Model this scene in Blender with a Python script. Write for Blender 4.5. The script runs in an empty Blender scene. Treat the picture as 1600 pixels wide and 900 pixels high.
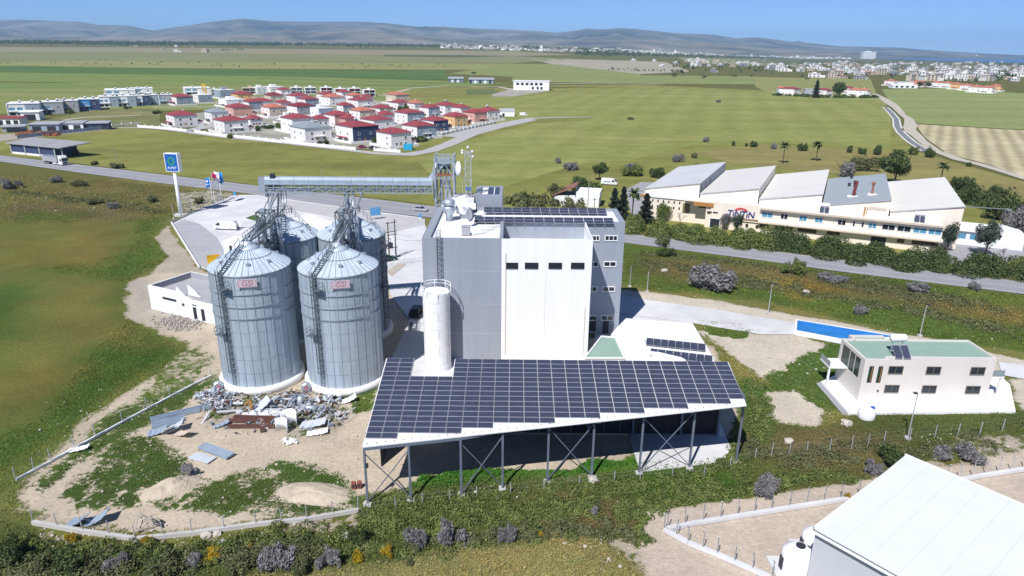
import bpy, bmesh, math, random
import numpy as np
from mathutils import Vector, Matrix

S = bpy.context.scene
COL = S.collection
R = math.radians
random.seed(7)
RNG = np.random.default_rng(11)

# ------------------------------------------------------------------ camera
CAM_Z = 46.0
FPX = 1065.0                      # focal length in pixels of a 1600 px wide frame
PITCH, ROLL = R(19.3), R(0.6)
_f = Vector((0, math.cos(PITCH), -math.sin(PITCH)))
_r0, _u0 = Vector((1, 0, 0)), Vector((0, math.sin(PITCH), math.cos(PITCH)))
_r = _r0 * math.cos(ROLL) + _u0 * math.sin(ROLL)
_u = -_r0 * math.sin(ROLL) + _u0 * math.cos(ROLL)
cd = bpy.data.cameras.new('camera')
cd.sensor_width = 36; cd.lens = 36 * FPX / 1600
cd.clip_start = 1; cd.clip_end = 120000
cam = bpy.data.objects.new('camera', cd); COL.objects.link(cam)
m = Matrix.Identity(4)
for i in range(3):
    m[i][0], m[i][1], m[i][2] = _r[i], _u[i], -_f[i]
m[2][3] = CAM_Z
cam.matrix_world = m
S.camera = cam

# ------------------------------------------------------------------ sky, sun, exposure
SUN_EL = R(50.7)
SUN_H = Vector((-0.455, -0.89, 0)).normalized()          # where the sun stands
w = bpy.data.worlds.new('World'); S.world = w; w.use_nodes = True
nt = w.node_tree; nt.nodes.clear()
sky = nt.nodes.new('ShaderNodeTexSky'); sky.sky_type = 'NISHITA'
sky.sun_disc = False; sky.sun_elevation = SUN_EL
sky.sun_rotation = math.atan2(SUN_H.x, SUN_H.y)
sky.altitude = 1500; sky.air_density = 0.42; sky.dust_density = 0.0; sky.ozone_density = 8.0
bg = nt.nodes.new('ShaderNodeBackground'); bg.inputs[1].default_value = 0.125
wo = nt.nodes.new('ShaderNodeOutputWorld')
nt.links.new(sky.outputs[0], bg.inputs[0]); nt.links.new(bg.outputs[0], wo.inputs[0])
sl = bpy.data.lights.new('sun', 'SUN'); sl.energy = 4.8; sl.angle = R(0.53); sl.color = (1.0, 0.972, 0.94)
sun = bpy.data.objects.new('sun', sl); COL.objects.link(sun)
sun.rotation_euler = (-(SUN_H * math.cos(SUN_EL) + Vector((0, 0, math.sin(SUN_EL))))).to_track_quat('-Z', 'Y').to_euler()
S.view_settings.view_transform = 'Standard'; S.view_settings.look = 'None'
S.view_settings.exposure = 0.22; S.view_settings.gamma = 1.0
S.view_settings.use_curve_mapping = False
S.render.engine = 'CYCLES'
S.cycles.use_denoising = True
S.cycles.max_bounces = 6; S.cycles.volume_bounces = 1

# ------------------------------------------------------------------ survey helpers
def ray(x, y):
    return _f + _r * ((x - 800) / FPX) - _u * ((y - 450) / FPX)

def G(x, y, z=0.0):
    """map a surveyed bearing onto the level z (world metres)"""
    d = ray(x, y); t = (z - CAM_Z) / d.z
    return Vector((d.x * t, d.y * t, z))

def sstep(a, b, x):
    t = np.clip((x - a) / (b - a), 0, 1); return t * t * (3 - 2 * t)

def ZT(x, y):
    """height of the plain: level nearby, rising to the north-west far off"""
    x = np.asarray(x, float); y = np.asarray(y, float)
    k = sstep(0.42, 0.02, x / np.maximum(y, 1.0))
    return np.minimum(np.maximum(y - 900, 0), 4600) * 0.0150 * k - sstep(1500, 5000, y) * (1 - k) * 14

def zt1(x, y):
    def ss(a, b, v):
        q = min(max((v - a) / (b - a), 0.0), 1.0); return q * q * (3 - 2 * q)
    if y <= 900: return 0.0
    k = ss(0.42, 0.02, x / y)
    return min(y - 900, 4600) * 0.0150 * k - ss(1500, 5000, y) * (1 - k) * 14

def GT(x, y):
    """bearing onto the terrain"""
    d = ray(x, y); dx, dy, dz = d.x, d.y, d.z
    if dz < 0 and CAM_Z / -dz * dy < 900:
        t = CAM_Z / -dz; return Vector((dx * t, dy * t, 0.0))
    hi = 9000.0; t = 900.0 / dy * .98; st = 1.03
    while t < hi and CAM_Z + dz * t > zt1(dx * t, dy * t): t *= st
    if t < hi:
        a, b = t / st, t
        for _ in range(16):
            c = (a + b) / 2
            if CAM_Z + dz * c > zt1(dx * c, dy * c): a = c
            else: b = c
        t = b
    else: t = hi
    return Vector((dx * t, dy * t, zt1(dx * t, dy * t)))

def depth(p):
    return (Vector(p) - Vector((0, 0, CAM_Z))).dot(_f)

def px2m(n, p):
    return n * depth(p) / FPX

# ------------------------------------------------------------------ materials
MATS = {}
def srgb(r, g, b):
    f = lambda c: (c / 255 / 12.92) if c / 255 <= 0.04045 else ((c / 255 + 0.055) / 1.055) ** 2.4
    return (f(r), f(g), f(b))

def mat(name, col, rough=0.8, metal=0.0, var=0.12, scale=0.6, bump=0.0, bscale=8.0, spec=0.3, streak=False, var2=0.0):
    if name in MATS: return MATS[name]
    M = bpy.data.materials.new(name); M.use_nodes = True
    t = M.node_tree; b = t.nodes['Principled BSDF']
    b.inputs['Roughness'].default_value = rough; b.inputs['Metallic'].default_value = metal
    b.inputs['Specular IOR Level'].default_value = spec
    geo = t.nodes.new('ShaderNodeNewGeometry')
    src = geo.outputs['Position']
    if streak:
        mp = t.nodes.new('ShaderNodeMapping'); mp.inputs['Scale'].default_value = (1.6, 1.6, 0.12)
        t.links.new(src, mp.inputs[0]); src = mp.outputs[0]
    n = t.nodes.new('ShaderNodeTexNoise'); n.inputs['Scale'].default_value = scale
    n.inputs['Detail'].default_value = 7; n.inputs['Roughness'].default_value = 0.62
    t.links.new(src, n.inputs['Vector'])
    mr = t.nodes.new('ShaderNodeMapRange')
    mr.inputs[1].default_value = 0.28; mr.inputs[2].default_value = 0.72
    mr.inputs[3].default_value = 1 - var; mr.inputs[4].default_value = 1 + var
    t.links.new(n.outputs[0], mr.inputs[0])
    mx = t.nodes.new('ShaderNodeVectorMath'); mx.operation = 'SCALE'
    mx.inputs[0].default_value = col; t.links.new(mr.outputs[0], mx.inputs['Scale'])
    t.links.new(mx.outputs[0], b.inputs['Base Color'])
    if bump:
        n2 = t.nodes.new('ShaderNodeTexNoise'); n2.inputs['Scale'].default_value = bscale; n2.inputs['Detail'].default_value = 5
        t.links.new(geo.outputs['Position'], n2.inputs['Vector'])
        bp = t.nodes.new('ShaderNodeBump'); bp.inputs['Strength'].default_value = bump; bp.inputs['Distance'].default_value = 0.2
        t.links.new(n2.outputs[0], bp.inputs['Height']); t.links.new(bp.outputs[0], b.inputs['Normal'])
    MATS[name] = M
    return M

def leafmat(name, c1, c2, scale=0.9, trans=0.12):
    if name in MATS: return MATS[name]
    M = bpy.data.materials.new(name); M.use_nodes = True
    t = M.node_tree; b = t.nodes['Principled BSDF']
    b.inputs['Roughness'].default_value = 0.75; b.inputs['Specular IOR Level'].default_value = 0.2
    geo = t.nodes.new('ShaderNodeNewGeometry')
    n = t.nodes.new('ShaderNodeTexNoise'); n.inputs['Scale'].default_value = scale; n.inputs['Detail'].default_value = 4
    t.links.new(geo.outputs['Position'], n.inputs['Vector'])
    add = t.nodes.new('ShaderNodeMath'); add.operation = 'MULTIPLY_ADD'
    t.links.new(geo.outputs['Random Per Island'], add.inputs[0]); add.inputs[1].default_value = 0.45
    t.links.new(n.outputs[0], add.inputs[2])
    cr = t.nodes.new('ShaderNodeValToRGB')
    cr.color_ramp.elements[0].position = 0.42; cr.color_ramp.elements[0].color = (*c1, 1)
    cr.color_ramp.elements[1].position = 1.0; cr.color_ramp.elements[1].color = (*c2, 1)
    t.links.new(add.outputs[0], cr.inputs[0]); t.links.new(cr.outputs[0], b.inputs['Base Color'])
    MATS[name] = M
    return M

def fieldmat(name, c1, c2, ang=0.0, sx=0.004, sy=0.03, fine=0.35, c3=None, rows=None):
    """crop: long drifts along the drilling direction, patches and fine grain"""
    if name in MATS: return MATS[name]
    M = bpy.data.materials.new(name); M.use_nodes = True
    t = M.node_tree; b = t.nodes['Principled BSDF']
    b.inputs['Roughness'].default_value = 1; b.inputs['Specular IOR Level'].default_value = 0.05
    geo = t.nodes.new('ShaderNodeNewGeometry')
    mp = t.nodes.new('ShaderNodeMapping'); mp.vector_type = 'POINT'
    mp.inputs['Rotation'].default_value = (0, 0, ang); mp.inputs['Scale'].default_value = (sx, sy, 0)
    t.links.new(geo.outputs['Position'], mp.inputs[0])
    n = t.nodes.new('ShaderNodeTexNoise'); n.inputs['Scale'].default_value = 1.0; n.inputs['Detail'].default_value = 8; n.inputs['Roughness'].default_value = 0.6
    n.inputs['Distortion'].default_value = 0.6
    t.links.new(mp.outputs[0], n.inputs['Vector'])
    cr = t.nodes.new('ShaderNodeValToRGB')
    cr.color_ramp.elements[0].position = 0.34; cr.color_ramp.elements[0].color = (*c1, 1)
    cr.color_ramp.elements[1].position = 0.66; cr.color_ramp.elements[1].color = (*c2, 1)
    if c3:
        e = cr.color_ramp.elements.new(0.5); e.color = (*c3, 1)
    t.links.new(n.outputs[0], cr.inputs[0])
    n2 = t.nodes.new('ShaderNodeTexNoise'); n2.inputs['Scale'].default_value = fine; n2.inputs['Detail'].default_value = 8; n2.inputs['Roughness'].default_value = 0.7
    t.links.new(geo.outputs['Position'], n2.inputs['Vector'])
    mr = t.nodes.new('ShaderNodeMapRange'); mr.inputs[1].default_value = 0.3; mr.inputs[2].default_value = 0.7
    mr.inputs[3].default_value = 0.80; mr.inputs[4].default_value = 1.18
    t.links.new(n2.outputs[0], mr.inputs[0])
    v = t.nodes.new('ShaderNodeVectorMath'); v.operation = 'SCALE'
    t.links.new(cr.outputs[0], v.inputs[0]); t.links.new(mr.outputs[0], v.inputs['Scale'])
    out = v.outputs[0]
    if rows:                                   # drill rows / furrows
        mp2 = t.nodes.new('ShaderNodeMapping'); mp2.inputs['Rotation'].default_value = (0, 0, rows[0])
        t.links.new(geo.outputs['Position'], mp2.inputs[0])
        wv = t.nodes.new('ShaderNodeTexWave'); wv.bands_direction = 'X'; wv.inputs['Scale'].default_value = rows[1]
        wv.inputs['Distortion'].default_value = 1.5; wv.inputs['Detail'].default_value = 2; wv.inputs['Detail Scale'].default_value = 0.1
        t.links.new(mp2.outputs[0], wv.inputs['Vector'])
        mr2 = t.nodes.new('ShaderNodeMapRange'); mr2.inputs[3].default_value = 1 - rows[2]; mr2.inputs[4].default_value = 1 + rows[2] * .5
        t.links.new(wv.outputs[1], mr2.inputs[0])
        v2 = t.nodes.new('ShaderNodeVectorMath'); v2.operation = 'SCALE'
        t.links.new(out, v2.inputs[0]); t.links.new(mr2.outputs[0], v2.inputs['Scale']); out = v2.outputs[0]
    t.links.new(out, b.inputs['Base Color'])
    MATS[name] = M
    return M

def sheetmat(name, col, ribs=6.0, metal=0.0, rough=0.5, var=0.08, strength=0.4):
    """profiled metal sheet: fine ribs as relief along the object's own x"""
    if name in MATS: return MATS[name]
    M = mat(name, col, rough, metal, var, 0.35, spec=0.4)
    t = M.node_tree; b = t.nodes['Principled BSDF']
    tc = t.nodes.new('ShaderNodeTexCoord')
    wv = t.nodes.new('ShaderNodeTexWave'); wv.bands_direction = 'X'; wv.inputs['Scale'].default_value = ribs
    t.links.new(tc.outputs['Object'], wv.inputs['Vector'])
    bp = t.nodes.new('ShaderNodeBump'); bp.inputs['Strength'].default_value = strength; bp.inputs['Distance'].default_value = 0.03
    t.links.new(wv.outputs[1], bp.inputs['Height']); t.links.new(bp.outputs[0], b.inputs['Normal'])
    return M

def glassmat(name, col, rough=0.12):
    if name in MATS: return MATS[name]
    M = bpy.data.materials.new(name); M.use_nodes = True
    b = M.node_tree.nodes['Principled BSDF']
    b.inputs['Base Color'].default_value = (*col, 1); b.inputs['Roughness'].default_value = rough
    b.inputs['Specular IOR Level'].default_value = 0.5
    MATS[name] = M
    return M

WCLAD = mat('white_cladding', (0.83, 0.84, 0.855), 0.6, var=0.045, scale=0.7, streak=True)
WHITE = mat('white_render', (0.82, 0.83, 0.845), 0.75, var=0.025, scale=0.5, bump=0.05)
WHITE_S = mat('white_render_streaked', (0.78, 0.775, 0.76), 0.75, var=0.05, scale=0.8, streak=True)
CREAM = mat('cream_render', (0.80, 0.72, 0.62), 0.8, var=0.05, scale=0.8, streak=True)
HWHITE = mat('house_white', (0.80, 0.78, 0.77), 0.8, var=0.05, streak=True)
GREYP = mat('grey_panel', (0.300, 0.330, 0.388), 0.55, var=0.07, scale=0.8, streak=True)
GREYR = mat('grey_render', (0.36, 0.37, 0.40), 0.8, var=0.06)
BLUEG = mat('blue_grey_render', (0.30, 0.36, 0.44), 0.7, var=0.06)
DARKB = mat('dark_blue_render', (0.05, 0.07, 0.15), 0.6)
CONC = mat('concrete', (0.50, 0.49, 0.475), 0.9, var=0.10, scale=0.25, bump=0.15)
CONCW = mat('pale_concrete', (0.61, 0.61, 0.625), 0.9, var=0.19, scale=0.10)
CONCD = mat('grey_concrete', (0.38, 0.385, 0.41), 0.9, var=0.10, scale=0.25)
ROOFW = mat('white_roof', (0.80, 0.81, 0.82), 0.6, var=0.05, scale=0.3)
STEEL = mat('galvanised', (0.50, 0.545, 0.60), 0.45, 0.55, var=0.10, scale=1.2)
STEELD = mat('galvanised_dull', (0.33, 0.36, 0.40), 0.5, 0.4, var=0.12, scale=1.0)
BLACKM = mat('dark_steel', (0.045, 0.05, 0.06), 0.5, 0.3)
POSTB = mat('blue_grey_post', (0.16, 0.19, 0.25), 0.5, 0.2)
RUST = mat('rust', (0.28, 0.10, 0.05), 0.9, var=0.3)
REDT = mat('red_tile', (0.275, 0.055, 0.068), 0.85, var=0.14, scale=0.5, bump=0.2, bscale=3)
SALT = mat('salmon_tile', (0.46, 0.16, 0.11), 0.85, var=0.14, scale=0.5)
GREYT = mat('grey_tile', (0.25, 0.29, 0.33), 0.8, var=0.1)
DRED = mat('dark_red_tile', (0.20, 0.03, 0.04), 0.8)
YELL = mat('yellow_paint', (0.70, 0.42, 0.02), 0.55)
PEACH = mat('peach_render', (0.72, 0.46, 0.22), 0.8)
PINK = mat('pink_render', (0.62, 0.36, 0.30), 0.8)
BEIGE = mat('beige_render', (0.58, 0.50, 0.41), 0.8)
BLUEP = mat('blue_paint', (0.02, 0.12, 0.45), 0.4)
SKYB = mat('sky_blue_paint', (0.05, 0.28, 0.62), 0.4)
GLASS = glassmat('window_glass', (0.025, 0.03, 0.04))
GLASSB = glassmat('blue_glass', (0.10, 0.28, 0.42), 0.2)
PANEL = mat('solar_cell', (0.050, 0.058, 0.096), 0.30, 0.0, var=0.16, scale=1.1, spec=0.5)
ALU = mat('aluminium', (0.52, 0.53, 0.57), 0.45, 0.3)
TYRE = mat('tyre', (0.02, 0.02, 0.02), 0.9)
CARW = mat('car_white', (0.80, 0.80, 0.80), 0.25, var=0.02, spec=0.5)
CARS = mat('car_silver', (0.55, 0.57, 0.60), 0.3, 0.4, var=0.02)
CARK = mat('car_black', (0.02, 0.02, 0.025), 0.25, var=0.02, spec=0.5)
CARR = mat('car_red', (0.22, 0.01, 0.05), 0.3, var=0.02)
RED = mat('red_paint', (0.45, 0.02, 0.03), 0.5)
WOOD = mat('varnished_wood', (0.42, 0.20, 0.06), 0.6)
GREENR = mat('green_membrane', (0.26, 0.38, 0.32), 0.85, var=0.06)
BARK = mat('bark', (0.11, 0.08, 0.06), 0.95)
ROCK = mat('limestone', (0.52, 0.48, 0.42), 0.95, var=0.2, scale=1.5, bump=0.4)
SAND = mat('sand', (0.50, 0.43, 0.335), 0.98, var=0.18, scale=0.9, bump=0.6, bscale=5)
LEAF_D = leafmat('leaf_dark', (0.022, 0.040, 0.014), (0.11, 0.15, 0.05))
LEAF_M = leafmat('leaf_mid', (0.045, 0.075, 0.020), (0.20, 0.24, 0.070))
LEAF_G = leafmat('leaf_grey', (.10, .10, .105), (.30, .29, .30))
LEAF_C = leafmat('leaf_cypress', (0.025, 0.038, 0.030), (0.095, 0.12, 0.09))
LEAF_Y = leafmat('leaf_yellow', (0.07, 0.08, 0.01), (0.55, 0.36, 0.02))
LEAF_O = leafmat('leaf_olive', (0.045, 0.06, 0.025), (0.19, 0.20, 0.09))

# ------------------------------------------------------------------ mesh helpers
class MB:
    def __init__(s):
        s.v = []; s.f = []
    def add(s, vs, fs):
        o = len(s.v); s.v += [tuple(p) for p in vs]; s.f += [[i + o for i in f] for f in fs]; return s
    def box(s, x0, x1, y0, y1, z0, z1):
        return s.add([(x0, y0, z0), (x1, y0, z0), (x1, y1, z0), (x0, y1, z0), (x0, y0, z1), (x1, y0, z1), (x1, y1, z1), (x0, y1, z1)],
                     [(0, 3, 2, 1), (4, 5, 6, 7), (0, 1, 5, 4), (1, 2, 6, 5), (2, 3, 7, 6), (3, 0, 4, 7)])
    def prism(s, poly, z0, z1):
        """poly: CCW list of (x,y); z1 may be a list of heights"""
        n = len(poly); zt = z1 if isinstance(z1, (list, tuple)) else [z1] * n
        zb = z0 if isinstance(z0, (list, tuple)) else [z0] * n
        return s.add([(p[0], p[1], zb[i]) for i, p in enumerate(poly)] + [(p[0], p[1], zt[i]) for i, p in enumerate(poly)],
                     [list(range(n))[::-1], list(range(n, 2 * n))] + [(i, (i + 1) % n, n + (i + 1) % n, n + i) for i in range(n)])
    def tube(s, a, b, r, n=6, r2=None):
        a, b = Vector(a), Vector(b); d = b - a
        if d.length < 1e-6: return s
        q = d.to_track_quat('Z', 'Y'); r2 = r if r2 is None else r2
        vs = []
        for c, rr in ((a, r), (b, r2)):
            for k in range(n):
                t = 2 * math.pi * (k + .5) / n
                vs.append(c + q @ Vector((rr * math.cos(t), rr * math.sin(t), 0)))
        return s.add(vs, [(k, (k + 1) % n, n + (k + 1) % n, n + k) for k in range(n)] + [list(range(n))[::-1], list(range(n, 2 * n))])
    def bar(s, a, b, w_, h=None):
        a, b = Vector(a), Vector(b); d = b - a
        q = d.to_track_quat('Z', 'Y'); h = w_ if h is None else h
        vs = []
        for c in (a, b):
            for k, l in ((-1, -1), (1, -1), (1, 1), (-1, 1)):
                vs.append(c + q @ Vector((k * w_ / 2, l * h / 2, 0)))
        return s.add(vs, [(3, 2, 1, 0), (4, 5, 6, 7), (0, 1, 5, 4), (1, 2, 6, 5), (2, 3, 7, 6), (3, 0, 4, 7)])
    def lathe(s, prof, n=24, c=(0, 0)):
        """prof: (r, z) from bottom to top"""
        vs = []
        for r_, z in prof:
            for k in range(n):
                t = 2 * math.pi * k / n
                vs.append((c[0] + r_ * math.cos(t), c[1] + r_ * math.sin(t), z))
        fs = []
        for j in range(len(prof) - 1):
            for k in range(n):
                fs.append((j * n + k, j * n + (k + 1) % n, (j + 1) * n + (k + 1) % n, (j + 1) * n + k))
        fs.append(list(range(n))[::-1]); fs.append(list(range((len(prof) - 1) * n, len(prof) * n)))
        return s.add(vs, fs)
    def path(s, pts, r, n=6):
        for a, b in zip(pts, pts[1:]): s.tube(a, b, r, n)
        return s
    def mesh(s, name, smooth=False):
        me = bpy.data.meshes.new(name); me.from_pydata(s.v, [], s.f); me.update()
        if smooth:
            for p in me.polygons: p.use_smooth = True
        return me
    def build(s, name, material, parent=None, smooth=False):
        return link(name, s.mesh(name, smooth), material, parent)

def link(name, me, material=None, parent=None):
    o = bpy.data.objects.new(name, me); COL.objects.link(o)
    if material is not None and len(me.materials) == 0: me.materials.append(material)
    if parent is not None: o.parent = parent
    return o

def smooth_angle(o, deg=35):
    for p in o.data.polygons: p.use_smooth = True
    try: o.data.set_sharp_from_angle(angle=R(deg))
    except Exception: pass
    return o

def tag(o, label=None, cat=None, group=None, kind=None):
    if label: o['label'] = label
    if cat: o['category'] = cat
    if group: o['group'] = group
    if kind: o['kind'] = kind
    return o

def thing(name, loc, label, cat, group=None, rz=0.0):
    o = bpy.data.objects.new(name, None); COL.objects.link(o)
    o.empty_display_size = 0.5
    o.location = loc; o.rotation_euler = (0, 0, rz)
    return tag(o, label, cat, group)

def copy_tree(o, parent=None):
    c = o.copy(); COL.objects.link(c)
    if parent is not None: c.parent = parent
    for ch in list(o.children): copy_tree(ch, c)
    return c

def inst(name, me, parent, loc=(0, 0, 0), rot=(0, 0, 0), sc=(1, 1, 1)):
    o = bpy.data.objects.new(name, me); COL.objects.link(o)
    o.parent = parent; o.location = loc; o.rotation_euler = rot; o.scale = sc
    return o

def unit_box(name, material):
    me = MB().box(-.5, .5, -.5, .5, 0, 1).mesh(name); me.materials.append(material); return me

def text_mesh(txt, size, material, name='lettering', extrude=0.02, shear=0.0, space=1.0, offset=0.0):
    c = bpy.data.curves.new(name, 'FONT'); c.body = txt; c.size = size; c.extrude = extrude
    c.align_x = 'CENTER'; c.align_y = 'CENTER'; c.shear = shear; c.space_character = space; c.offset = offset
    o = bpy.data.objects.new(name, c); COL.objects.link(o)
    dg = bpy.context.evaluated_depsgraph_get()
    me = bpy.data.meshes.new_from_object(o.evaluated_get(dg))
    bpy.data.objects.remove(o); bpy.data.curves.remove(c)
    me.materials.clear(); me.materials.append(material)
    return me

def sheet(name, pts, z, material, label=None, cuts=0, kind='structure', terrain=False, thick=None):
    """flat ground sheet from pixel-surveyed or world points"""
    bm = bmesh.new()
    vs = [bm.verts.new((p[0], p[1], z)) for p in pts]
    f_ = bm.faces.new(vs); f_.normal_update()
    if f_.normal.z < 0: f_.normal_flip()
    if terrain:
        bmesh.ops.triangulate(bm, faces=bm.faces[:])
        for _ in range(cuts):
            bmesh.ops.subdivide_edges(bm, edges=bm.edges[:], cuts=1, use_grid_fill=True)
        for v in bm.verts: v.co.z = z + float(ZT(v.co.x, v.co.y))
        bmesh.ops.recalc_face_normals(bm, faces=bm.faces[:])
        if sum(f.normal.z for f in bm.faces) < 0: bmesh.ops.reverse_faces(bm, faces=bm.faces[:])
    elif thick:
        r_ = bmesh.ops.extrude_face_region(bm, geom=bm.faces[:])
        for e in r_['geom']:
            if isinstance(e, bmesh.types.BMVert): e.co.z -= thick
        bmesh.ops.recalc_face_normals(bm, faces=bm.faces[:])
    me = bpy.data.meshes.new(name); bm.to_mesh(me); bm.free()
    o = link(name, me, material)
    return tag(o, label, kind=kind)

# ------------------------------------------------------------------ leaves
def leaf_cloud(n, radii, size, seed=0, clumps=14, spread=0.42, flat_bottom=True, elong=1.5):
    rng = np.random.default_rng(seed)
    d = rng.normal(size=(clumps, 3)); d /= np.linalg.norm(d, axis=1)[:, None]
    cc = d * (rng.uniform(0.25, 0.72, size=(clumps, 1)))
    cc[:, 2] = np.abs(cc[:, 2]) * (1.0 if flat_bottom else 1.0) * np.where(rng.random(clumps) < (0.85 if flat_bottom else 0.5), 1, -1)
    rad = spread * rng.uniform(0.65, 1.25, clumps)
    k = rng.integers(0, clumps, n)
    e = rng.normal(size=(n, 3)); e /= np.linalg.norm(e, axis=1)[:, None]
    rr = rad[k] * np.cbrt(rng.uniform(0.15, 1.0, n))
    p = (cc[k] + e * rr[:, None]) * np.array(radii)
    nrm = e + rng.normal(size=(n, 3)) * 0.55; nrm /= np.linalg.norm(nrm, axis=1)[:, None]
    t = np.cross(nrm, rng.normal(size=(n, 3))); t /= np.linalg.norm(t, axis=1)[:, None]
    b = np.cross(nrm, t)
    s = size * rng.uniform(0.6, 1.3, n)[:, None]
    v = np.concatenate([p - t * s * elong, p - b * s * .6, p + t * s * elong, p + b * s * .6], 1).reshape(-1, 3)
    return v

def quads_mesh(name, v):
    n = len(v) // 4
    me = bpy.data.meshes.new(name)
    me.vertices.add(len(v)); me.vertices.foreach_set('co', np.asarray(v, np.float32).ravel())
    me.loops.add(n * 4); me.loops.foreach_set('vertex_index', np.arange(n * 4, dtype=np.int32))
    me.polygons.add(n); me.polygons.foreach_set('loop_start', np.arange(0, n * 4, 4, dtype=np.int32))
    me.update(calc_edges=True)
    return me

def bush_cloud(n, seed):
    rng = np.random.default_rng(seed); parts = []
    lobes = rng.integers(4, 7); el = rng.uniform(.75, 1.25)
    for _ in range(lobes):
        a = rng.uniform(0, 6.283); r_ = rng.uniform(.15, .62); s_ = rng.uniform(.38, .62)
        c = leaf_cloud(n // lobes, (s_ * el, s_ / el, s_ * rng.uniform(.9, 1.35)), .040, int(rng.integers(1e6)), clumps=18, spread=.34)
        parts.append(c + np.array([math.cos(a) * r_ * el, math.sin(a) * r_ / el, rng.uniform(0, .15)]))
    return np.concatenate(parts)
BUSH = []
for i in range(6):
    BUSH.append(bush_cloud(5200, 40 + i))
BUSHMESH = {}
def bush_mesh(k, material):
    key = (k, material.name)
    if key not in BUSHMESH:
        me = quads_mesh('foliage', BUSH[k]); me.materials.append(material); BUSHMESH[key] = me
    return BUSHMESH[key]

_bk = [0]
def bush(p, r, h, material, label, name='bush', cat='bush', group=None, twigs=True):
    _bk[0] += 1; k = _bk[0] % 6
    root = thing(name, p, label, cat, group, rz=_bk[0] * 1.7)
    inst('crown', bush_mesh(k, material), root, (0, 0, h * 0.16), sc=(r, r, h))
    if twigs:
        rg = random.Random(_bk[0]); b = MB()
        for j in range(7):
            a = rg.uniform(0, 6.28); q = rg.uniform(.3, .75)
            b.tube((0, 0, -.05), (math.cos(a) * r * q, math.sin(a) * r * q, h * rg.uniform(.4, .8)), 0.05 * max(.5, r / 2), 4, 0.015)
        b.build('trunk', BARK, root)
    return root

def tree(p, h, r, material, label, kind='round', name='tree', group=None, seed=1):
    root = thing(name, p, label, 'tree', group, rz=seed)
    rg = random.Random(seed)
    if kind == 'round':
        b = MB(); th = h * 0.35
        b.tube((0, 0, -.1), (0.05 * h, 0, th), 0.045 * h * .6, 7, 0.03 * h * .6)
        for j in range(6):
            a = j * 1.05 + rg.uniform(-.3, .3)
            b.tube((0.05 * h, 0, th * rg.uniform(.8, 1)), (math.cos(a) * r * .6, math.sin(a) * r * .6, h * rg.uniform(.5, .85)), 0.018 * h, 5, 0.006 * h)
        b.build('trunk', BARK, root)
        v = leaf_cloud(int(2600 + 250 * r), (r, r, h * 0.42), max(.10, .055 * r), seed, clumps=20, spread=0.36, flat_bottom=False)
        v[:, 2] += h * 0.58
    elif kind == 'cypress':
        MB().tube((0, 0, -.1), (0, 0, h * .9), 0.03 * h, 6, 0.005 * h).build('trunk', BARK, root)
        rng = np.random.default_rng(seed); n = 3200
        t_ = rng.uniform(0, 1, n) ** .8
        layer = 0.75 + 0.35 * np.sin(t_ * 34 + rng.uniform(0, 1) * 6)
        rad = r * (1 - t_) ** .75 * layer * np.sqrt(rng.uniform(0.25, 1, n)) + 0.06
        a = rng.uniform(0, 6.283, n)
        p_ = np.stack([rad * np.cos(a), rad * np.sin(a), h * (.08 + .92 * t_)], 1)
        d1 = np.stack([np.cos(a), np.sin(a), rng.normal(0, .5, n) + .35], 1); d1 /= np.linalg.norm(d1, axis=1)[:, None]
        d2 = np.cross(d1, rng.normal(size=(n, 3))); d2 /= np.linalg.norm(d2, axis=1)[:, None]
        s = .075 * r * rng.uniform(.7, 1.4, n)[:, None] + .05
        v = np.concatenate([p_ - d1 * s * 1.8, p_ - d2 * s * .7, p_ + d1 * s * 1.8, p_ + d2 * s * .7], 1).reshape(-1, 3)
    elif kind == 'palm':
        b = MB(); n = 7
        for j in range(n):
            z0, z1 = h * .8 * j / n, h * .8 * (j + 1) / n
            b.tube((0.03 * h * (j / n) ** 2, 0, z0 - .05), (0.03 * h * ((j + 1) / n) ** 2, 0, z1), .22, 7, .17)
        b.build('trunk', BARK, root)
        vs = []
        for j in range(30):
            a = rg.uniform(0, 6.28); el = rg.uniform(-.5, 1.1); L = r * rg.uniform(.8, 1.15)
            prev = Vector((0.03 * h, 0, h * .8)); dirv = Vector((math.cos(a) * math.cos(el), math.sin(a) * math.cos(el), math.sin(el)))
            for q in range(6):
                dv = (dirv + Vector((0, 0, -.16 * q))).normalized(); nx = prev + dv * L / 6
                side = dv.cross(Vector((0, 0, 1))); side = side.normalized() * (.10 + .14 * math.sin(math.pi * (q + .8) / 6.5)) * r / 2.2
                for sg in (-1, 1):
                    tip = side * sg * 2 + Vector((0, 0, -.12))
                    vs += [prev, prev + tip * .9, nx + tip * .8 + dv * .1, nx]
                prev = nx
        v = np.array([tuple(x) for x in vs])
    me = quads_mesh('foliage', v); me.materials.append(material)
    inst('crown', me, root)
    return root

# ================================================================== THE SETTING
def vnoise(x, y, scale, seed, octaves=4):
    rng = np.random.default_rng(seed); tot = np.zeros_like(x); amp, norm = 1.0, 0.0
    for o in range(octaves):
        T = rng.random((256, 256)); fx, fy = x / scale, y / scale
        ix, iy = np.floor(fx).astype(int), np.floor(fy).astype(int)
        tx, ty = fx - ix, fy - iy; tx, ty = tx * tx * (3 - 2 * tx), ty * ty * (3 - 2 * ty)
        a = T[ix % 256, iy % 256]; b = T[(ix + 1) % 256, iy % 256]; c = T[ix % 256, (iy + 1) % 256]; d = T[(ix + 1) % 256, (iy + 1) % 256]
        tot += amp * ((a * (1 - tx) + b * tx) * (1 - ty) + (c * (1 - tx) + d * tx) * ty); norm += amp
        amp *= 0.55; scale *= 0.5
    return tot / norm

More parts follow.
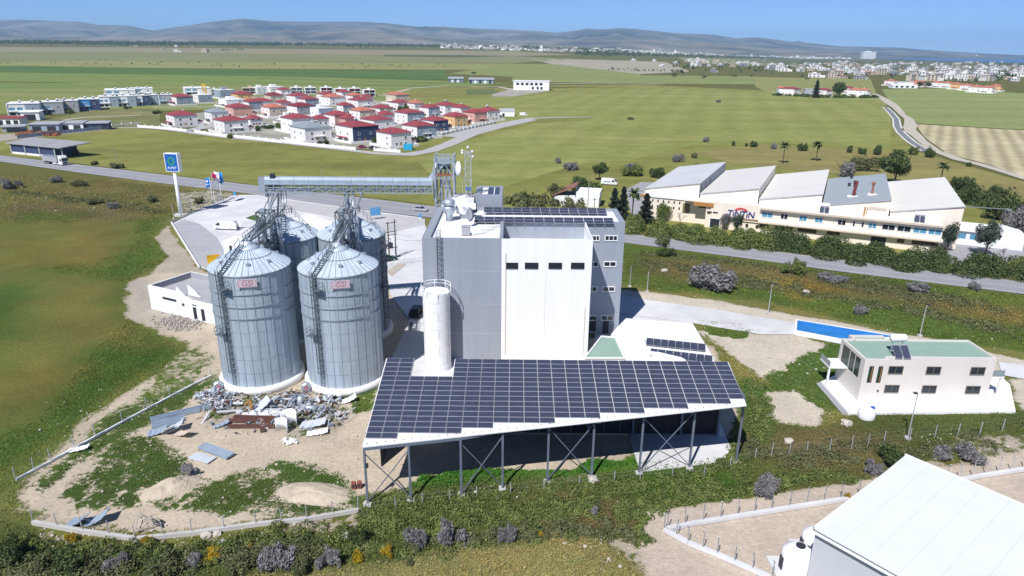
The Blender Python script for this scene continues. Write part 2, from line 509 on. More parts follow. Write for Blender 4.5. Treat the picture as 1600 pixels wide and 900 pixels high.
def poly_sd(x, y, poly):
    """signed distance, positive inside"""
    ins = np.zeros(x.shape, bool); dist = np.full(x.shape, 1e9); n = len(poly)
    for i in range(n):
        ax, ay = poly[i][:2]; bx, by = poly[(i + 1) % n][:2]
        ex, ey = bx - ax, by - ay; L = ex * ex + ey * ey + 1e-12
        t = np.clip(((x - ax) * ex + (y - ay) * ey) / L, 0, 1)
        dist = np.minimum(dist, (x - ax - t * ex) ** 2 + (y - ay - t * ey) ** 2)
        c = ((ay > y) != (by > y)); xi = ax + (y - ay) / (by - ay + 1e-12) * ex
        ins ^= c & (x < xi)
    return np.where(ins, 1, -1) * np.sqrt(dist)

PX = lambda L: [G(*p) for p in L]
GR_OLIVE, GR_GREEN, GR_DEEP, GR_BROWN = (.106, .100, .029), (.066, .098, .022), (.034, .068, .014), (.105, .085, .040)
SO_SAND, SO_PALE, SO_PINK, SO_BROWN = (.52, .445, .345), (.56, .50, .41), (.53, .45, .37), (.19, .15, .085)
# (polygon, cover 0..1 or None, soil colour, plant colour, feather in metres)
REG = [
 ([(0, 262), (125, 272), (270, 292), (266, 335), (245, 345), (240, 372), (262, 400), (228, 425), (203, 440), (195, 470), (200, 497), (283, 545), (262, 572), (200, 600), (140, 645), (90, 690), (0, 760), (-300, 900), (-500, 300)], 1.0, SO_BROWN, GR_OLIVE, 1.5),
 ([(-300, 350), (60, 345), (110, 380), (60, 470), (90, 560), (30, 650), (-300, 800)], 1.0, SO_BROWN, (.092, .100, .027), 10),
 ([(-200, 262), (0, 262), (125, 272), (270, 292), (268, 335), (200, 328), (100, 315), (0, 318), (-200, 320)], .86, SO_BROWN, (.085, .085, .030), 5),
 ([(60, 315), (180, 322), (240, 340), (200, 345), (60, 340), (0, 345), (0, 318)], .9, SO_BROWN, (.085, .078, .034), 6),
 ([(60, 420), (150, 418), (200, 395), (215, 345), (265, 335), (245, 345), (240, 372), (264, 400), (228, 425), (203, 440), (190, 440), (130, 432)], 1.0, SO_BROWN, (.052, .088, .018), 6),
 ([(180, 455), (200, 470), (205, 497), (283, 545), (262, 572), (200, 600), (140, 645), (90, 690), (0, 765), (-60, 800), (-60, 700), (60, 655), (110, 580), (150, 542), (230, 545)], 1.0, SO_BROWN, (.044, .078, .016), 5.5),
 ([(-40, 450), (50, 440), (35, 520), (-40, 540)], 1.0, SO_BROWN, (.045, .078, .016), 6),
 ([(40, 330), (130, 332), (110, 345), (20, 345)], 1.0, SO_BROWN, (.06, .085, .02), 5),
 # sandy yard round the silos
 ([(262, 352), (240, 372), (264, 400), (228, 428), (205, 442), (197, 470), (203, 497), (240, 515), (285, 545), (255, 580), (190, 610), (130, 655), (80, 705), (30, 755), (20, 800), (60, 822), (215, 843), (400, 822), (565, 797), (640, 790), (1140, 720), (1165, 630), (1120, 540), (1000, 520), (660, 545), (640, 440), (600, 420), (320, 425), (305, 415)], .10, SO_SAND, GR_GREEN, 1.2),
 ([(228, 428), (205, 442), (197, 470), (203, 497), (240, 515), (300, 520), (330, 515), (250, 480)], .04, (.40, .36, .30), GR_GREEN, 2),
 ([(283, 548), (330, 520), (340, 600), (250, 640), (150, 700), (70, 765), (60, 740), (150, 655), (215, 610)], .50, (.43, .37, .285), GR_GREEN, 2),
 ([(190, 640), (330, 590), (345, 600), (250, 650), (130, 720), (60, 780), (50, 760)], .68, SO_SAND, (.045, .070, .018), 1.2),
 ([(165, 690), (250, 672), (280, 700), (325, 740), (240, 795), (110, 805), (60, 790), (110, 745)], .64, SO_SAND, (.042, .066, .017), 1.6),
 ([(300, 748), (380, 728), (440, 740), (520, 770), (565, 775), (562, 795), (420, 812), (330, 795), (240, 800)], .62, SO_SAND, (.046, .068, .018), 1.6),
 ([(410, 720), (470, 722), (540, 752), (540, 775), (500, 772), (440, 745)], .72, SO_SAND, (.045, .075, .018), .8),
 ([(545, 612), (592, 600), (585, 640), (548, 645)], .72, SO_SAND, GR_GREEN, .8),
 ([(510, 600), (590, 598), (560, 625), (500, 630)], .7, SO_SAND, GR_GREEN, .8),
 ([(330, 600), (470, 610), (540, 640), (520, 680), (420, 680), (330, 660)], .40, (.38, .33, .27), (.05, .075, .02), 1.5),
 ([(262, 352), (305, 415), (320, 425), (240, 425), (262, 400), (240, 372)], .02, (.40, .355, .29), GR_GREEN, .8),
 ([(270, 300), (330, 298), (372, 303), (330, 322), (290, 335), (283, 325)], .45, (.42, .38, .31), (.06, .08, .025), 1.5),
 # bank below the yard
 ([(-300, 830), (0, 800), (60, 827), (215, 850), (400, 828), (562, 798), (575, 772), (640, 764), (720, 754), (800, 748), (850, 744), (880, 748), (960, 736), (1000, 742), (1130, 724), (1150, 660), (1172, 592), (1200, 610), (1235, 655), (1290, 672), (1345, 650), (1600, 640), (1900, 640), (1900, 700), (1600, 702), (1330, 754), (1070, 789), (1003, 800), (1000, 850), (1025, 1000), (-300, 1000)], .93, (.33, .27, .18), (.058, .074, .022), .9),
 ([(60, 827), (215, 850), (400, 828), (562, 798), (600, 800), (600, 818), (400, 850), (300, 852), (215, 880), (190, 850), (60, 850)], .34, (.42, .36, .29), (.08, .09, .02), 1.0),
 ([(640, 764), (720, 754), (850, 744), (880, 748), (960, 736), (990, 722), (930, 722), (870, 738), (760, 738), (650, 750)], .72, SO_SAND, (.03, .072, .012), .6),
 ([(830, 770), (960, 770), (1030, 790), (1000, 830), (900, 840), (820, 835)], .95, (.2, .15, .1), (.09, .075, .035), 3),
 ([(1150, 690), (1300, 680), (1420, 690), (1410, 725), (1250, 730)], .95, (.2, .15, .1), (.085, .075, .035), 3),
 ([(1000, 720), (1150, 740), (1150, 780), (1000, 790), (930, 760)], 1.0, (.2, .15, .1), (.040, .085, .014), 3),
 ([(1480, 690), (1600, 672), (1700, 680), (1600, 706), (1420, 735)], .45, (.40, .35, .29), (.08, .09, .03), 1.2),
 ([(880, 838), (960, 838), (1003, 855), (1030, 900), (980, 905), (960, 870)], .40, (.40, .35, .27), (.07, .085, .025), 1.0),
 # meadow at the bottom edge
 ([(250, 930), (420, 898), (540, 886), (640, 871), (700, 861), (800, 849), (870, 840), (930, 842), (968, 868), (1000, 905), (1010, 1000), (250, 1000)], 1.0, SO_BROWN, (.150, .142, .055), .8),
 # east: between mill, house and road
 ([(1090, 515), (1245, 520), (1335, 555), (1290, 600), (1240, 620), (1200, 605), (1150, 570)], .16, SO_PALE, GR_GREEN, 1.0),
 ([(1095, 510), (1170, 518), (1165, 530), (1110, 522)], .9, SO_PALE, GR_GREEN, .5),
 ([(1195, 592), (1235, 562), (1320, 532), (1330, 560), (1290, 600), (1310, 640), (1250, 640), (1215, 622)], .72, SO_PALE, (.05, .085, .02), .9),
 ([(1160, 590), (1200, 608), (1235, 650), (1200, 660), (1150, 640)], .85, SO_PALE, (.045, .085, .018), .8),
 ([(1188, 612), (1240, 612), (1290, 645), (1270, 665), (1200, 655)], .14, SO_PALE, GR_GREEN, .9),
 ([(1570, 590), (1700, 590), (1700, 640), (1590, 640)], .25, SO_PALE, GR_GREEN, .9),
 ([(970, 380), (1100, 396), (1300, 423), (1600, 460), (2000, 510), (2000, 620), (1600, 552), (1400, 518), (1200, 472), (1010, 452), (968, 445)], .97, (.24, .19, .11), (.060, .090, .020), 1.0),
 ([(1000, 400), (1110, 405), (1250, 425), (1400, 450), (1600, 490), (1600, 510), (1420, 480), (1240, 450), (1100, 440), (1000, 430)], .90, (.26, .20, .12), (.098, .088, .036), 5),
 ([(1200, 435), (1290, 445), (1330, 460), (1240, 465)], .9, (.26, .20, .12), (.13, .10, .025), 4),
 ([(1470, 470), (1600, 490), (1600, 510), (1500, 495)], .9, (.26, .20, .12), (.12, .10, .03), 4),
 ([(966, 450), (1100, 466), (1250, 492), (1430, 525), (1600, 560), (1900, 620), (1900, 650), (1600, 590), (1400, 552), (1240, 516), (1190, 503), (1000, 472), (966, 466)], .05, SO_PALE, GR_GREEN, .7),
 # warehouse yard
 ([(1003, 800), (1070, 789), (1330, 754), (1600, 704), (1900, 650), (1900, 1000), (1030, 1000), (1000, 850)], .0, SO_PINK, GR_GREEN, .35),
]
xs = np.arange(-150, 176, 0.72); ys = np.arange(30, 330, 0.72)
def grow(a, step, lim, k=1.22):
    out = []; v = a
    while abs(v) < lim:
        step *= k; v += step; out.append(v)
    return out
GX = np.array(sorted([-v for v in grow(150, .72, 27000)] + list(xs) + grow(xs[-1], .72, 27000)))
GY = np.array(sorted([-v for v in grow(-30, .72, 300)] + list(ys) + grow(ys[-1], .72, 28500, 1.12)))
gx, gy = np.meshgrid(GX, GY)
fx, fy = gx.ravel(), gy.ravel()
near = (fx > -152) & (fx < 178) & (fy > 28) & (fy < 334)
veg = np.full(fx.shape, 1.0); soil = np.tile(np.array(SO_BROWN), (len(fx), 1)); plant = np.tile(np.array((.125, .125, .040)), (len(fx), 1))
nx_, ny_ = fx[near], fy[near]
nveg, nsoil, npl = veg[near].copy(), soil[near].copy(), plant[near].copy()
edge = (vnoise(nx_, ny_, 6, 3) - .5)
for poly, cv, so, pl, fe in REG:
    sd = poly_sd(nx_, ny_, PX(poly)) + edge * min(fe * 2.4, 6)
    wgt = sstep(-fe, fe, sd)
    nveg = nveg * (1 - wgt) + cv * wgt
    nsoil = nsoil * (1 - wgt[:, None]) + np.array(so) * wgt[:, None]
    npl = npl * (1 - wgt[:, None]) + np.array(pl) * wgt[:, None]
b1 = vnoise(nx_ + 500, ny_, 9, 21); b2 = vnoise(nx_ + 100, ny_ + 50, 3.0, 22)
npl *= (1.02 + 0.68 * b1)[:, None]
brown = sstep(.52, .70, vnoise(nx_, ny_ + 300, 14, 25)) * .45
npl = npl * (1 - brown[:, None]) + npl * np.array((1.42, 1.12, 1.15)) * brown[:, None]
nsoil *= (0.84 + 0.32 * b2)[:, None]
veg[near] = nveg; soil[near] = nsoil; plant[near] = npl
gz = ZT(fx, fy)
bump_ = (vnoise(nx_, ny_, 4, 31, 3) - .5) * .34 * np.clip(nveg * 1.3, .15, 1)
gz[near] += bump_ * sstep(28, 33, ny_) - .08
gz[~near] -= .08
W_, H_ = len(GX), len(GY)
idx = np.arange(W_ * H_).reshape(H_, W_)
quad = np.stack([idx[:-1, :-1], idx[:-1, 1:], idx[1:, 1:], idx[1:, :-1]], -1).reshape(-1, 4)
gm = bpy.data.meshes.new('ground')
gm.vertices.add(len(fx)); gm.vertices.foreach_set('co', np.stack([fx, fy, gz], 1).astype(np.float32).ravel())
gm.loops.add(len(quad) * 4); gm.loops.foreach_set('vertex_index', quad.astype(np.int32).ravel())
gm.polygons.add(len(quad)); gm.polygons.foreach_set('loop_start', np.arange(0, len(quad) * 4, 4, dtype=np.int32))
gm.polygons.foreach_set('use_smooth', np.ones(len(quad), bool))
gm.update(calc_edges=True)
for nm, arr in (('soil', soil), ('plant', plant)):
    at = gm.color_attributes.new(nm, 'FLOAT_COLOR', 'POINT')
    at.data.foreach_set('color', np.concatenate([arr, np.ones((len(arr), 1))], 1).astype(np.float32).ravel())
at = gm.attributes.new('cover', 'FLOAT', 'POINT'); at.data.foreach_set('value', veg.astype(np.float32))
GM = bpy.data.materials.new('earth_and_plants'); GM.use_nodes = True
t = GM.node_tree; b = t.nodes['Principled BSDF']; b.inputs['Roughness'].default_value = 1; b.inputs['Specular IOR Level'].default_value = .05
geo = t.nodes.new('ShaderNodeNewGeometry')
def attr(n):
    a = t.nodes.new('ShaderNodeAttribute'); a.attribute_name = n; return a
def noise(sc, det=6, ro=.65):
    n = t.nodes.new('ShaderNodeTexNoise'); n.inputs['Scale'].default_value = sc; n.inputs['Detail'].default_value = det; n.inputs['Roughness'].default_value = ro
    t.links.new(geo.outputs['Position'], n.inputs['Vector']); return n.outputs[0]
def mth(op, a, b_, c=None):
    n = t.nodes.new('ShaderNodeMath'); n.operation = op
    for i, v in enumerate((a, b_, c)):
        if v is None: continue
        if hasattr(v, 'links'): t.links.new(v, n.inputs[i])
        else: n.inputs[i].default_value = v
    return n.outputs[0]
def rng_(v, a, b_, c, d):
    n = t.nodes.new('ShaderNodeMapRange')
    for i, q in enumerate((a, b_, c, d)): n.inputs[i + 1].default_value = q
    t.links.new(v, n.inputs[0]); return n.outputs[0]
def vscale(c, s):
    n = t.nodes.new('ShaderNodeVectorMath'); n.operation = 'SCALE'; t.links.new(c, n.inputs[0]); t.links.new(s, n.inputs['Scale']); return n.outputs[0]
n1 = noise(.42, 8, .68)
nsum = rng_(mth('MULTIPLY_ADD', noise(1.5, 6, .7), .38, mth('MULTIPLY', n1, .62)), .33, .67, 0, 1)
msk = rng_(mth('SUBTRACT', attr('cover').outputs['Fac'], nsum), -.07, .07, 0, 1)
soilc = vscale(attr('soil').outputs['Color'], rng_(noise(1.7, 8, .72), .3, .7, .80, 1.17))
plc = vscale(attr('plant').outputs['Color'], rng_(noise(2.6, 8, .75), .3, .7, .62, 1.36))
mx = t.nodes.new('ShaderNodeMix'); mx.data_type = 'RGBA'
t.links.new(msk, mx.inputs[0]); t.links.new(soilc, mx.inputs[6]); t.links.new(plc, mx.inputs[7])
t.links.new(mx.outputs[2], b.inputs['Base Color'])
bp = t.nodes.new('ShaderNodeBump'); bp.inputs['Strength'].default_value = .55; bp.inputs['Distance'].default_value = .35
t.links.new(noise(3.2, 7, .7), bp.inputs['Height']); t.links.new(bp.outputs[0], b.inputs['Normal'])
gm.materials.append(GM)
ground = tag(bpy.data.objects.new('ground', gm), kind='structure'); COL.objects.link(ground)

# ---- cover sampled for scattering
NW, NH = len(xs), len(ys)
def cover_at(x, y):
    out = np.full(x.shape, 0.0); pl = np.zeros((len(x), 3))
    ix = np.clip(np.searchsorted(GX, x) - 1, 0, W_ - 2); iy = np.clip(np.searchsorted(GY, y) - 1, 0, H_ - 2)
    k = iy * W_ + ix
    return veg[k], plant[k], gz[k]

# ---- far fields
def field(name, L, c1, c2, z, ang=0.0, sx=.004, sy=.03, rows=None, cuts=3, c3=None, fine=.12):
    pts = [GT(*p) for p in L]; q3 = (1.36, 1.36, 1.45); c1, c2 = [tuple(a * b_ for a, b_ in zip(c, q3)) for c in (c1, c2)]; c3 = tuple(a * b_ for a, b_ in zip(c3, q3)) if c3 else None
    return sheet(name, pts, z, fieldmat('crop_%d' % len(MATS), c1, c2, ang, sx, sy, fine, c3, rows), terrain=True, cuts=cuts)
OL1, OL2 = (.140, .142, .040), (.190, .180, .060)
field('field', [(-400, 215), (0, 243), (120, 255), (250, 271), (400, 289), (600, 311), (690, 322), (980, 362), (1200, 388), (1600, 437), (2100, 500), (2100, 300), (1600, 284), (1430, 236), (1398, 200), (1380, 165), (1370, 148), (1000, 132), (640, 135), (640, 200), (600, 238), (350, 215), (220, 200), (-400, 175)],
      (.128, .128, .036), (.185, .180, .055), .0, .35, .006, .035, c3=(.155, .160, .044), rows=(.45, .012, .05))
field('field', [(640, 160), (860, 145), (1000, 136), (1380, 151), (1392, 185), (1390, 232), (1180, 222), (1080, 228), (985, 250), (900, 258), (760, 300), (700, 300), (650, 250), (745, 215), (835, 193), (920, 188), (930, 182), (830, 186), (720, 200)],
      (.150, .172, .048), (.205, .205, .070), .03, .25, .006, .03, c3=(.175, .188, .056), rows=(.30, .012, .06))
field('field', [(-300, 130), (0, 132), (200, 127), (400, 122), (640, 126), (640, 170), (400, 170), (0, 178), (-300, 178)], (.125, .155, .045), (.180, .190, .065), .03, .1)
field('field', [(-300, 112), (0, 112), (400, 118), (690, 126), (800, 130), (640, 140), (400, 132), (0, 140), (-300, 142)], (.105, .150, .040), (.150, .180, .055), .05, .05)
field('field', [(-300, 103), (40, 103), (400, 109), (695, 110), (702, 125), (400, 119), (0, 113), (-300, 111)], (.052, .098, .028), (.080, .125, .036), .07, .05)
field('field', [(-300, 95), (200, 96), (700, 99), (1000, 104), (1000, 112), (695, 109), (400, 108), (0, 103), (-300, 102)], (.150, .165, .055), (.215, .205, .085), .07, .05, cuts=4)
field('field', [(-300, 82), (200, 83), (800, 88), (900, 92), (800, 99), (400, 97), (-300, 94)], (.125, .140, .060), (.175, .175, .080), .09, .02, cuts=4)
field('field', [(600, 85.5), (720, 86), (800, 87.5), (720, 90), (600, 88)], (.060, .075, .040), (.085, .095, .050), .12, .02)
field('field', [(-300, 73), (200, 74), (800, 80), (900, 86), (800, 88), (200, 82.5), (-300, 81.5)], (.165, .150, .085), (.215, .190, .115), .09, .02, cuts=4)
field('field', [(800, 100), (1000, 106), (1000, 124), (800, 120), (700, 115)], (.135, .165, .055), (.185, .195, .075), .09, .02)
field('field', [(1000, 118), (1180, 119), (1180, 132), (1010, 131), (800, 128), (800, 121)], (.130, .165, .050), (.190, .195, .075), .11, .02)
field('field', [(830, 92), (1040, 97), (1080, 112), (1000, 116), (860, 100)], (.21, .20, .14), (.30, .27, .20), .12, .02)
field('field', [(1060, 90), (1200, 92), (1230, 104), (1080, 99)], (.16, .18, .075), (.21, .21, .095), .13, .02)
field('field', [(1180, 120), (1360, 124), (1370, 147), (1200, 146), (1180, 135)], (.155, .175, .055), (.215, .195, .075), .13, .02)
field('field', [(1378, 140), (1480, 138), (1600, 146), (2100, 170), (2100, 240), (1600, 203), (1435, 193), (1412, 175), (1390, 158)], (.150, .185, .060), (.200, .220, .085), .05, .3, rows=(.9, .05, .06))
field('field', [(1430, 194), (1600, 204), (2100, 245), (2100, 400), (1600, 276), (1540, 256), (1480, 240), (1445, 215)], (.300, .265, .150), (.360, .320, .200), .06, .3, rows=(.55, .045, .22))
field('field', [(1180, 226), (1395, 238), (1460, 246), (1600, 284), (1700, 305), (1700, 330), (1500, 292), (1390, 280), (1150, 256), (1080, 238)], (.155, .135, .052), (.190, .175, .060), .07, .3)
field('field', [(325, 140), (380, 140), (380, 146), (330, 147)], (.15, .12, .07), (.2, .16, .1), .1)
field('field', [(727, 140), (770, 139), (785, 146), (730, 149)], (.085, .105, .045), (.11, .13, .05), .1)
field('field', [(770, 147), (800, 139), (860, 142), (800, 151), (768, 151)], (.24, .22, .18), (.28, .26, .22), .11)
field('field', [(60, 190), (150, 170), (250, 170), (250, 196), (175, 201), (100, 196)], (.090, .105, .035), (.175, .165, .075), .06, .5, .02, .05)
# ---- tracks, roads, aprons
def strip(name, up, lo, z, material, label=None, kind='structure', thick=None):
    return sheet(name, PX(up) + PX(lo)[::-1], z, material, label, kind=kind, thick=thick)
ASPH = mat('asphalt', (.29, .295, .32), .9, var=.10, scale=.15, bump=.1)
ASPHD = mat('asphalt_dark', (.20, .205, .23), .9, var=.12, scale=.2)
LINE = mat('road_paint', (.55, .55, .55), .8, var=.25, scale=.8)
DIRT = mat('track_dirt', (.47, .43, .36), 1, var=.15, scale=.3)
RU = [(-300, 212), (0, 243), (120, 257), (250, 272.5), (400, 290), (600, 313), (680, 323), (977, 365), (1200, 391.5), (1460, 424), (1600, 440), (1900, 478)]
RL = [(-300, 220), (0, 252.5), (125, 270), (272, 289), (400, 304), (600, 332), (680, 341), (977, 379.5), (1200, 408.5), (1300, 423), (1600, 460), (1900, 502)]
strip('road', RU, RL, .06, ASPH)
def between(tt, n=40):
    out = []
    for i in range(n + 1):
        x = -300 + 2200 * i / n
        a = np.interp(x, [p[0] for p in RU], [p[1] for p in RU]); c = np.interp(x, [p[0] for p in RL], [p[1] for p in RL])
        out.append((x, a + (c - a) * tt))
    return out
for tt in (.10, .50, .90):
    L = PX(between(tt)); d = .09
    up, lo = [], []
    for i, p in enumerate(L):
        tn = (L[min(i + 1, len(L) - 1)] - L[max(i - 1, 0)]).normalized(); nn = Vector((-tn.y, tn.x, 0))
        up.append(p + nn * d); lo.append(p - nn * d)
    sheet('road_marking', up + lo[::-1], .067, LINE)
def ribbon(name, L, wid, z, material, terrain=True):
    P_ = [GT(*p) for p in L]; up, lo = [], []
    for i, p in enumerate(P_):
        tn = (P_[min(i + 1, len(P_) - 1)] - P_[max(i - 1, 0)]); tn.z = 0; tn.normalize(); nn = Vector((-tn.y, tn.x, 0))
        ww = wid if not isinstance(wid, list) else wid[i]
        up.append(p + nn * ww / 2); lo.append(p - nn * ww / 2)
    mb = MB(); n = len(up)
    mb.add([(p.x, p.y, p.z + z) for p in up] + [(p.x, p.y, p.z + z) for p in lo], [(i, n + i, n + i + 1, i + 1) for i in range(n - 1)])
    o = mb.build(name, material)
    for pl_ in o.data.polygons:
        if pl_.normal.z < 0: pl_.flip()
    return tag(o, kind='structure')
ribbon('track', [(1366, 147), (1380, 154), (1393, 163), (1400, 168), (1410, 179), (1420, 186), (1423, 195), (1420, 203), (1432, 212), (1440, 220), (1462, 236), (1500, 250), (1530, 257), (1560, 266), (1600, 279), (1700, 310)], [7, 8, 9, 7, 5, 6, 8, 8, 6, 5, 5, 6, 5, 4.5, 4, 4], .16, DIRT)
ribbon('lane', [(1383, 168), (1392, 176), (1400, 186), (1402, 198), (1408, 208), (1424, 222), (1448, 237)], 5.5, .16, mat('pale_kerb', (.6, .58, .53), .9))
ribbon('lane', [(1383, 168), (1392, 176), (1400, 186), (1402, 198), (1408, 208), (1424, 222), (1448, 237)], 3.2, .165, ASPHD)
ribbon('village_road', [(170, 200), (225, 199.5), (270, 203), (350, 214), (440, 223), (520, 232), (590, 240), (640, 241.5), (672, 236), (700, 226), (735, 210), (775, 199), (835, 187)], [4, 5, 7, 6, 5, 5, 6, 10, 8, 8, 9, 10, 6], .12, mat('village_asphalt', (.42, .41, .41), .9))
ribbon('village_road', [(700, 214), (745, 203), (800, 192), (830, 185), (870, 184), (925, 183)], [10, 12, 12, 7, 5, 3], .125, mat('village_asphalt', (.42, .41, .41), .9))
ribbon('village_road', [(240, 168), (300, 167), (360, 166)], 5, .12, mat('village_asphalt', (.42, .41, .41), .9))
ribbon('village_road', [(297, 204), (330, 196), (400, 186), (450, 184)], 8, .122, mat('village_asphalt', (.42, .41, .41), .9))
ribbon('village_road', [(575, 150), (600, 149), (640, 139)], 6, .16, DIRT)
ribbon('track', [(100, 188), (130, 184), (220, 180)], 4, .16, DIRT)
ribbon('track', [(640, 138), (700, 134), (780, 136), (800, 140)], 9, .16, DIRT)
ribbon('track', [(860, 131), (930, 130), (1000, 132), (1180, 128)], [10, 14, 8, 6], .2, mat('rubble_bank', (.44, .40, .34), 1, var=.4, scale=.12))
ribbon('track', [(400, 122), (490, 125), (600, 128), (700, 130)], 7, .2, mat('hedge_strip', (.13, .13, .075), 1, var=.4, scale=.05))
ribbon('track', [(-100, 112), (40, 108), (60, 109)], 7, .22, mat('hedge_strip', (.13, .13, .075), 1, var=.4, scale=.05))
# forecourt of the filling station, dark bay and paths
sheet('forecourt', PX([(268, 350), (300, 333), (330, 320), (365, 305), (402, 304.5), (470, 314), (600, 332.5), (660, 340), (668, 362), (664, 470), (664, 560), (612, 560), (640, 500), (610, 460), (604, 420), (560, 440), (480, 430), (330, 424), (312, 418)]), .05, CONCW)
sheet('parking_bay', PX([(270, 351), (288, 343), (312, 350), (340, 372), (352, 395), (335, 422), (313, 417)]), .056, CONCD)
sheet('parking_bay', PX([(430, 310), (600, 334), (664, 342), (664, 352), (590, 368), (560, 372), (520, 340), (440, 325)]), .056, mat('worn_concrete', (.47, .465, .47), .9, var=.1, scale=.2))
sheet('tank_paving', PX([(636, 556), (672, 540), (735, 540), (735, 612), (632, 612)]), .062, CONCW)
sheet('lawn', PX([(383, 341), (396, 336), (416, 338), (416, 350)]), .06, mat('turf', (.07, .13, .03), 1, var=.2, scale=2))
sheet('path', PX([(960, 458), (1011, 469), (1100, 481), (1197, 497), (1248, 505), (1248, 523), (1186, 522), (1080, 504.5), (967, 490), (940, 486)]), .06, CONCW, thick=.05)
sheet('path', PX([(1560, 566), (1600, 570), (1800, 600), (1800, 625), (1600, 592), (1566, 586)]), .06, CONCW, thick=.05)
sheet('slab', PX([(940, 488), (982, 493), (1082, 505.5), (1098, 532), (1117, 562), (1112, 590), (1000, 600), (920, 590), (930, 520)]), .10, CONCW, thick=.1)
sheet('slab', PX([(985, 640), (1110, 630), (1142, 700), (1130, 722), (1000, 738), (985, 690)]), .08, CONCW, thick=.1)
sheet('drive', PX([(978, 296), (1000, 285), (1040, 285), (1010, 315), (990, 345), (985, 330)]), .06, mat('grey_yard', (.33, .33, .35), .9))
sheet('drive', PX([(1440, 395), (1475, 360), (1540, 365), (1600, 380), (1600, 400), (1540, 420), (1480, 412)]), .06, mat('grey_yard', (.33, .33, .35), .9))

# ---- mountains, far town belt, sea
RIDGE = [(-400, 34), (-100, 31), (0, 30), (40, 30), (130, 33), (160, 38), (205, 39), (228, 44), (245, 47), (268, 43), (290, 40), (340, 33), (382, 29), (420, 32), (500, 33), (570, 34), (620, 37.5), (660, 42), (685, 40.5), (740, 44), (800, 46), (840, 48), (870, 51), (890, 48), (918, 43.5), (940, 45), (965, 43), (990, 44.5), (1020, 48), (1060, 52), (1095, 53), (1120, 55), (1150, 60), (1180, 58), (1215, 62), (1238, 65), (1246, 62.5), (1254, 65.5), (1275, 68), (1310, 72), (1400, 73.5), (1440, 77), (1470, 79), (1530, 83), (1600, 86), (2000, 92)]
def hills(name, prof, D0, D1, D2, material, seed, rough=.16, na=300, nd=34):
    us = np.linspace(-400, 2000, na); vv = np.interp(us, [p[0] for p in prof], [p[1] for p in prof])
    V = []
    for i in range(na):
        d = ray(us[i], vv[i]); hh = CAM_Z + d.z / d.y * D1
        dd = ray(us[i], 75); sl_ = dd.x / dd.y
        for j in range(nd):
            q = j / (nd - 1); Dj = D0 + (D2 - D0) * q; x_ = sl_ * Dj
            tt = (Dj - D0) / (D1 - D0) if Dj < D1 else max(0, 1 - (Dj - D1) / (D2 - D1)) ** .8
            V.append((x_, Dj, hh, tt))
    V = np.array(V)
    n_ = vnoise(V[:, 0] + 40000, V[:, 1], 1500, seed, 5) - .5; n2 = vnoise(V[:, 0] + 90000, V[:, 1] * .45, 480, seed + 1, 5) - .5
    t_ = V[:, 3]; base = np.where(V[:, 1] < D1, t_ ** 1.5, t_)
    z = -25 + (V[:, 2] + 25) * np.clip(base + (n_ * rough * 2.2 + n2 * rough * 1.7) * np.sin(np.pi * np.clip(t_, 0, 1)) ** .8, 0, 1.0)
    co = np.stack([V[:, 0], V[:, 1], z], 1)
    ii = np.arange(na * nd).reshape(na, nd)
    q_ = np.stack([ii[:-1, :-1], ii[1:, :-1], ii[1:, 1:], ii[:-1, 1:]], -1).reshape(-1, 4)
    me = bpy.data.meshes.new(name); me.from_pydata(co.tolist(), [], q_.tolist()); me.update()
    for p in me.polygons: p.use_smooth = True
    return tag(link(name, me, material), kind='structure')
HILL = fieldmat('hill_scrub', (.012, .020, .032), (.24, .215, .20), .4, .0007, .0011, .004, c3=(.11, .11, .085))
hills('hills', RIDGE, 8200, 14500, 19000, HILL, 5, .34, 420, 60)
FOOT = [(-400, 62), (0, 57), (200, 57), (300, 55), (420, 53), (450, 45.5), (480, 50), (560, 47.5), (620, 51), (700, 60), (800, 64), (950, 62), (1000, 60), (1100, 66), (1200, 75), (1300, 80), (1400, 92), (2000, 95)]
hills('foothills', FOOT, 7000, 9800, 12500, fieldmat('foothill_scrub', (.05, .055, .055), (.28, .235, .20), .4, .0012, .0016, .006, c3=(.17, .15, .11)), 9, .22, 320, 36)
SEA = mat('sea_water', (.010, .045, .14), .25, var=.15, scale=.002, spec=.3)
sheet('sea', [G(*p, -11.5) for p in [(1225, 87.6), (1330, 89.5), (1420, 93.5), (1500, 96.5), (1600, 98.5), (1900, 103)]] + [Vector((26500, 17000, 0)), Vector((26500, 28000, 0)), Vector((9800, 28000, 0))], -11.5, SEA)

# ================================================================== FEED MILL
UB_GLASS = unit_box('pane', GLASS)
UB_ALU = unit_box('frame_bar', ALU)
UB_WHITE = unit_box('frame', WHITE)
UB_PANEL = unit_box('solar_panel', PANEL)

def solar_mesh(wx, wy, nx=2, ny=1, col=PANEL):
    """framed module lying in its own xy plane, centred, about 4 cm thick"""
    me = bpy.data.meshes.new('solar_panel'); mb = MB(); e = .028; fr = .022
    mb.box(-wx / 2 + fr, wx / 2 - fr, -wy / 2 + fr, wy / 2 - fr, 0.0, .030)
    nb = len(mb.f)
    mb.box(-wx / 2, wx / 2, -wy / 2, -wy / 2 + fr, -.005, .040); mb.box(-wx / 2, wx / 2, wy / 2 - fr, wy / 2, -.005, .040)
    mb.box(-wx / 2, -wx / 2 + fr, -wy / 2 + fr, wy / 2 - fr, -.005, .040); mb.box(wx / 2 - fr, wx / 2, -wy / 2 + fr, wy / 2 - fr, -.005, .040)
    me.from_pydata(mb.v, [], mb.f); me.materials.append(col); me.materials.append(ALU)
    for i, p in enumerate(me.polygons): p.material_index = 0 if i < nb else 1
    me.update(); return me

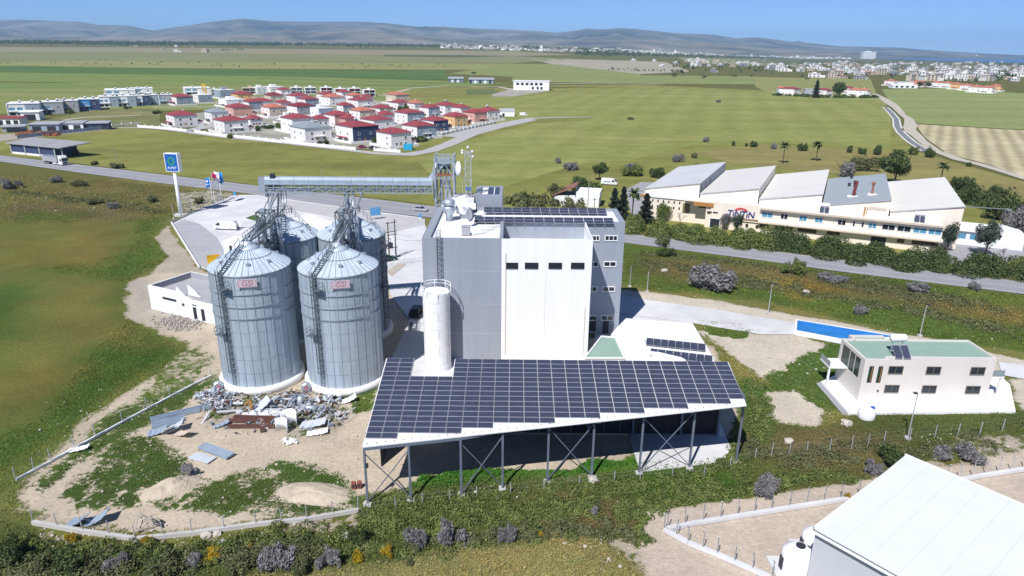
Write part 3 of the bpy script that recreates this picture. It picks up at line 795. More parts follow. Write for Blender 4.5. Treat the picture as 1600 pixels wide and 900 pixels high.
def window(parent, c, n, wd, ht, frame=WHITE, glass=GLASS, mull=1, name='window', depth_=.10, fw=.10):
    """c: centre on the wall face, n: outward normal (horizontal)"""
    n = Vector(n).normalized(); rz = math.atan2(n.x, -n.y)
    k = ('win', round(wd, 2), round(ht, 2), frame.name, mull, round(fw, 3)); k2 = ('pane', round(wd, 2), round(ht, 2), glass.name)
    if k not in MESHC:
        b = MB(); d = depth_
        b.box(-wd / 2, wd / 2, -d, .02, ht / 2 - fw, ht / 2); b.box(-wd / 2, wd / 2, -d - .04, .02, -ht / 2, -ht / 2 + fw)
        b.box(-wd / 2, -wd / 2 + fw, -d, .02, -ht / 2 + fw, ht / 2 - fw); b.box(wd / 2 - fw, wd / 2, -d, .02, -ht / 2 + fw, ht / 2 - fw)
        for i in range(mull):
            x = -wd / 2 + wd * (i + 1) / (mull + 1); b.box(x - fw * .4, x + fw * .4, -d * .8, .02, -ht / 2 + fw, ht / 2 - fw)
        MESHC[k] = b.mesh('window'); MESHC[k].materials.append(frame)
    if k2 not in MESHC:
        MESHC[k2] = MB().box(-wd / 2 + .02, wd / 2 - .02, -.03, .015, -ht / 2 + .02, ht / 2 - .02).mesh('pane'); MESHC[k2].materials.append(glass)
    o = inst(name, MESHC[k], parent, c, (0, 0, rz)); inst('pane', MESHC[k2], o)
    return o
MESHC = {}

MZ = 19.7                                   # parapet level
X0, X1, YF, YW, YB = -13.35, 18.3, 97.0, 108.0, 118.0
XA, XB = -1.6, 11.85
mill = thing('mill_building', (2, 105, 0), 'tall grey and white feed mill block with solar panels on its roof', 'building')
MO = Vector((2, 105, 0))
def mbox(name, x0, x1, y0, y1, z0, z1, material, parent=None):
    return MB().box(x0 - MO.x, x1 - MO.x, y0 - MO.y, y1 - MO.y, z0, z1).build(name, material, parent or mill)
# core set back behind the cladding, cladding panels with open joints
mbox('core', X0 + .12, XA, YF + .12, YB - .12, 0, MZ - .9, GREYR)
mbox('core', XA, X1 - .12, YW + .12, YB - .12, 0, MZ - .9, GREYR)
lev = [0, 4.55, 9.35, 14.6, MZ]
for a, c in zip(lev, lev[1:]):
    mbox('wall_panel', X0, XA - .02, YF, YF + .11, a + .02, c - .02, GREYP)
    mbox('wall_panel', X0, X0 + .11, YF + .11, YB, a + .02, c - .02, GREYP)
lev2 = [0, 4.0, 8.0, 12.2, 16.2, MZ]
for a, c in zip(lev2, lev2[1:]):
    mbox('wall_panel', XB + .02, X1, YW, YW + .11, a + .015, c - .015, GREYP)
    mbox('wall_panel', X1 - .11, X1, YW + .11, YB, a + .015, c - .015, GREYP)
mbox('joint_trim', X0 + .02, XA - .02, YF - .02, YF, 9.31, 9.39, ALU); mbox('joint_trim', X0 + .02, XA - .02, YF - .02, YF, 14.56, 14.64, ALU)
mbox('joint_trim', X0 + .02, XA - .02, YF - .02, YF, 4.51, 4.59, ALU)
# parapets and roofs
mbox('parapet', X0, XA, YF + .12, YF + .40, MZ - 1.1, MZ - .03, GREYP)
mbox('parapet', X0 + .12, X0 + 1.15, YF + .4, YB - .4, MZ - 1.1, MZ - .05, GREYP)
mbox('parapet', X0, X1, YB - .4, YB, MZ - 1.1, MZ, GREYP)
mbox('parapet', X1 - .7, X1 - .12, YW + .12, YB - .4, MZ - 1.1, MZ - .02, GREYP)
mbox('parapet', XA - .34, XB + .01, YW + .02, YW + .35, MZ - 3.6, MZ + .02, GREYP)
mbox('parapet', XB + .01, X1 - .7, YW + .115, YW + .35, MZ - 1.6, MZ - .012, GREYP)
mbox('parapet', XA - .35, XA, YF + .4, YW, MZ - 1.1, MZ - .01, GREYP)
mbox('roof', X0 + 1.15, XA - .35, YF + .4, YB - .4, MZ - 1.0, MZ - .55, ROOFW)
mbox('roof', XA - .35, X1 - .7, YW + .35, YB - .4, MZ - 1.0, MZ - .5, ROOFW)
mbox('back_wall', X0, X1, YB, YB + .1, 0, MZ - .1, GREYP)
# white front bay: three tall panels, recessed joints
wb = [XA, 2.75, 7.0, XB]
mbox('white_bay', XA + .06, XB - .06, YF + .1, YW - .01, 0, MZ - 2.9, ROOFW)
for i, (a, c) in enumerate(zip((XA, 5.05), (5.03, XB))):
    mbox('wall_panel', a, c, YF - .06, YF + .10, 0, MZ - .02, WCLAD)
mbox('wall_panel', XB - .16, XB, YF + .10, YW, 0, MZ - .02, WHITE)
mbox('wall_panel', XA, XA + .16, YF + .10, YW, MZ - 2.9, MZ - .03, GREYP)
mbox('rain_pipe', XA + .55, XA + .68, YF - .16, YF - .06, 1.2, MZ - 2.2, BEIGE); mbox('rain_pipe', XB - .75, XB - .64, YF - .14, YF - .06, 1.2, 9, BEIGE)
for uu in (800, 830.5, 867.5, 902.5):
    p = G(uu, 415, 0); zc = CAM_Z + ray(uu, 415).z / ray(uu, 415).y * (YF - .06); xc = ray(uu, 415).x / ray(uu, 415).y * (YF - .06)
    window(mill, (xc - MO.x, YF - .06 - MO.y, zc), (0, -1, 0), 2.0 if uu > 802 else 1.8, .92, BLACKM, GLASS, 1, fw=.05)
for vv_ in (372, 412.5, 451.5, 496.5):
    for uu, wd in ((955, 2.1), (929, 1.7)):
        uu2 = uu - (vv_ - 372) * .05; d = ray(uu2, vv_); k = YW / d.y
        window(mill, (d.x * k - MO.x, YW - MO.y, CAM_Z + d.z * k), (0, -1, 0), wd, .95, WHITE, GLASS, 2 if vv_ < 380 else 1, fw=.12)
mbox('louvre', 12.2, 14.4, YW - .12, YW - .01, .6, 3.1, BLACKM)
mbox('door', 15.6, 16.6, YW - .08, YW - .01, 0.1, 2.4, BLACKM)
# caged ladder on the grey wall
def caged_ladder(parent, base, z0, z1, n, wd=.5, cage=.42, material=STEELD, step=.45, hoops=True, dz_cage=2.2):
    n = Vector(n).normalized(); s_ = Vector((-n.y, n.x, 0)); base = Vector(base); b = MB()
    for k in (-1, 1): b.bar(base + s_ * k * wd / 2 + Vector((0, 0, z0)), base + s_ * k * wd / 2 + Vector((0, 0, z1)), .07)
    z = z0 + .2
    while z < z1: b.bar(base - s_ * wd / 2 + Vector((0, 0, z)), base + s_ * wd / 2 + Vector((0, 0, z)), .045); z += step
    lad = b.build('ladder', material, parent)
    if hoops:
        b = MB(); z = z0 + dz_cage
        while z < z1 + .6:
            pr = None
            for q in range(7):
                a = math.pi * q / 6; pt = base + s_ * math.cos(a) * cage + n * math.sin(a) * cage * 1.5 + Vector((0, 0, z))
                if pr is not None: b.bar(pr, pt, .05)
                pr = pt
            z += .9
        for q in (1, 2, 3, 4, 5):
            a = math.pi * q / 6; pt = base + s_ * math.cos(a) * cage + n * math.sin(a) * cage * 1.5
            b.bar(pt + Vector((0, 0, z0 + dz_cage)), pt + Vector((0, 0, z1 + .5)), .04)
        b.build('safety_cage', material, lad)
    return lad
caged_ladder(mill, (G(685, 372, MZ).x - MO.x, YF - .12 - MO.y, 0), 8, MZ + 1.0, (0, -1, 0), .55, .45)
# roof solar arrays
PW, PL = .98, 1.56
sm_ = solar_mesh(PL, PW)
for row, (v0, u0, nn) in enumerate(((345.5, 740.5, 14), (331.2, 755.5, 13))):
    p0 = G(u0, v0, 19.75); til = R(14)
    for j in range(2):
        for i in range(nn):
            y_ = p0.y + .5 + j * 1.0 * math.cos(til); z_ = 19.55 + (j + .5) * 1.0 * math.sin(til)
            inst('solar_panel', sm_, mill, (p0.x + (i + .5) * 1.62 - MO.x, y_ - MO.y, z_ + row * .12), (til, 0, 0))
    b = MB()
    for i in range(nn + 1):
        x = p0.x + i * 1.62 - MO.x; b.bar((x, p0.y - MO.y, 19.15), (x, p0.y + 2.1 - MO.y, 19.15 + .6 + row * .1), .06); b.bar((x, p0.y + 2.1 - MO.y, 19.1), (x, p0.y + 2.1 - MO.y, 19.9), .06)
    b.build('panel_rack', ALU, mill)
# stair head on the roof
pc = G(764, 316, 19.8); yy = min(pc.y, 119.5)
k = yy / ray(742.5, 316).y
xa, xb = ray(742.5, 316).x * k, ray(785, 316).x * k
zb_ = 19.15; zt_ = CAM_Z + ray(764, 304).z / ray(764, 304).y * yy
yb2 = G(764, 290.5, zt_ + .0).y
mbox('stair_head', xa, xb, yy, yy + .25, zb_ - 1, zt_, GREYP); mbox('stair_head', xa, xa + .9, yy + .25, yb2, zb_ - 1, zt_ - .003, GREYP)
mbox('stair_head', xb - .55, xb, yy + .25, yb2, zb_ - 1, zt_ - .005, GREYP); mbox('stair_head', xa + .9, xb - .55, yb2 - .2, yb2, zb_ - 1, zt_ - .002, GREYP)
mbox('stair_roof', xa + .9, xb - .55, yy + .25, yb2 - .2, zb_ - 1, zt_ - .35, ROOFW)
for kx in (.45, .70):
    mbox('skylight', xa + (xb - xa) * kx, xa + (xb - xa) * (kx + .19), yy + .6, yb2 - .6, zt_ - .35, zt_ - .12, PANEL)
# round-backed white cover behind the parapet
b = MB(); q0 = G(690, 324, 19.6); q1 = G(741, 322, 19.6); n = 9; prof = []
for i in range(n):
    a = i / (n - 1); prof.append((q0.x - .6 + (q1.x - q0.x + .6) * a, 19.0 + 2.1 * math.sin(min(1, a * 2.0) * math.pi / 2)))
vs = [(x - MO.x, 118.6 - MO.y, z) for x, z in prof] + [(x - MO.x, 123.0 - MO.y, z) for x, z in prof] + [(x - MO.x, 118.6 - MO.y, 16) for x, z in prof] + [(x - MO.x, 123.0 - MO.y, 16) for x, z in prof]
fs = [(i, i + 1, n + i + 1, n + i) for i in range(n - 1)] + [(2 * n + i, 2 * n + i + 1, i + 1, i) for i in range(n - 1)] + [(n - 1, 3 * n - 1, 4 * n - 1, 2 * n - 1), (0, n, 3 * n, 2 * n)]
b.add(vs, fs).build('vaulted_roof', ROOFW, mill)
mbox('support_wall', q0.x - .5, q1.x, 118.2, 122.9, 0, 15.98, GREYR)
# roof plant
RZ = MZ - .55
p = G(702, 345, RZ); t_ = thing('roof_cowl', (p.x, p.y, RZ), 'silver ventilation cowl standing alone on the mill roof', 'vent')
MB().lathe([(.55, 0), (.55, 1.0), (.95, 1.5), (1.05, 2.3), (.75, 2.6)], 16).build('drum', STEEL, t_, True)
MB().lathe([(.8, 2.65), (1.05, 2.75), (1.0, 3.3), (.6, 3.65), (.1, 3.75)], 16).build('hood', STEEL, t_, True)
b = MB()
for a in range(4): b.tube((math.cos(a * 1.57 + .7) * .6, math.sin(a * 1.57 + .7) * .6, 0), (math.cos(a * 1.57 + .7) * .6, math.sin(a * 1.57 + .7) * .6, 1.3), .05)
b.build('leg', STEELD, t_)
p = G(725, 341, RZ); t_ = thing('roof_blower', (p.x, p.y, RZ), 'white round blower fan by the black openings on the mill roof', 'fan')
o = MB().lathe([(1.25, -.55), (1.35, -.3), (1.35, .3), (1.2, .55)], 20).build('fan_housing', WHITE, t_, True); o.rotation_euler = (R(78), 0, R(25)); o.location = (0, 0, 1.9)
MB().box(-.7, .7, -.5, .5, 0, .7).build('base', STEELD, t_); MB().box(.8, 2.0, -.3, .5, 1.6, 2.5).build('outlet', WHITE, t_)
MB().tube((0, 0, 1.9), (0, -.75, 1.95), .28, 12).build('hub', CARS, t_)
p = G(733, 354, RZ); t_ = thing('roof_dish', (p.x, p.y, RZ), 'grey oval dish on a white stand on the mill roof', 'dish')
o = MB().lathe([(.02, 0), (.6, .06), (.95, .22), (1.0, .25), (.6, .12)], 20).build('reflector', GREYR, t_, True); o.rotation_euler = (R(75), 0, R(35)); o.location = (0, 0, 2.0); o.scale = (.7, 1.15, 1)
MB().tube((0, .1, 0), (0, .1, 2.0), .1).build('stand', WHITE, t_)
p = G(728, 369, RZ); t_ = thing('roof_cabinet', (p.x, p.y + .4, RZ), 'grey square air unit near the front of the mill roof', 'air unit')
MB().box(-.62, .62, -.4, .4, .12, 1.45).build('casing', GREYR, t_); MB().box(-.70, .70, -.48, .48, 1.45, 1.55).build('lid', ALU, t_); MB().box(-.6, .6, -.36, .36, 0, .12).build('base', RUST, t_)
p = G(755, 366, RZ); t_ = thing('roof_duct', (p.x, p.y, RZ), 'low white duct run on the mill roof beside the air unit', 'duct')
for i in range(3):
    o = MB().box(-1.3, 1.3, -.18, .18, .1, .42).build('duct', WHITE, t_); o.location = (i * 1.0 - .6, i * 2.0, 0); o.rotation_euler = (0, 0, R(38))
mbox('black_opening', G(712, 337, RZ).x, G(740, 337, RZ).x, 115.4, 117.4, RZ, RZ + 1.35, BLACKM)
mbox('duct_trough', G(743, 350, RZ).x, G(776, 350, RZ).x, YW + .5, YW + .95, RZ, RZ + .45, BEIGE)

# ------------------------------------------------------------------ white round tank in front of the mill
pt = G(684, 583); TC = Vector((-11.15, 94.3, 0))
tank = thing('white_tank', TC, 'slim white ringed storage tank with a railed top against the grey mill wall', 'tank')
TR, TH = 2.0, 12.4
b = MB()
for i in range(9):
    z0, z1 = TH * i / 9, TH * (i + 1) / 9
    ring = MB().lathe([(TR - .02, z0 + .02), (TR, z0 + .05), (TR, z1 - .05), (TR - .02, z1 - .02)], 36).build('ring', WHITE, tank, True)
    smooth_angle(ring, 20)
    a0 = -math.pi / 2 + (.25 if i % 2 else -.35)
    MB().box(-.025, .025, -.02, .03, z0 + .06, z1 - .06).build('seam', ALU, tank).matrix_local = Matrix.Translation((TR * math.cos(a0 + .6), TR * math.sin(a0 + .6), 0)) @ Matrix.Rotation(a0 + .6 + math.pi / 2, 4, 'Z')
MB().lathe([(TR - .12, .1), (TR - .12, TH - .25)], 32).build('inner_shell', CONC, tank, True)
MB().lathe([(TR - .15, TH - .35), (TR - .15, TH - .2)], 32).build('top', mat('dusty_top', (.62, .5, .42), .95, var=.3, scale=2.5), tank)
b = MB()
for zz in (.55, 1.05):
    pr = None
    for q in range(33):
        a = 2 * math.pi * q / 32; pp = Vector(((TR + .18) * math.cos(a), (TR + .18) * math.sin(a), TH + zz))
        if pr is not None: b.bar(pr, pp, .06)
        pr = pp
for q in range(8):
    a = 2 * math.pi * q / 8 + .2; b.bar(((TR + .18) * math.cos(a), (TR + .18) * math.sin(a), TH - .3), ((TR + .18) * math.cos(a), (TR + .18) * math.sin(a), TH + 1.05), .07)
b.build('railing', WHITE, tank)
b = MB()
for q in range(6): b.bar((-1.3 + q * .5, -1.2, TH - .15), (-1.2 + q * .45, 1.2, TH - .15), .08)
b.build('grille', RUST, tank)

# ------------------------------------------------------------------ annex east of the mill
an = thing('annex', (15.6, 100, 0), 'low annex with a pale green roof beside the mill', 'building')
pl_ = [G(u, v, 3.6) for u, v in ((914, 560), (976, 560), (961, 528), (940, 526))]
pl_ = [(p.x - 15.6, p.y - 100) for p in pl_]
MB().prism([(x * .985, y) for x, y in pl_], 0, 3.4).build('wall', WHITE, an); MB().prism(pl_, 3.4, 3.6).build('roof', GREENR, an)
b = MB(); 
for a, c in zip(pl_, pl_[1:] + pl_[:1]): b.bar((*a, 3.66), (*c, 3.66), .22, .2)
b.build('roof_edge', WHITE, an)
b = MB()
for k in range(3): b.box(-.6 + k * .75, .05 + k * .75, -.4, .4, 0, 1.0)
p = G(949, 519); o = thing('crate_stack', (p.x, p.y, 0), 'stack of white plastic crates at the foot of the mill corner', 'crates')
for k in range(6):
    c = MB(); x, z = (k % 2) * .95 - .5, (k // 2) * .6
    for s1 in (-1, 1):
        c.box(x - .42, x + .42, s1 * .38 - .03, s1 * .38 + .03, z, z + .12); c.box(x - .42, x + .42, s1 * .38 - .03, s1 * .38 + .03, z + .42, z + .56)
        c.box(x + s1 * .42 - .03, x + s1 * .42 + .03, -.41, .41, z, z + .56)
    c.box(x - .4, x + .4, -.35, .35, z + .02, z + .08); c.build('crate', WHITE, o)
ls_ = [G(u, v, 1.5) for u, v in ((976, 497), (1082, 505.5), (1098, 532), (1116, 563), (1108, 590), (1000, 598), (950, 560), (955, 522))]; lc = ls_[0].copy(); lc.z = 0
ls = thing('low_store', lc, 'low store with a plain white roof east of the mill', 'building')
pp_ = [(q.x - lc.x, q.y - lc.y) for q in ls_][::-1]; ct = Vector((sum(q[0] for q in pp_) / 8, sum(q[1] for q in pp_) / 8))
MB().prism([(ct.x + (q[0] - ct.x) * .97, ct.y + (q[1] - ct.y) * .97) for q in pp_], 0, 1.3).build('wall', WHITE, ls); MB().prism(pp_, 1.3, 1.5).build('roof', ROOFW, ls)
# low solar table on the slab
st = thing('solar_table', G(1035, 560, 1.5), 'two rows of solar panels lying on the white store roof east of the mill', 'solar panels')
smp = solar_mesh(1.12, 2.05)
for (u0, v0, u1, v1, n_) in ((1011, 536, 1104, 546, 8), (1017, 553, 1115, 565, 8)):
    a, c = G(u0, v0, 1.95), G(u1, v1, 1.95)
    for i in range(n_):
        p = a.lerp(c, (i + .5) / n_) - st.location
        inst('solar_panel', smp, st, (p.x, p.y + .7, .45), (R(10), 0, math.atan2(c.y - a.y, c.x - a.x)))
    b = MB(); b.bar(a - st.location + Vector((0, .2, -.35)), c - st.location + Vector((0, .2, -.35)), .08); b.bar(a - st.location + Vector((0, 1.4, -.15)), c - st.location + Vector((0, 1.4, -.15)), .08)
    for i in range(5):
        p = a.lerp(c, i / 4) - st.location; b.bar((p.x, p.y + .2, 0), (p.x, p.y + .2, .25), .07); b.bar((p.x, p.y + 1.4, 0), (p.x, p.y + 1.4, .42), .07)
    b.build('rack', ALU, st)
b = MB(); L = [G(u, v, 1.9) for u, v in ((945, 543), (975, 543), (1010, 549), (1040, 557), (1066, 562), (1071, 563.5))]
o = thing('white_trough', L[0], 'curved white trough lying across the store roof in front of the solar panels', 'trough')
wd_ = [.12, .55, .85, .9, .6, .2]
vs, fs = [], []
for i, p in enumerate(L):
    for dy, dz in ((-wd_[i], 0), (-wd_[i], .5), (wd_[i], .5), (wd_[i], 0)): vs.append((p.x - L[0].x, p.y - L[0].y + dy, dz - .38))
for i in range(len(L) - 1):
    for q in range(4): fs.append((i * 4 + q, (i + 1) * 4 + q, (i + 1) * 4 + (q + 1) % 4, i * 4 + (q + 1) % 4))
fs += [(0, 1, 2, 3), tuple(4 * len(L) - 4 + q for q in (3, 2, 1, 0))]
b.add(vs, fs).build('trough', WHITE, o)

# ================================================================== SOLAR CANOPY
CS = .192; CZ0, CY0 = 7.1, 61.1
def onroof(u, v):
    d = ray(u, v); k = (CZ0 - CS * CY0 - CAM_Z) / (d.z - CS * d.y)
    return Vector((d.x * k, d.y * k, CAM_Z + d.z * k))
cFL, cFR, cBL, cBR = onroof(566, 698), onroof(1166.5, 633), onroof(605, 560), onroof(1137, 567)
rz_ = lambda y: CZ0 + CS * (y - CY0)
canopy = thing('solar_canopy', (6, 68, 0), 'large open steel canopy covered with rows of dark solar panels', 'canopy')
CO = Vector((6, 68, 0))
YBK = (cBL.y + cBR.y) / 2; XL, XR = cBL.x, cBR.x
colw = (XR - XL) / 25
cosS = math.cos(math.atan(CS)); pitch = (YBK - onroof(567, 686).y) / 16
rows_ = [16, 16, 15, 15, 15, 15, 14, 14, 13, 13, 13, 13, 12, 12, 12, 11, 11, 11, 10, 10, 10, 9, 9, 9, 8]
psm = solar_mesh(colw - .05, pitch / cosS - .035)
for c in range(25):
    for rI in range(4 if c in (2, 3, 4) else 0, rows_[c]):
        y = YBK - (rI + .5) * pitch; xx = XL + (c + .5) * colw
        inst('solar_panel', psm, canopy, (xx - CO.x, y - CO.y, rz_(y) + .09), (math.atan(CS), 0, 0))
# roof deck with the bay cut out round the white tank
def deck(poly, name='roof_sheet'):
    b = MB(); b.prism([(x - CO.x, y - CO.y) for x, y in poly], [rz_(y) - .14 for x, y in poly], [rz_(y) for x, y in poly]); q_ = MB(); q_.prism([(x - CO.x, y - CO.y) for x, y in poly], [rz_(y) - .19 for x, y in poly], [rz_(y) - .145 for x, y in poly]); q_.build('light_stop_under', mat('light_stop_dark', (.07, .075, .085), .8), canopy); return b.build(name, ROOFW, canopy)  # dark underside sheet is added to cut light bouncing beneath the roof
yn = YBK - 4 * pitch; xn0, xn1 = XL + 2 * colw + .05, XL + 5 * colw - .05
fe = lambda x: cFL.y + (cFR.y - cFL.y) * (x - cFL.x) / (cFR.x - cFL.x)
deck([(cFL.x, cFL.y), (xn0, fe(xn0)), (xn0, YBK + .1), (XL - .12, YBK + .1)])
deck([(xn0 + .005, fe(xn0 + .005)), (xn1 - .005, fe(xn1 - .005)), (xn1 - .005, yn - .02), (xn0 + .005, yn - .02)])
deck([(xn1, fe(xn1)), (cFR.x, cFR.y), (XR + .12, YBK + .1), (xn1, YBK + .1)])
def cbar(name, a, c, w_, h=None, material=POSTB, parent=None):
    return MB().bar(Vector(a) - CO, Vector(c) - CO, w_, h).build(name, material, parent or canopy)
posts = [G(u, v) for u, v in ((573, 793), (641.5, 784), (721, 774), (785, 764), (855, 753.5), (924, 747), (998.5, 740), (1076.6, 731), (1150, 721))]
xl = [p.x for p in posts]; dirv = (posts[-1] - posts[0]).normalized()
posts = [Vector((p.x, max(p.y, fe(p.x) + .02), 0)) for p in posts]
tops = [Vector((p.x, p.y, rz_(p.y) - .45)) for p in posts]
for p, q in zip(posts, tops):
    cbar('post', p, q, .22); cbar('footing', p + Vector((0, 0, -.1)), p + Vector((0, 0, .18)), .8, .8, CONC)
for i in (0, 2, 4, 6):
    cbar('brace', posts[i] + Vector((0, 0, .3)), tops[i + 1] - Vector((0, 0, .5)), .09); cbar('brace', posts[i + 1] + Vector((0, .1, .3)), tops[i] + Vector((0, .1, -.5)), .09)
for a, c in zip(tops, tops[1:]): cbar('edge_beam', a + Vector((0, 0, .12)), c + Vector((0, 0, .12)), .16, .3)
bposts = [Vector((min(max(p.x + .6, XL + .4), XR - .4), YBK - .6, 0)) for p in posts]
for p in [q for q in bposts if not xn0 - .3 < q.x < xn1 + .3]: cbar('post', p, Vector((p.x, p.y, rz_(p.y) - .4)), .24)
for f_, bk in zip(tops, bposts):
    if xn0 - .3 < bk.x < xn1 + .3: continue
    cbar('rafter', f_ + Vector((0, 0, .14)), Vector((bk.x, bk.y, rz_(bk.y) - .30)), .16, .3)
for q in np.linspace(.5, .95, 4):
    y = YBK - (YBK - cFR.y) * q; cbar('purlin', (XL, y, rz_(y) - .2), (XR, y, rz_(y) - .2), .08, .12)
for q in (.3, .6, .85):
    y = cFL.y + (cFR.y - cFL.y) * q; xe = cFL.x + (cFR.x - cFL.x) * q; cbar('purlin', (XL - .2, y, rz_(y) - .2), (xe, y, rz_(y) - .2), .08, .12)
for k in range(20):
    xa_, xb_ = XL + .3 + (XR - XL - .6) * k / 20, XL + .3 + (XR - XL - .6) * (k + 1) / 20 - .03
    if xb_ < xn0 - .2 or xa_ > xn1 + .2: MB().box(xa_ - CO.x, xb_ - CO.x, YBK - .35 - CO.y, YBK - .25 - CO.y, 0, rz_(YBK) - .45).build('light_stop_back', mat('light_stop_black', (.022, .024, .030), .7), canopy)  # unseen near-black back wall, added to keep skylight out under the canopy
MB().box(XL + .2 - CO.x, XL + .3 - CO.x, YBK - 8 - CO.y, YBK - .4 - CO.y, 0, 7.5).build('light_stop_side', mat('light_stop_black', (.022, .024, .030), .7), canopy)  # unseen side screen, added to block light under the canopy
b = MB(); rg = random.Random(4)
for i in range(46):
    x = cFL.x + (cFR.x - cFL.x) * (i + .5) / 46; y = fe(x) + .35; b.box(x - CO.x - .04, x - CO.x + .04, y - CO.y - .06, y - CO.y + .06, rz_(y), rz_(y) + .07)
b.build('roof_clips', BLACKM, canopy)['kind'] = 'stuff'
cbar('floodlight', tops[5] + Vector((.6, -.1, -.2)), tops[5] + Vector((.6, -.1, .1)), .35, .2, ALU); cbar('floodlight', tops[5] + Vector((1.1, -.1, -.2)), tops[5] + Vector((1.1, -.1, .1)), .35, .2, ALU)
cbar('meter_box', posts[0] + Vector((.2, -.1, 4.6)), posts[0] + Vector((.2, -.1, 5.1)), .3, .2, BLACKM)

# ================================================================== GRAIN SILOS
SR, SZB, SZE, SZA = 5.38, 1.0, 17.4, 20.35
DGAL = mat('dark_galvanised', (.13, .15, .18), .55, .2)
SILOW = mat('silo_wall', (.44, .51, .585), .48, .30, var=.16, scale=.7, streak=True)
t = SILOW.node_tree; gz_ = t.nodes.new('ShaderNodeNewGeometry'); sx_ = t.nodes.new('ShaderNodeSeparateXYZ'); t.links.new(gz_.outputs['Position'], sx_.inputs[0])
mm = t.nodes.new('ShaderNodeMath'); mm.operation = 'MULTIPLY'; mm.inputs[1].default_value = 2 * math.pi / .11; t.links.new(sx_.outputs[2], mm.inputs[0])
ms = t.nodes.new('ShaderNodeMath'); ms.operation = 'SINE'; t.links.new(mm.outputs[0], ms.inputs[0])
bp = t.nodes.new('ShaderNodeBump'); bp.inputs['Strength'].default_value = .25; bp.inputs['Distance'].default_value = .02
t.links.new(ms.outputs[0], bp.inputs['Height']); t.links.new(bp.outputs[0], t.nodes['Principled BSDF'].inputs['Normal'])
SILOR = mat('silo_roof', (.56, .635, .72), .45, .25, var=.08, scale=1.0)
NST, NRP = 30, 40
m_stiff = MB().box(-.06, .06, -.06, .05, SZB + .05, SZE - .1).mesh('stiffener'); m_stiff.materials.append(mat('stiffener_steel', (.40, .46, .53), .5, .3))
# one course sheet of wall, shared: 8 courses x 15 sheets
NS, NC = 15, 8
m_sheet = None
def arc_sheet(r_, a0, a1, z0, z1, n=4):
    b = MB(); vs = []; fs = []
    for i in range(n + 1):
        a = a0 + (a1 - a0) * i / n
        for z in (z0, z1): vs.append((r_ * math.cos(a), r_ * math.sin(a), z))
    for i in range(n): fs.append((2 * i, 2 * i + 2, 2 * i + 3, 2 * i + 1))
    return b.add(vs, fs)
ch = (SZE - SZB) / NC
m_sheet = arc_sheet(SR, 0, 2 * math.pi / NS - .004, .015, ch - .015, 5).mesh('wall_sheet', True); m_sheet.materials.append(SILOW)
b = MB(); a1 = 2 * math.pi / NRP; r0, r1 = SR + .12, .95
def rz2(r_): return SZA - .35 - (SZA - .35 - SZE) * (r_ - r1) / (r0 - r1)
b.add([(r0 * math.cos(0), r0 * math.sin(0), rz2(r0)), (r0 * math.cos(a1), r0 * math.sin(a1), rz2(r0)), (r1 * math.cos(a1), r1 * math.sin(a1), rz2(r1)), (r1, 0, rz2(r1))], [(0, 1, 2, 3)])
b.bar((r0, 0, rz2(r0) + .05), (r1, 0, rz2(r1) + .05), .05, .12)
m_roofp = b.mesh('roof_panel'); m_roofp.materials.append(SILOR)
PINKP = mat('pale_pink_plate', (.56, .48, .53), .5); LOGR = mat('logo_red', (.45, .20, .24), .5)
GSI = text_mesh('GSI', .95, LOGR, extrude=.015, shear=.2)

def ring_tube(r_, z, t_=.05, n=48, a0=0, a1=2 * math.pi):
    b = MB(); pr = None
    for q in range(n + 1):
        a = a0 + (a1 - a0) * q / n; pp = Vector((r_ * math.cos(a), r_ * math.sin(a), z))
        if pr is not None: b.bar(pr, pp, t_)
        pr = pp
    return b

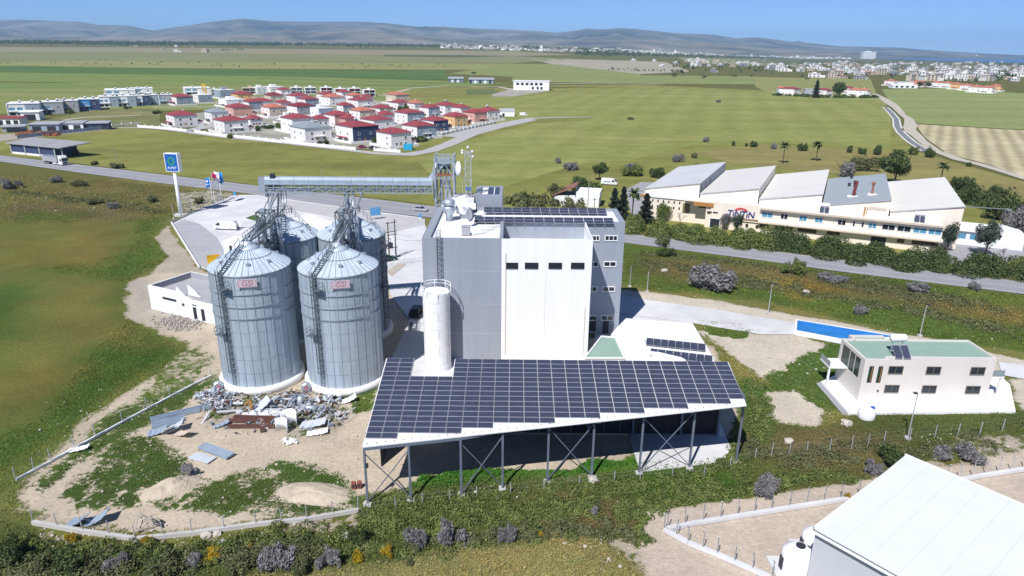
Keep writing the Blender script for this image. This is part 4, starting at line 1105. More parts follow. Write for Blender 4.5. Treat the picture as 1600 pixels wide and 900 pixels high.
def silo(c, label, front=True, lad_a=-1.95, sign_a=-1.30):
    t_ = thing('grain_silo', (c[0], c[1], 0), label, 'silo', 'galvanised grain silos')
    MB().lathe([(SR + .55, -.1), (SR + .55, SZB * .9), (SR + .15, SZB)], 48).build('concrete_base', WHITE_S, t_, True)
    MB().lathe([(SR - .06, SZB), (SR - .06, SZE)], 48).build('inner_shell', STEELD, t_, True)
    for k in range(NC):
        for j in range(NS): inst('wall_sheet', m_sheet, t_, (0, 0, SZB + k * ch), (0, 0, 2 * math.pi * (j + .5 * (k % 2)) / NS))
    for j in range(NST):
        a = 2 * math.pi * (j + .25) / NST; inst('stiffener', m_stiff, t_, (SR * math.cos(a), SR * math.sin(a), 0), (0, 0, a + math.pi / 2))
    for z in (11.2, 12.9, 14.7): ring_tube(SR + .11, z, .09).build('wind_ring', STEELD, t_)
    for j in range(NRP): inst('roof_panel', m_roofp, t_, (0, 0, 0), (0, 0, 2 * math.pi * j / NRP))
    MB().lathe([(SR + .08, SZE - .25), (SR + .16, SZE - .05)], 48).build('eave', STEELD, t_, True)
    MB().lathe([(1.5, rz2(1.5) + .02), (1.5, rz2(1.5) + .2), (.9, SZA - .2), (.55, SZA), (.5, SZA + .35)], 24).build('roof_cap', SILOR, t_, True)
    ring_tube(SR * .55, rz2(SR * .55) + .10, .06).build('roof_ring', STEELD, t_)
    for a in (-.5, -1.25, -2.35, -2.9, .6, 1.6, 2.6):
        r_ = SR * .72; o = MB().box(-.22, .22, -.25, .25, 0, .32).build('roof_vent', STEEL, t_); o.location = (r_ * math.cos(a), r_ * math.sin(a), rz2(r_)); o.rotation_euler = (0, 0, a)
    # ladder, cage and platforms up the wall
    n = Vector((math.cos(lad_a), math.sin(lad_a), 0))
    caged_ladder(t_, n * (SR + .16), 1.2, SZE + .4, n, .5, .45, DGAL)
    s_ = Vector((-n.y, n.x, 0))
    for z, sd in ((9.0, -1), (15.7, 1)):
        b = MB(); c0 = n * (SR + .6) + s_ * sd * .75 + Vector((0, 0, z))
        b.bar(c0 - s_ * .6, c0 + s_ * .6, 1.0, .08)
        for e1 in (-1, 1):
            for e2 in (-1, 1):
                q = c0 + s_ * .58 * e1 + n * .47 * e2; b.bar(q, q + Vector((0, 0, 1.1)), .05)
        for zz in (.55, 1.1):
            A = [c0 + s_ * .58 * e1 + n * .47 * e2 + Vector((0, 0, zz)) for e1, e2 in ((-1, -1), (-1, 1), (1, 1), (1, -1))]
            for q1, q2 in zip(A, A[1:]): b.bar(q1, q2, .05)
        b.bar(c0 - s_ * .5, c0 - s_ * .5 - n * .5 + Vector((0, 0, -.8)), .06); b.bar(c0 + s_ * .5, c0 + s_ * .5 - n * .5 + Vector((0, 0, -.8)), .06)
        b.build('platform', DGAL, t_)
    # stair ladder up the roof slope
    if front:
        b = MB(); A = n * (SR + .1) + Vector((0, 0, SZE + .1)); B_ = n * 1.0 + Vector((0, 0, SZA + .05))
        for e in (-.38, .38):
            b.bar(A + s_ * e, B_ + s_ * e, .09); b.bar(A + s_ * e + Vector((0, 0, .9)), B_ + s_ * e + Vector((0, 0, .9)), .05)
            for q in range(6):
                w_ = A.lerp(B_, q / 5) + s_ * e; b.bar(w_, w_ + Vector((0, 0, .9)), .05)
        for q in range(15):
            w_ = A.lerp(B_, q / 14); b.bar(w_ - s_ * .38, w_ + s_ * .38, .07)
        b.build('roof_stair', DGAL, t_)
        # maker's plate
        m_ = Vector((math.cos(sign_a), math.sin(sign_a), 0)); pz = SZE - 1.0
        pl = MB().box(-1.25, 1.25, -.03, .03, -.56, .56).build('sign_plate', PINKP, t_); pl.location = m_ * (SR + .20) + Vector((0, 0, pz)); pl.rotation_euler = (0, 0, sign_a + math.pi / 2)
        lt = inst('lettering', GSI, pl, (0, -.045, 0), (R(90), 0, 0), (1.05, 1, 1))
        b = MB()
        for z_ in (-.46, .46): b.box(-1.1, 1.1, -.05, -.03, z_ - .02, z_ + .02)
        for x_ in (-1.1, 1.1): b.box(x_ - .02, x_ + .02, -.05, -.03, -.46, .46)
        b.build('sign_border', LOGR, pl)
        # aeration fan
        fa = lad_a - .42; q = Vector((math.cos(fa), math.sin(fa), 0)) * (SR + 1.15)
        hz = MB().lathe([(.62, -.4), (.70, -.3), (.70, .3), (.55, .42)], 8).build('aeration_fan', STEEL, t_); hz.location = q + Vector((0, 0, .85)); hz.rotation_euler = (R(90), 0, R(18))
        em = MB().lathe([(.34, 0), (.34, .03)], 16).build('red_emblem', LOGR, hz); em.location = (0, 0, .42)
        MB().box(q.x - .5, q.x + .5, q.y - .1, q.y + 1.0, .1, .9).build('fan_duct', STEELD, t_)
    return t_
S1, S2, S3, S4 = (-36.6, 90.6), (-24.2, 90.5), (-36.9, 106.7), (-26.3, 108.0)
silo(S1, 'front left grain silo with a roof ladder, nearest the low white building')
silo(S2, 'front right grain silo with a roof ladder, nearest the solar canopy')
silo(S3, 'rear left grain silo, half hidden behind the front ones', False, 2.6)
silo(S4, 'rear right grain silo, closest to the mill', False, -.35)

# ------------------------------------------------------------------ distribution towers between the silos
def lattice(b, c, w_, z0, z1, step, t_=.10, d_=.06, diag=True):
    cs = [Vector((c[0] + sx * w_ / 2, c[1] + sy * w_ / 2, 0)) for sx, sy in ((-1, -1), (1, -1), (1, 1), (-1, 1))]
    for q in cs: b.bar(q + Vector((0, 0, z0)), q + Vector((0, 0, z1)), t_)
    z = z0; k = 0
    while z < z1 - .1:
        zn = min(z + step, z1)
        for q1, q2 in zip(cs, cs[1:] + cs[:1]):
            b.bar(q1 + Vector((0, 0, zn)), q2 + Vector((0, 0, zn)), d_)
            if diag:
                if k % 2: b.bar(q1 + Vector((0, 0, z)), q2 + Vector((0, 0, zn)), d_)
                else: b.bar(q2 + Vector((0, 0, z)), q1 + Vector((0, 0, zn)), d_)
        z = zn; k += 1
    return b
def railing(b, pts, h=1.05, n=4, t_=.05):
    for a, c in zip(pts, pts[1:]):
        a, c = Vector(a), Vector(c); m_ = max(2, int((c - a).length / 1.2) + 1)
        for i in range(m_ + 1):
            q = a.lerp(c, i / m_); b.bar(q, q + Vector((0, 0, h)), t_)
        for zz in (h * .5, h): b.bar(a + Vector((0, 0, zz)), c + Vector((0, 0, zz)), t_)
gL = Vector((-41.0, 111.5, 23.9)); gR = Vector((-14.4, 119.5, 22.5))
def gpt(u):
    d = ray(u, 300); k = gL.y / d.y
    for _ in range(20):
        x = d.x * k; tt = (x - gL.x) / (gR.x - gL.x); k = (gL.y + (gR.y - gL.y) * tt) / d.y
    tt = (d.x * k - gL.x) / (gR.x - gL.x); return gL.lerp(gR, tt)
def dist_tower(front, rear, gx_, label, seed):
    c = Vector(((front[0] + rear[0]) / 2, (front[1] + rear[1]) / 2 + .4, 0)); rg = random.Random(seed)
    t_ = thing('distribution_tower', c, label, 'spout tower', 'spout towers between the silos')
    lattice(MB(), (0, 0), 2.1, 0, 23.0, 1.9, .13, .07).build('lattice_frame', DGAL, t_)
    F_ = Vector((front[0], front[1], SZA + .2)) - c; B_ = Vector((rear[0], rear[1], SZA + .2)) - c
    # catwalk from the rear to the front silo cap
    for e, nm in ((F_, 'catwalk'), (B_, 'catwalk')):
        b = MB(); s_ = Vector((-e.y, e.x, 0)).normalized() * .5; A = Vector((0, 0, SZA + .35)); E_ = Vector((e.x, e.y, SZA + .35))
        b.bar(A, E_, .06, 1.0) if False else None
        for sg in (-1, 1): b.bar(A + s_ * sg, E_ + s_ * sg, .08, .2)
        n_ = 12
        for i in range(n_ + 1):
            q = A.lerp(E_, i / n_); b.bar(q - s_, q + s_, .25, .05)
            q2 = q + Vector((0, 0, -.6))
        for sg in (-1, 1): railing(b, [A + s_ * sg, E_ + s_ * sg], 1.05)
        b.build(nm, DGAL, t_)
    # round railed platform at the rear cap and bucket elevator heads
    b = MB(); q = [Vector((B_.x + 1.6 * math.cos(a), B_.y + 1.6 * math.sin(a), SZA + .35)) for a in np.linspace(0, 2 * math.pi, 9)]
    railing(b, q); b.build('platform_rail', DGAL, t_)
    b = MB(); q = [Vector((B_.x + 1.4, B_.y + .5, SZA + .4)), Vector((B_.x + 5.0, B_.y - 2.2, SZE + .7))]; railing(b, q, 1.05); b.build('slope_rail', DGAL, t_)
    for j, (dx, dy, top) in enumerate(((-.55, .5, 23.0), (.45, .55, 22.2), (1.6, .9, 21.6))):
        MB().box(dx - .22, dx + .22, dy - .3, dy + .3, 0, top - .6).build('elevator_leg', STEEL, t_)
        MB().box(dx - .4, dx + .4, dy - .5, dy + .5, top - .6, top + .2).build('elevator_head', STEEL, t_)
    # spouts fanning down from the gallery
    gp = Vector(gpt(gx_)) - c
    for j in range(9):
        st_ = gp + Vector((rg.uniform(-1.6, 1.6), rg.uniform(-.4, .4), -.6))
        en = (F_ if j % 3 == 0 else (B_ if j % 3 == 1 else Vector((rg.uniform(-2, 2), rg.uniform(-2.5, 2.5), 16)))) + Vector((rg.uniform(-.9, .9), rg.uniform(-.7, .7), rg.uniform(-.2, .4)))
        mid = st_.lerp(en, .45) + Vector((rg.uniform(-.3, .3), 0, -.9))
        MB().path([st_, mid, en], rg.uniform(.11, .18), 8).build('spout', STEEL, t_, True)
    for j in range(10):
        a = Vector((rg.uniform(-2.4, 2.4), rg.uniform(-3.5, 4), rg.uniform(17.5, 21))); e = a + Vector((rg.uniform(-2, 2), rg.uniform(-2, 2), rg.uniform(-3, 2)))
        MB().bar(a, e, .09).build('strut', STEEL if j % 2 else DGAL, t_)
    for z in (8, 14, 18.2):
        b = MB(); b.box(-1.4, 1.4, -1.4, 1.4, z, z + .06); railing(b, [(-1.35, -1.35, z), (1.35, -1.35, z), (1.35, 1.35, z), (-1.35, 1.35, z), (-1.35, -1.35, z)]); b.build('platform', DGAL, t_)
    return t_
dist_tower(S1, S3, 432, 'tangle of spouts and catwalks between the two left silos', 3)
dist_tower(S2, S4, 552, 'tangle of spouts and catwalks between the two right silos', 8)

# ------------------------------------------------------------------ conveyor gallery
gal = thing('conveyor_gallery', gL, 'long covered conveyor bridge running from above the silos to the lattice tower', 'conveyor')
e1 = (gR - gL); Lg = e1.length; gal.rotation_euler = e1.to_track_quat('X', 'Z').to_euler()
gal.rotation_mode = 'XYZ'
wG = 1.7; hG = 2.15
NB = 13
for i in range(12):
    x0_, x1_ = Lg * i / 12 + .02, Lg * (i + 1) / 12 - .02
    b = MB(); n = 6; pr = [(-wG / 2, hG * .42), (-wG / 2, hG * .74), (-wG * .3, hG * .93), (wG * .3, hG * .93), (wG / 2, hG * .74), (wG / 2, hG * .42)]
    vs = [(x0_, y, z) for y, z in pr] + [(x1_, y, z) for y, z in pr]
    b.add(vs, [(q, q + 6, (q + 1) % 6 + 6, (q + 1) % 6) for q in range(5)] + [(0, 1, 2, 3, 4, 5), (11, 10, 9, 8, 7, 6)]).build('cover_sheet', mat('gallery_cover', (.46, .54, .62), .45, .3), gal)
b = MB()
for sy in (-1, 1):
    y = sy * (wG / 2 + .1)
    for z in (-.55, .35, hG * .40): b.bar((0, y, z), (Lg, y, z), .12 if z > -.5 else .15)
b.build('chord', STEEL, gal)
nb = 20
for sy in (-1, 1):
    b = MB(); y = sy * (wG / 2 + .1)
    for i in range(nb + 1): b.bar((Lg * i / nb, y, -.55), (Lg * i / nb, y, hG * .4), .10)
    for i in range(nb):
        a, c = (Lg * i / nb, y, .35), (Lg * (i + 1) / nb, y, -.55)
        if i % 2: a, c = (a[0], y, -.55), (c[0], y, .35)
        b.bar(a, c, .09)
    b.build('truss_web', STEEL, gal)
MB().box(0, Lg, -wG / 2, wG / 2, .0, .08).build('walkway', STEEL, gal)
b = MB()
for i in range(nb + 1): b.bar((Lg * i / nb, -wG / 2, -.5), (Lg * i / nb, wG / 2, -.5), .1)
b.build('cross_beam', STEEL, gal)
MB().box(-.9, .1, -wG * .45, wG * .45, -.4, hG * .85).build('end_housing', STEEL, gal)
MB().box(.9, 1.7, -.7, .7, hG * .5, hG * 1.12).build('drive_unit', BLACKM, gal)
for u in (416,):
    q = Vector(gpt(u)); MB().bar((q - gL).to_tuple(), (q.x - gL.x, q.y - gL.y, -q.z + .1), .28).build('support_post', WHITE, gal).matrix_parent_inverse = gal.rotation_euler.to_matrix().to_4x4().inverted()
# ------------------------------------------------------------------ lattice elevator tower behind the mill
tw = Vector((-12.1, 121.0, 0)); TT = 28.2
et = thing('elevator_tower', tw, 'tall galvanised lattice tower with bucket elevators behind the mill', 'tower')
wT = 3.3
cs = [Vector((sx * wT / 2, sy * wT / 2, 0)) for sx, sy in ((-1, -1), (1, -1), (1, 1), (-1, 1))]
for q in cs: MB().bar(q, q + Vector((0, 0, TT + .3)), .24).build('leg', STEEL, et)
zl = [0, 5, 10, 15, 19.8, 24.5, 27.2, TT]
for a, c in zip(zl, zl[1:]):
    b = MB()
    for i, (q1, q2) in enumerate(zip(cs, cs[1:] + cs[:1])):
        b.bar(q1 + Vector((0, 0, c)), q2 + Vector((0, 0, c)), .16)
        b.bar(q1 + Vector((0, 0, a)), (q1 + q2) / 2 + Vector((0, 0, c)), .12); b.bar(q2 + Vector((0, 0, a)), (q1 + q2) / 2 + Vector((0, 0, c)), .12)
    b.build('bracing', STEEL, et)
for dx in (-.75, .05, .7): MB().box(dx - .2, dx + .2, -.25, .35, 0, TT - 2.6).build('elevator_leg', STEELD if dx < 0 else STEEL, et)
MB().box(-1.3, 1.0, -.5, .6, TT - 2.4, TT - .5).build('elevator_head', mat('elevator_head', (.36, .42, .48), .5, .3), et)
MB().bar((-1.5, -1.45, TT - 3.1), (1.5, -1.45, TT - 3.1), .35).build('rust_beam', RUST, et); MB().tube((-.2, -.8, TT - 2.0), (.9, -.8, TT - 2.0), .3, 10).build('motor', BLACKM, et)
b = MB(); 
for z in np.arange(.4, TT - 3, .5): b.bar((.25, -1.0, z), (.75, -1.0, z), .05)
for x in (.25, .75): b.bar((x, -1.0, 0), (x, -1.0, TT - 3), .07)
b.build('ladder', STEEL, et)
MB().bar((-1.9, -1.2, 20.5), (-1.9, -1.2, 26.5), .2).build('conduit', STEEL, et)
b = MB(); b.add([(-3.4, -1.0, 23.8), (-1.6, -1.0, 23.8), (-1.6, -1.0, 26.2), (-3.4, .8, 23.8), (-1.6, .8, 23.8), (-1.6, .8, 26.2)], [(0, 1, 2), (5, 4, 3), (0, 2, 5, 3), (1, 0, 3, 4), (2, 1, 4, 5)]); b.build('transfer_chute', STEEL, et)
# ------------------------------------------------------------------ antenna mast
am = thing('antenna_mast', (-7.9, 119.6, 0), 'slender lattice radio mast with a white dish behind the mill roof', 'mast')
lattice(MB(), (0, 0), 1.0, 0, 29.2, 1.1, .09, .05).build('lattice', ALU, am)
MB().tube((.05, 0, 28), (.05, 0, 30.2), .06).build('spike', ALU, am)
o = MB().lathe([(.05, .35), (.7, .2), (1.05, 0), (1.0, -.05), (.6, .12), (.05, .2)], 20).build('dish', WHITE, am, True); o.location = (-1.75, -.4, 26.2); o.rotation_euler = (R(85), 0, R(-55)); o.scale = (.9, 1.3, 1)
MB().tube((-1.7, -.2, 26.2), (-.5, 0, 26.2), .06).build('dish_arm', ALU, am)
for dx, dz in ((-1.0, 29.3), (.0, 29.9), (.75, 29.2), (.8, 28.3), (-1.0, 28.9)):
    o = MB().lathe([(.16, -.2), (.2, 0), (.16, .2)], 10).build('beacon', WHITE, am, True); o.location = (dx, -.2, dz); MB().bar((dx, -.2, dz), (0, 0, dz - .3), .05).build('beacon_arm', ALU, am)
MB().box(-.5, .55, -.6, -.5, 22.4, 23.1).build('signal_box', mat('signal_blue', (.10, .18, .30), .5), am)
MB().tube((-1.0, -.1, 19), (-1.0, -.1, 25), .05).build('whip_aerial', ALU, am)

# ================================================================== LOW WHITE BUILDING (west)
def walls_along(parent, pts, z0, z1, th, material, name='wall', o=Vector((0, 0, 0)), close=False):
    P_ = [Vector((p[0], p[1], 0)) - o for p in pts]
    if close: P_.append(P_[0])
    for a, c in zip(P_, P_[1:]):
        d = (c - a).normalized(); n = Vector((-d.y, d.x, 0)) * th
        MB().prism([(a + d * th * .5).to_tuple()[:2], (c - d * th * .5 + d * th).to_tuple()[:2], (c - d * th * .5 + d * th + n).to_tuple()[:2], (a + d * th * .5 + n).to_tuple()[:2]], z0, z1).build(name, material, parent)
A_ = G(237, 483); B_ = G(334, 507); d1 = (B_ - A_).normalized(); d2 = Vector((-d1.y, d1.x, 0))
if d2.y < 0: d2 = -d2
bk = G(300, 424, 4.7); dep = max(7.5, (bk - Vector((A_.x, A_.y, 4.7))).dot(d2)); LB = (B_ - A_).length + 9
low = thing('site_office', A_, 'unfinished low white building with grey flat roof left of the silos', 'building', rz=math.atan2(d1.y, d1.x))
def lbox(nm, x0, x1, y0, y1, z0, z1, m_): return MB().box(x0, x1, y0, y1, z0, z1).build(nm, m_, low)
lbox('wall', 0, 7.6, 0, .3, 0, 4.7, WHITE); lbox('wall', 0, .3, .3, dep, 0, 4.65, WHITE); lbox('wall', .3, LB, dep - .3, dep, 0, 4.62, WHITE)
MB().add([(7.6, 0, 0), (LB, 0, 0), (LB, 0, 3.7), (11.0, 0, 3.7), (9.4, 0, 4.2), (7.6, 0, 5.5), (7.6, .3, 0), (LB, .3, 0), (LB, .3, 3.7), (11.0, .3, 3.7), (9.4, .3, 4.2), (7.6, .3, 5.5)],
         [(0, 1, 2, 3, 4, 5), (11, 10, 9, 8, 7, 6), (5, 4, 10, 11), (4, 3, 9, 10), (3, 2, 8, 9), (0, 5, 11, 6), (2, 1, 7, 8)]).build('wall', WHITE, low)
MB().add([(8.6, 1.6, 3.7), (11.6, 1.6, 3.7), (8.6, 1.6, 5.6), (8.6, 1.85, 3.7), (11.6, 1.85, 3.7), (8.6, 1.85, 5.6)], [(0, 1, 2), (5, 4, 3), (2, 1, 4, 5), (0, 2, 5, 3)]).build('fin_wall', WHITE, low)
lbox('roof', .3, LB, .3, dep - .3, 3.0, 3.55, CONCD); lbox('parapet', .3, .5, .3, dep - .3, 3.55, 4.66, GREYR)
lbox('parapet', .5, LB, dep - .5, dep - .3, 3.55, 4.63, GREYR)
lbox('slot_window', 3.6, 7.2, -.03, .05, 2.65, 3.1, BLACKM); lbox('slot_window', 8.6, 9.2, -.03, .05, 2.2, 2.7, BLACKM)
lbox('slot_window', 11.2, 12.4, -.03, .05, 2.75, 2.95, BLACKM)
for x in (11.3, 13.3): lbox('door_opening', x, x + .85, -.03, .06, .25, 2.45, GLASS)
lbox('door_step', 11.2, 12.3, -.7, -.02, 0, .2, CONC)

# ================================================================== FILLING STATION
p = G(283, 336); al = thing('station_sign', p, 'tall blue and white filling station sign on a white pole', 'sign', rz=R(-9))
ps_ = 17.6
MB().lathe([(.62, 0), (.5, 6), (.42, ps_ - 5)], 16).build('pole', WHITE, al, True)
MB().lathe([(1.9, -.1), (1.8, .35), (.9, .55)], 16).build('plinth', CONC, al)
MB().box(-2.05, 2.05, -.75, .75, ps_ - 5.0, ps_ + .1).build('sign_box', WHITE, al)
MB().box(-1.82, 1.82, -.80, -.74, ps_ - 4.8, ps_ - .1).build('blue_face', BLUEP, al)
GREENL = mat('logo_green', (.05, .42, .06), .5)
rg_ = MB(); n = 32
for q in range(n):
    a, c = 2 * math.pi * q / n, 2 * math.pi * (q + 1) / n
    rg_.add([(r_ * math.cos(t__), y_, r_ * math.sin(t__)) for y_ in (-.83, -.79) for r_, t__ in ((.78, a), (1.05, a), (1.05, c), (.78, c))], [(0, 1, 2, 3), (1, 5, 6, 2), (0, 3, 7, 4)])
o = rg_.build('ring_emblem', GREENL, al); o.location = (0, 0, ps_ - 2.05)
b = MB()
for a, c in (((-.6, -.45), (0, .62)), ((0, .62), (.6, -.45)), ((.15, -.45), (.6, -.45)), ((-.6, -.45), (-.1, -.1))): b.bar((a[0], -.81, a[1]), (c[0], -.81, c[1]), .2, .04)
o = b.build('emblem', GREENL, al); o.location = (0, 0, ps_ - 2.05)
inst('lettering', text_mesh('ALPET', .92, WHITE, extrude=.02, space=1.1, offset=.012), al, (0, -.81, ps_ - 3.95), (R(90), 0, 0))
# flags
FLB, FLC = mat('flag_blue', (.02, .20, .62), .7), mat('flag_crimson', (.42, .02, .10), .7)
for i, (u, v, col, lab) in enumerate(((333, 321.5, FLB, 'leftmost flagpole with a tall blue flag by the filling station'), (336.5, 320.5, FLC, 'flagpole with a crimson flag by the filling station'), (341, 319.5, WHITE, 'flagpole with a white flag by the filling station'), (345, 318.5, FLB, 'flagpole with a blue flag next to the white one'), (347, 317, SKYB, 'rightmost flagpole with a light blue flag by the filling station'))):
    p = G(u, v); h = (8.8, 10.0, 10.3, 9.6, 9.8)[i]; fp = thing('flagpole', p, lab, 'flagpole', 'flagpoles at the filling station')
    MB().tube((0, 0, 0), (0, 0, h), .09, 8, .06).build('pole', WHITE, fp)
    b = MB(); nx2, nz = 8, 6; wf, hf = (1.6, 2.9) if i != 1 else (1.6, 1.4); sgn = -1 if i == 0 else 1
    vs = []
    for jz in range(nz + 1):
        for jx in range(nx2 + 1):
            a = jx / nx2; vs.append((sgn * a * wf * .85, .22 * math.sin(a * 6 + jz * .5 + i) * a, h - .15 - hf * jz / nz - .5 * a * a))
    k0 = nx2 + 1
    b.add(vs, [(jz * k0 + jx, jz * k0 + jx + 1, (jz + 1) * k0 + jx + 1, (jz + 1) * k0 + jx) for jz in range(nz) for jx in range(nx2)])
    f_ = b.build('flag', col, fp, True)
    sd = f_.modifiers.new('thick', 'SOLIDIFY'); sd.thickness = .02
    if col in (FLB, SKYB):
        MB().box(sgn * .75 - .3, sgn * .75 + .3, -.28, -.25, h - 1.5, h - 1.0).build('emblem', WHITE, fp)
        MB().box(sgn * .75 - .35, sgn * .75 + .35, -.28, -.25, h - 2.3, h - 2.1).build('emblem', WHITE, fp)
# fuel canopy
fc = thing('fuel_canopy', (-32, 128, 0), 'white flat filling station canopy with a blue fascia behind the silos', 'canopy')
cq = [G(u, v, 5.6) for u, v in ((490, 380), (548, 355), (481, 334), (425, 352))]
pq = [(q.x + 32, q.y - 128) for q in cq]
if sum((pq[i][0] * pq[(i + 1) % 4][1] - pq[(i + 1) % 4][0] * pq[i][1]) for i in range(4)) < 0: pq = pq[::-1]
MB().prism(pq, 4.9, 5.6).build('roof', ROOFW, fc)
a, c = Vector((cq[0].x + 32, cq[0].y - 128, 5.2)), Vector((cq[1].x + 32, cq[1].y - 128, 5.2))
b = MB(); b.bar(a + Vector((0, -.1, 0)), c + Vector((0, -.1, 0)), .12, .85) if False else b.prism([(a.x, a.y - .14), (c.x, c.y - .14), (c.x, c.y - .02), (a.x, a.y - .02)], 4.75, 5.63)
b.build('fascia', BLUEP, fc)
ctr = sum((Vector((*q, 0)) for q in pq), Vector()) / 4
for q in pq:
    w_ = ctr.lerp(Vector((*q, 0)), .62); MB().box(w_.x - .25, w_.x + .25, w_.y - .25, w_.y + .25, 0, 4.9).build('column', WHITE, fc)
for k in range(2):
    w_ = ctr + Vector((k * 4 - 3, -1.5 + k, 0)); MB().box(w_.x - .5, w_.x + .5, w_.y - .35, w_.y + .35, 0, 1.9).build('fuel_pump', BLUEG, fc)
ks = G(352, 397); kk = thing('kiosk', ks, 'small plain white kiosk with a dark door behind the left silo', 'building', rz=R(-12))
MB().box(-.2, 6.0, 0, 4.6, 0, 3.0).build('wall', WHITE, kk); MB().box(-.3, 6.1, -.1, 4.7, 3.0, 3.2).build('roof', ROOFW, kk); MB().box(1.3, 2.0, -.05, -.004, .9, 2.2).build('window', GLASS, kk)
p = G(325, 415); sk = thing('yellow_skip', p, 'yellow open steel skip at the corner of the parking bay', 'skip', rz=R(25))
b = MB(); b.prism([(0, 0), (2.6, 0), (2.6, 1.7), (0, 1.7)], 0, .1)
for q in (((0, 0), (2.6, 0), (2.6, .1), (0, .1)), ((0, 1.6), (2.6, 1.6), (2.6, 1.7), (0, 1.7)), ((0, .1), (.1, .1), (.1, 1.6), (0, 1.6)), ((2.5, .1), (2.6, .1), (2.6, 1.6), (2.5, 1.6))): b.prism(list(q), .1, 1.9)
b.build('hopper', YELL, sk); MB().box(-.05, 2.65, -.06, .0, 1.75, 1.95).build('rim', YELL, sk)
# boards, poles, rails
p = G(587, 343); bb = thing('blue_board', p, 'light blue notice board on two thin legs in the forecourt', 'sign', rz=R(22))
for x in (-1.35, 1.35): MB().bar((x, 0, 0), (x, 0, 3.4), .12).build('leg', ALU, bb)
MB().box(-1.5, 1.5, -.06, .06, 1.2, 3.5).build('board', mat('board_blue', (.10, .30, .55), .5), bb)
for u, v, lab in ((367, 307, 'small blue entry marker by the flagpoles'), (657, 342, 'small blue entry marker by the mill corner')):
    p = G(u, v); e = thing('entry_marker', p, lab, 'sign'); MB().box(-.35, .35, -.1, .1, .4, 1.5).build('panel', SKYB, e); MB().box(-.2, .2, -.06, .06, 0, .4).build('foot', WHITE, e)
p1, p2 = G(608.5, 405), G(619, 403)
ep = thing('transformer_poles', p1, 'pair of dark poles with cross bars and a box beside the rear right silo', 'utility pole')
for q, h in ((p1, 8.8), (p2, 9.2)):
    MB().tube(q - p1, q - p1 + Vector((0, 0, h)), .17, 8, .12).build('pole', BARK, ep)
d = p2 - p1
for z in (8.5, 6.4, 5.7, 2.6): MB().bar(d * -.25 + Vector((0, 0, z)), d * 1.3 + Vector((0, 0, z)), .13).build('cross_bar', BLACKM, ep)
MB().box(d.x * .3 - .5, d.x * .3 + .5, -.5, .4, 2.7, 3.9).build('transformer', BLACKM, ep)
b = MB(); wp = [Vector(q) + Vector((0, 0, 4)) - p1 for q in (p2, p2 + Vector((2, .4, -.3)), G(662, 383) )]; b.path([d + Vector((0, 0, 4.6)), d + Vector((2.6, -.3, 4.3)), d + Vector((6.2, -.6, 4.4))], .03, 4); b.build('cable', BLACKM, ep)
def rail_fence(L, h, label, name='railing', material=STEEL, group=None):
    o = thing(name, L[0], label, 'railing', group); b = MB(); 
    for i, q in enumerate(L):
        MB().bar(q - L[0], q - L[0] + Vector((0, 0, h)), .08).build('post', material, o)
    for zz in (.5, 1.0):
        for q1, q2 in zip(L, L[1:]): MB().bar(q1 - L[0] + Vector((0, 0, h * zz)), q2 - L[0] + Vector((0, 0, h * zz)), .06).build('rail', material, o)
    return o
rail_fence([G(u, v) for u, v in ((630, 413), (643, 411.5), (661, 409.5))], 1.1, 'short grey railing between the poles and the mill')
p = G(626, 420); o = sheet('ramp', [G(603, 425), G(625, 411), G(634, 414), G(612, 432)], .12, mat('tan_concrete', (.45, .40, .34), .9))
# bay kerb wall on the left
kw = thing('bay_kerb', G(268, 349), 'thin white kerb wall along the edge of the parking bay', 'wall')
L = [G(u, v) - kw.location for u, v in ((268, 349), (290, 385), (311.5, 419))]
for a, c in zip(L, L[1:]): MB().bar(a + Vector((0, 0, .25)), c + Vector((0, 0, .25)), .25, .5).build('kerb', WHITE, kw)
fw = thing('forecourt_fence', G(268, 349), 'dark wire fence on low kerb by the station sign', 'fence')
L = [G(u, v) - fw.location for u, v in ((268, 348), (284, 341), (300, 333.5), (318, 325), (335, 321.5), (350, 316.5), (366, 309))]
for a, c in zip(L, L[1:]):
    MB().bar(a + Vector((0, 0, .15)), c + Vector((0, 0, .15)), .2, .3).build('kerb', CONC, fw); MB().bar(a, a + Vector((0, 0, 1.7)), .08).build('post', BLACKM, fw)
    for z in (.6, 1.0, 1.4): MB().bar(a + Vector((0, 0, z)), c + Vector((0, 0, z)), .03).build('wire', BLACKM, fw)

# ================================================================== VEHICLES
def wheel(parent, x, y, r_, w_=.24):
    o = MB().lathe([(r_ * .9, -w_ / 2), (r_, -w_ / 2 + .04), (r_, w_ / 2 - .04), (r_ * .9, w_ / 2)], 18).build('wheel', TYRE, parent, True); o.rotation_euler = (R(90), 0, 0); o.location = (x, y, r_)
    rm = MB().lathe([(r_ * .58, -w_ / 2 - .015), (r_ * .58, w_ / 2 + .015)], 14).build('rim', CARS, o)
    return o
def prof_body(prof, w_, parent, name, material, inset=.0, zsplit=None):
    n = len(prof); b = MB()
    vs = [(x, -w_ / 2 + (inset if zsplit and z > zsplit else 0), z) for x, z in prof] + [(x, w_ / 2 - (inset if zsplit and z > zsplit else 0), z) for x, z in prof]
    b.add(vs, [list(range(n)), list(range(n, 2 * n))[::-1]] + [(i, n + i, n + (i + 1) % n, (i + 1) % n) for i in range(n)])
    o = b.build(name, material, parent); m_ = o.modifiers.new('bev', 'BEVEL'); m_.width = .06; m_.segments = 2; m_.limit_method = 'ANGLE'; m_.angle_limit = R(30)
    return o
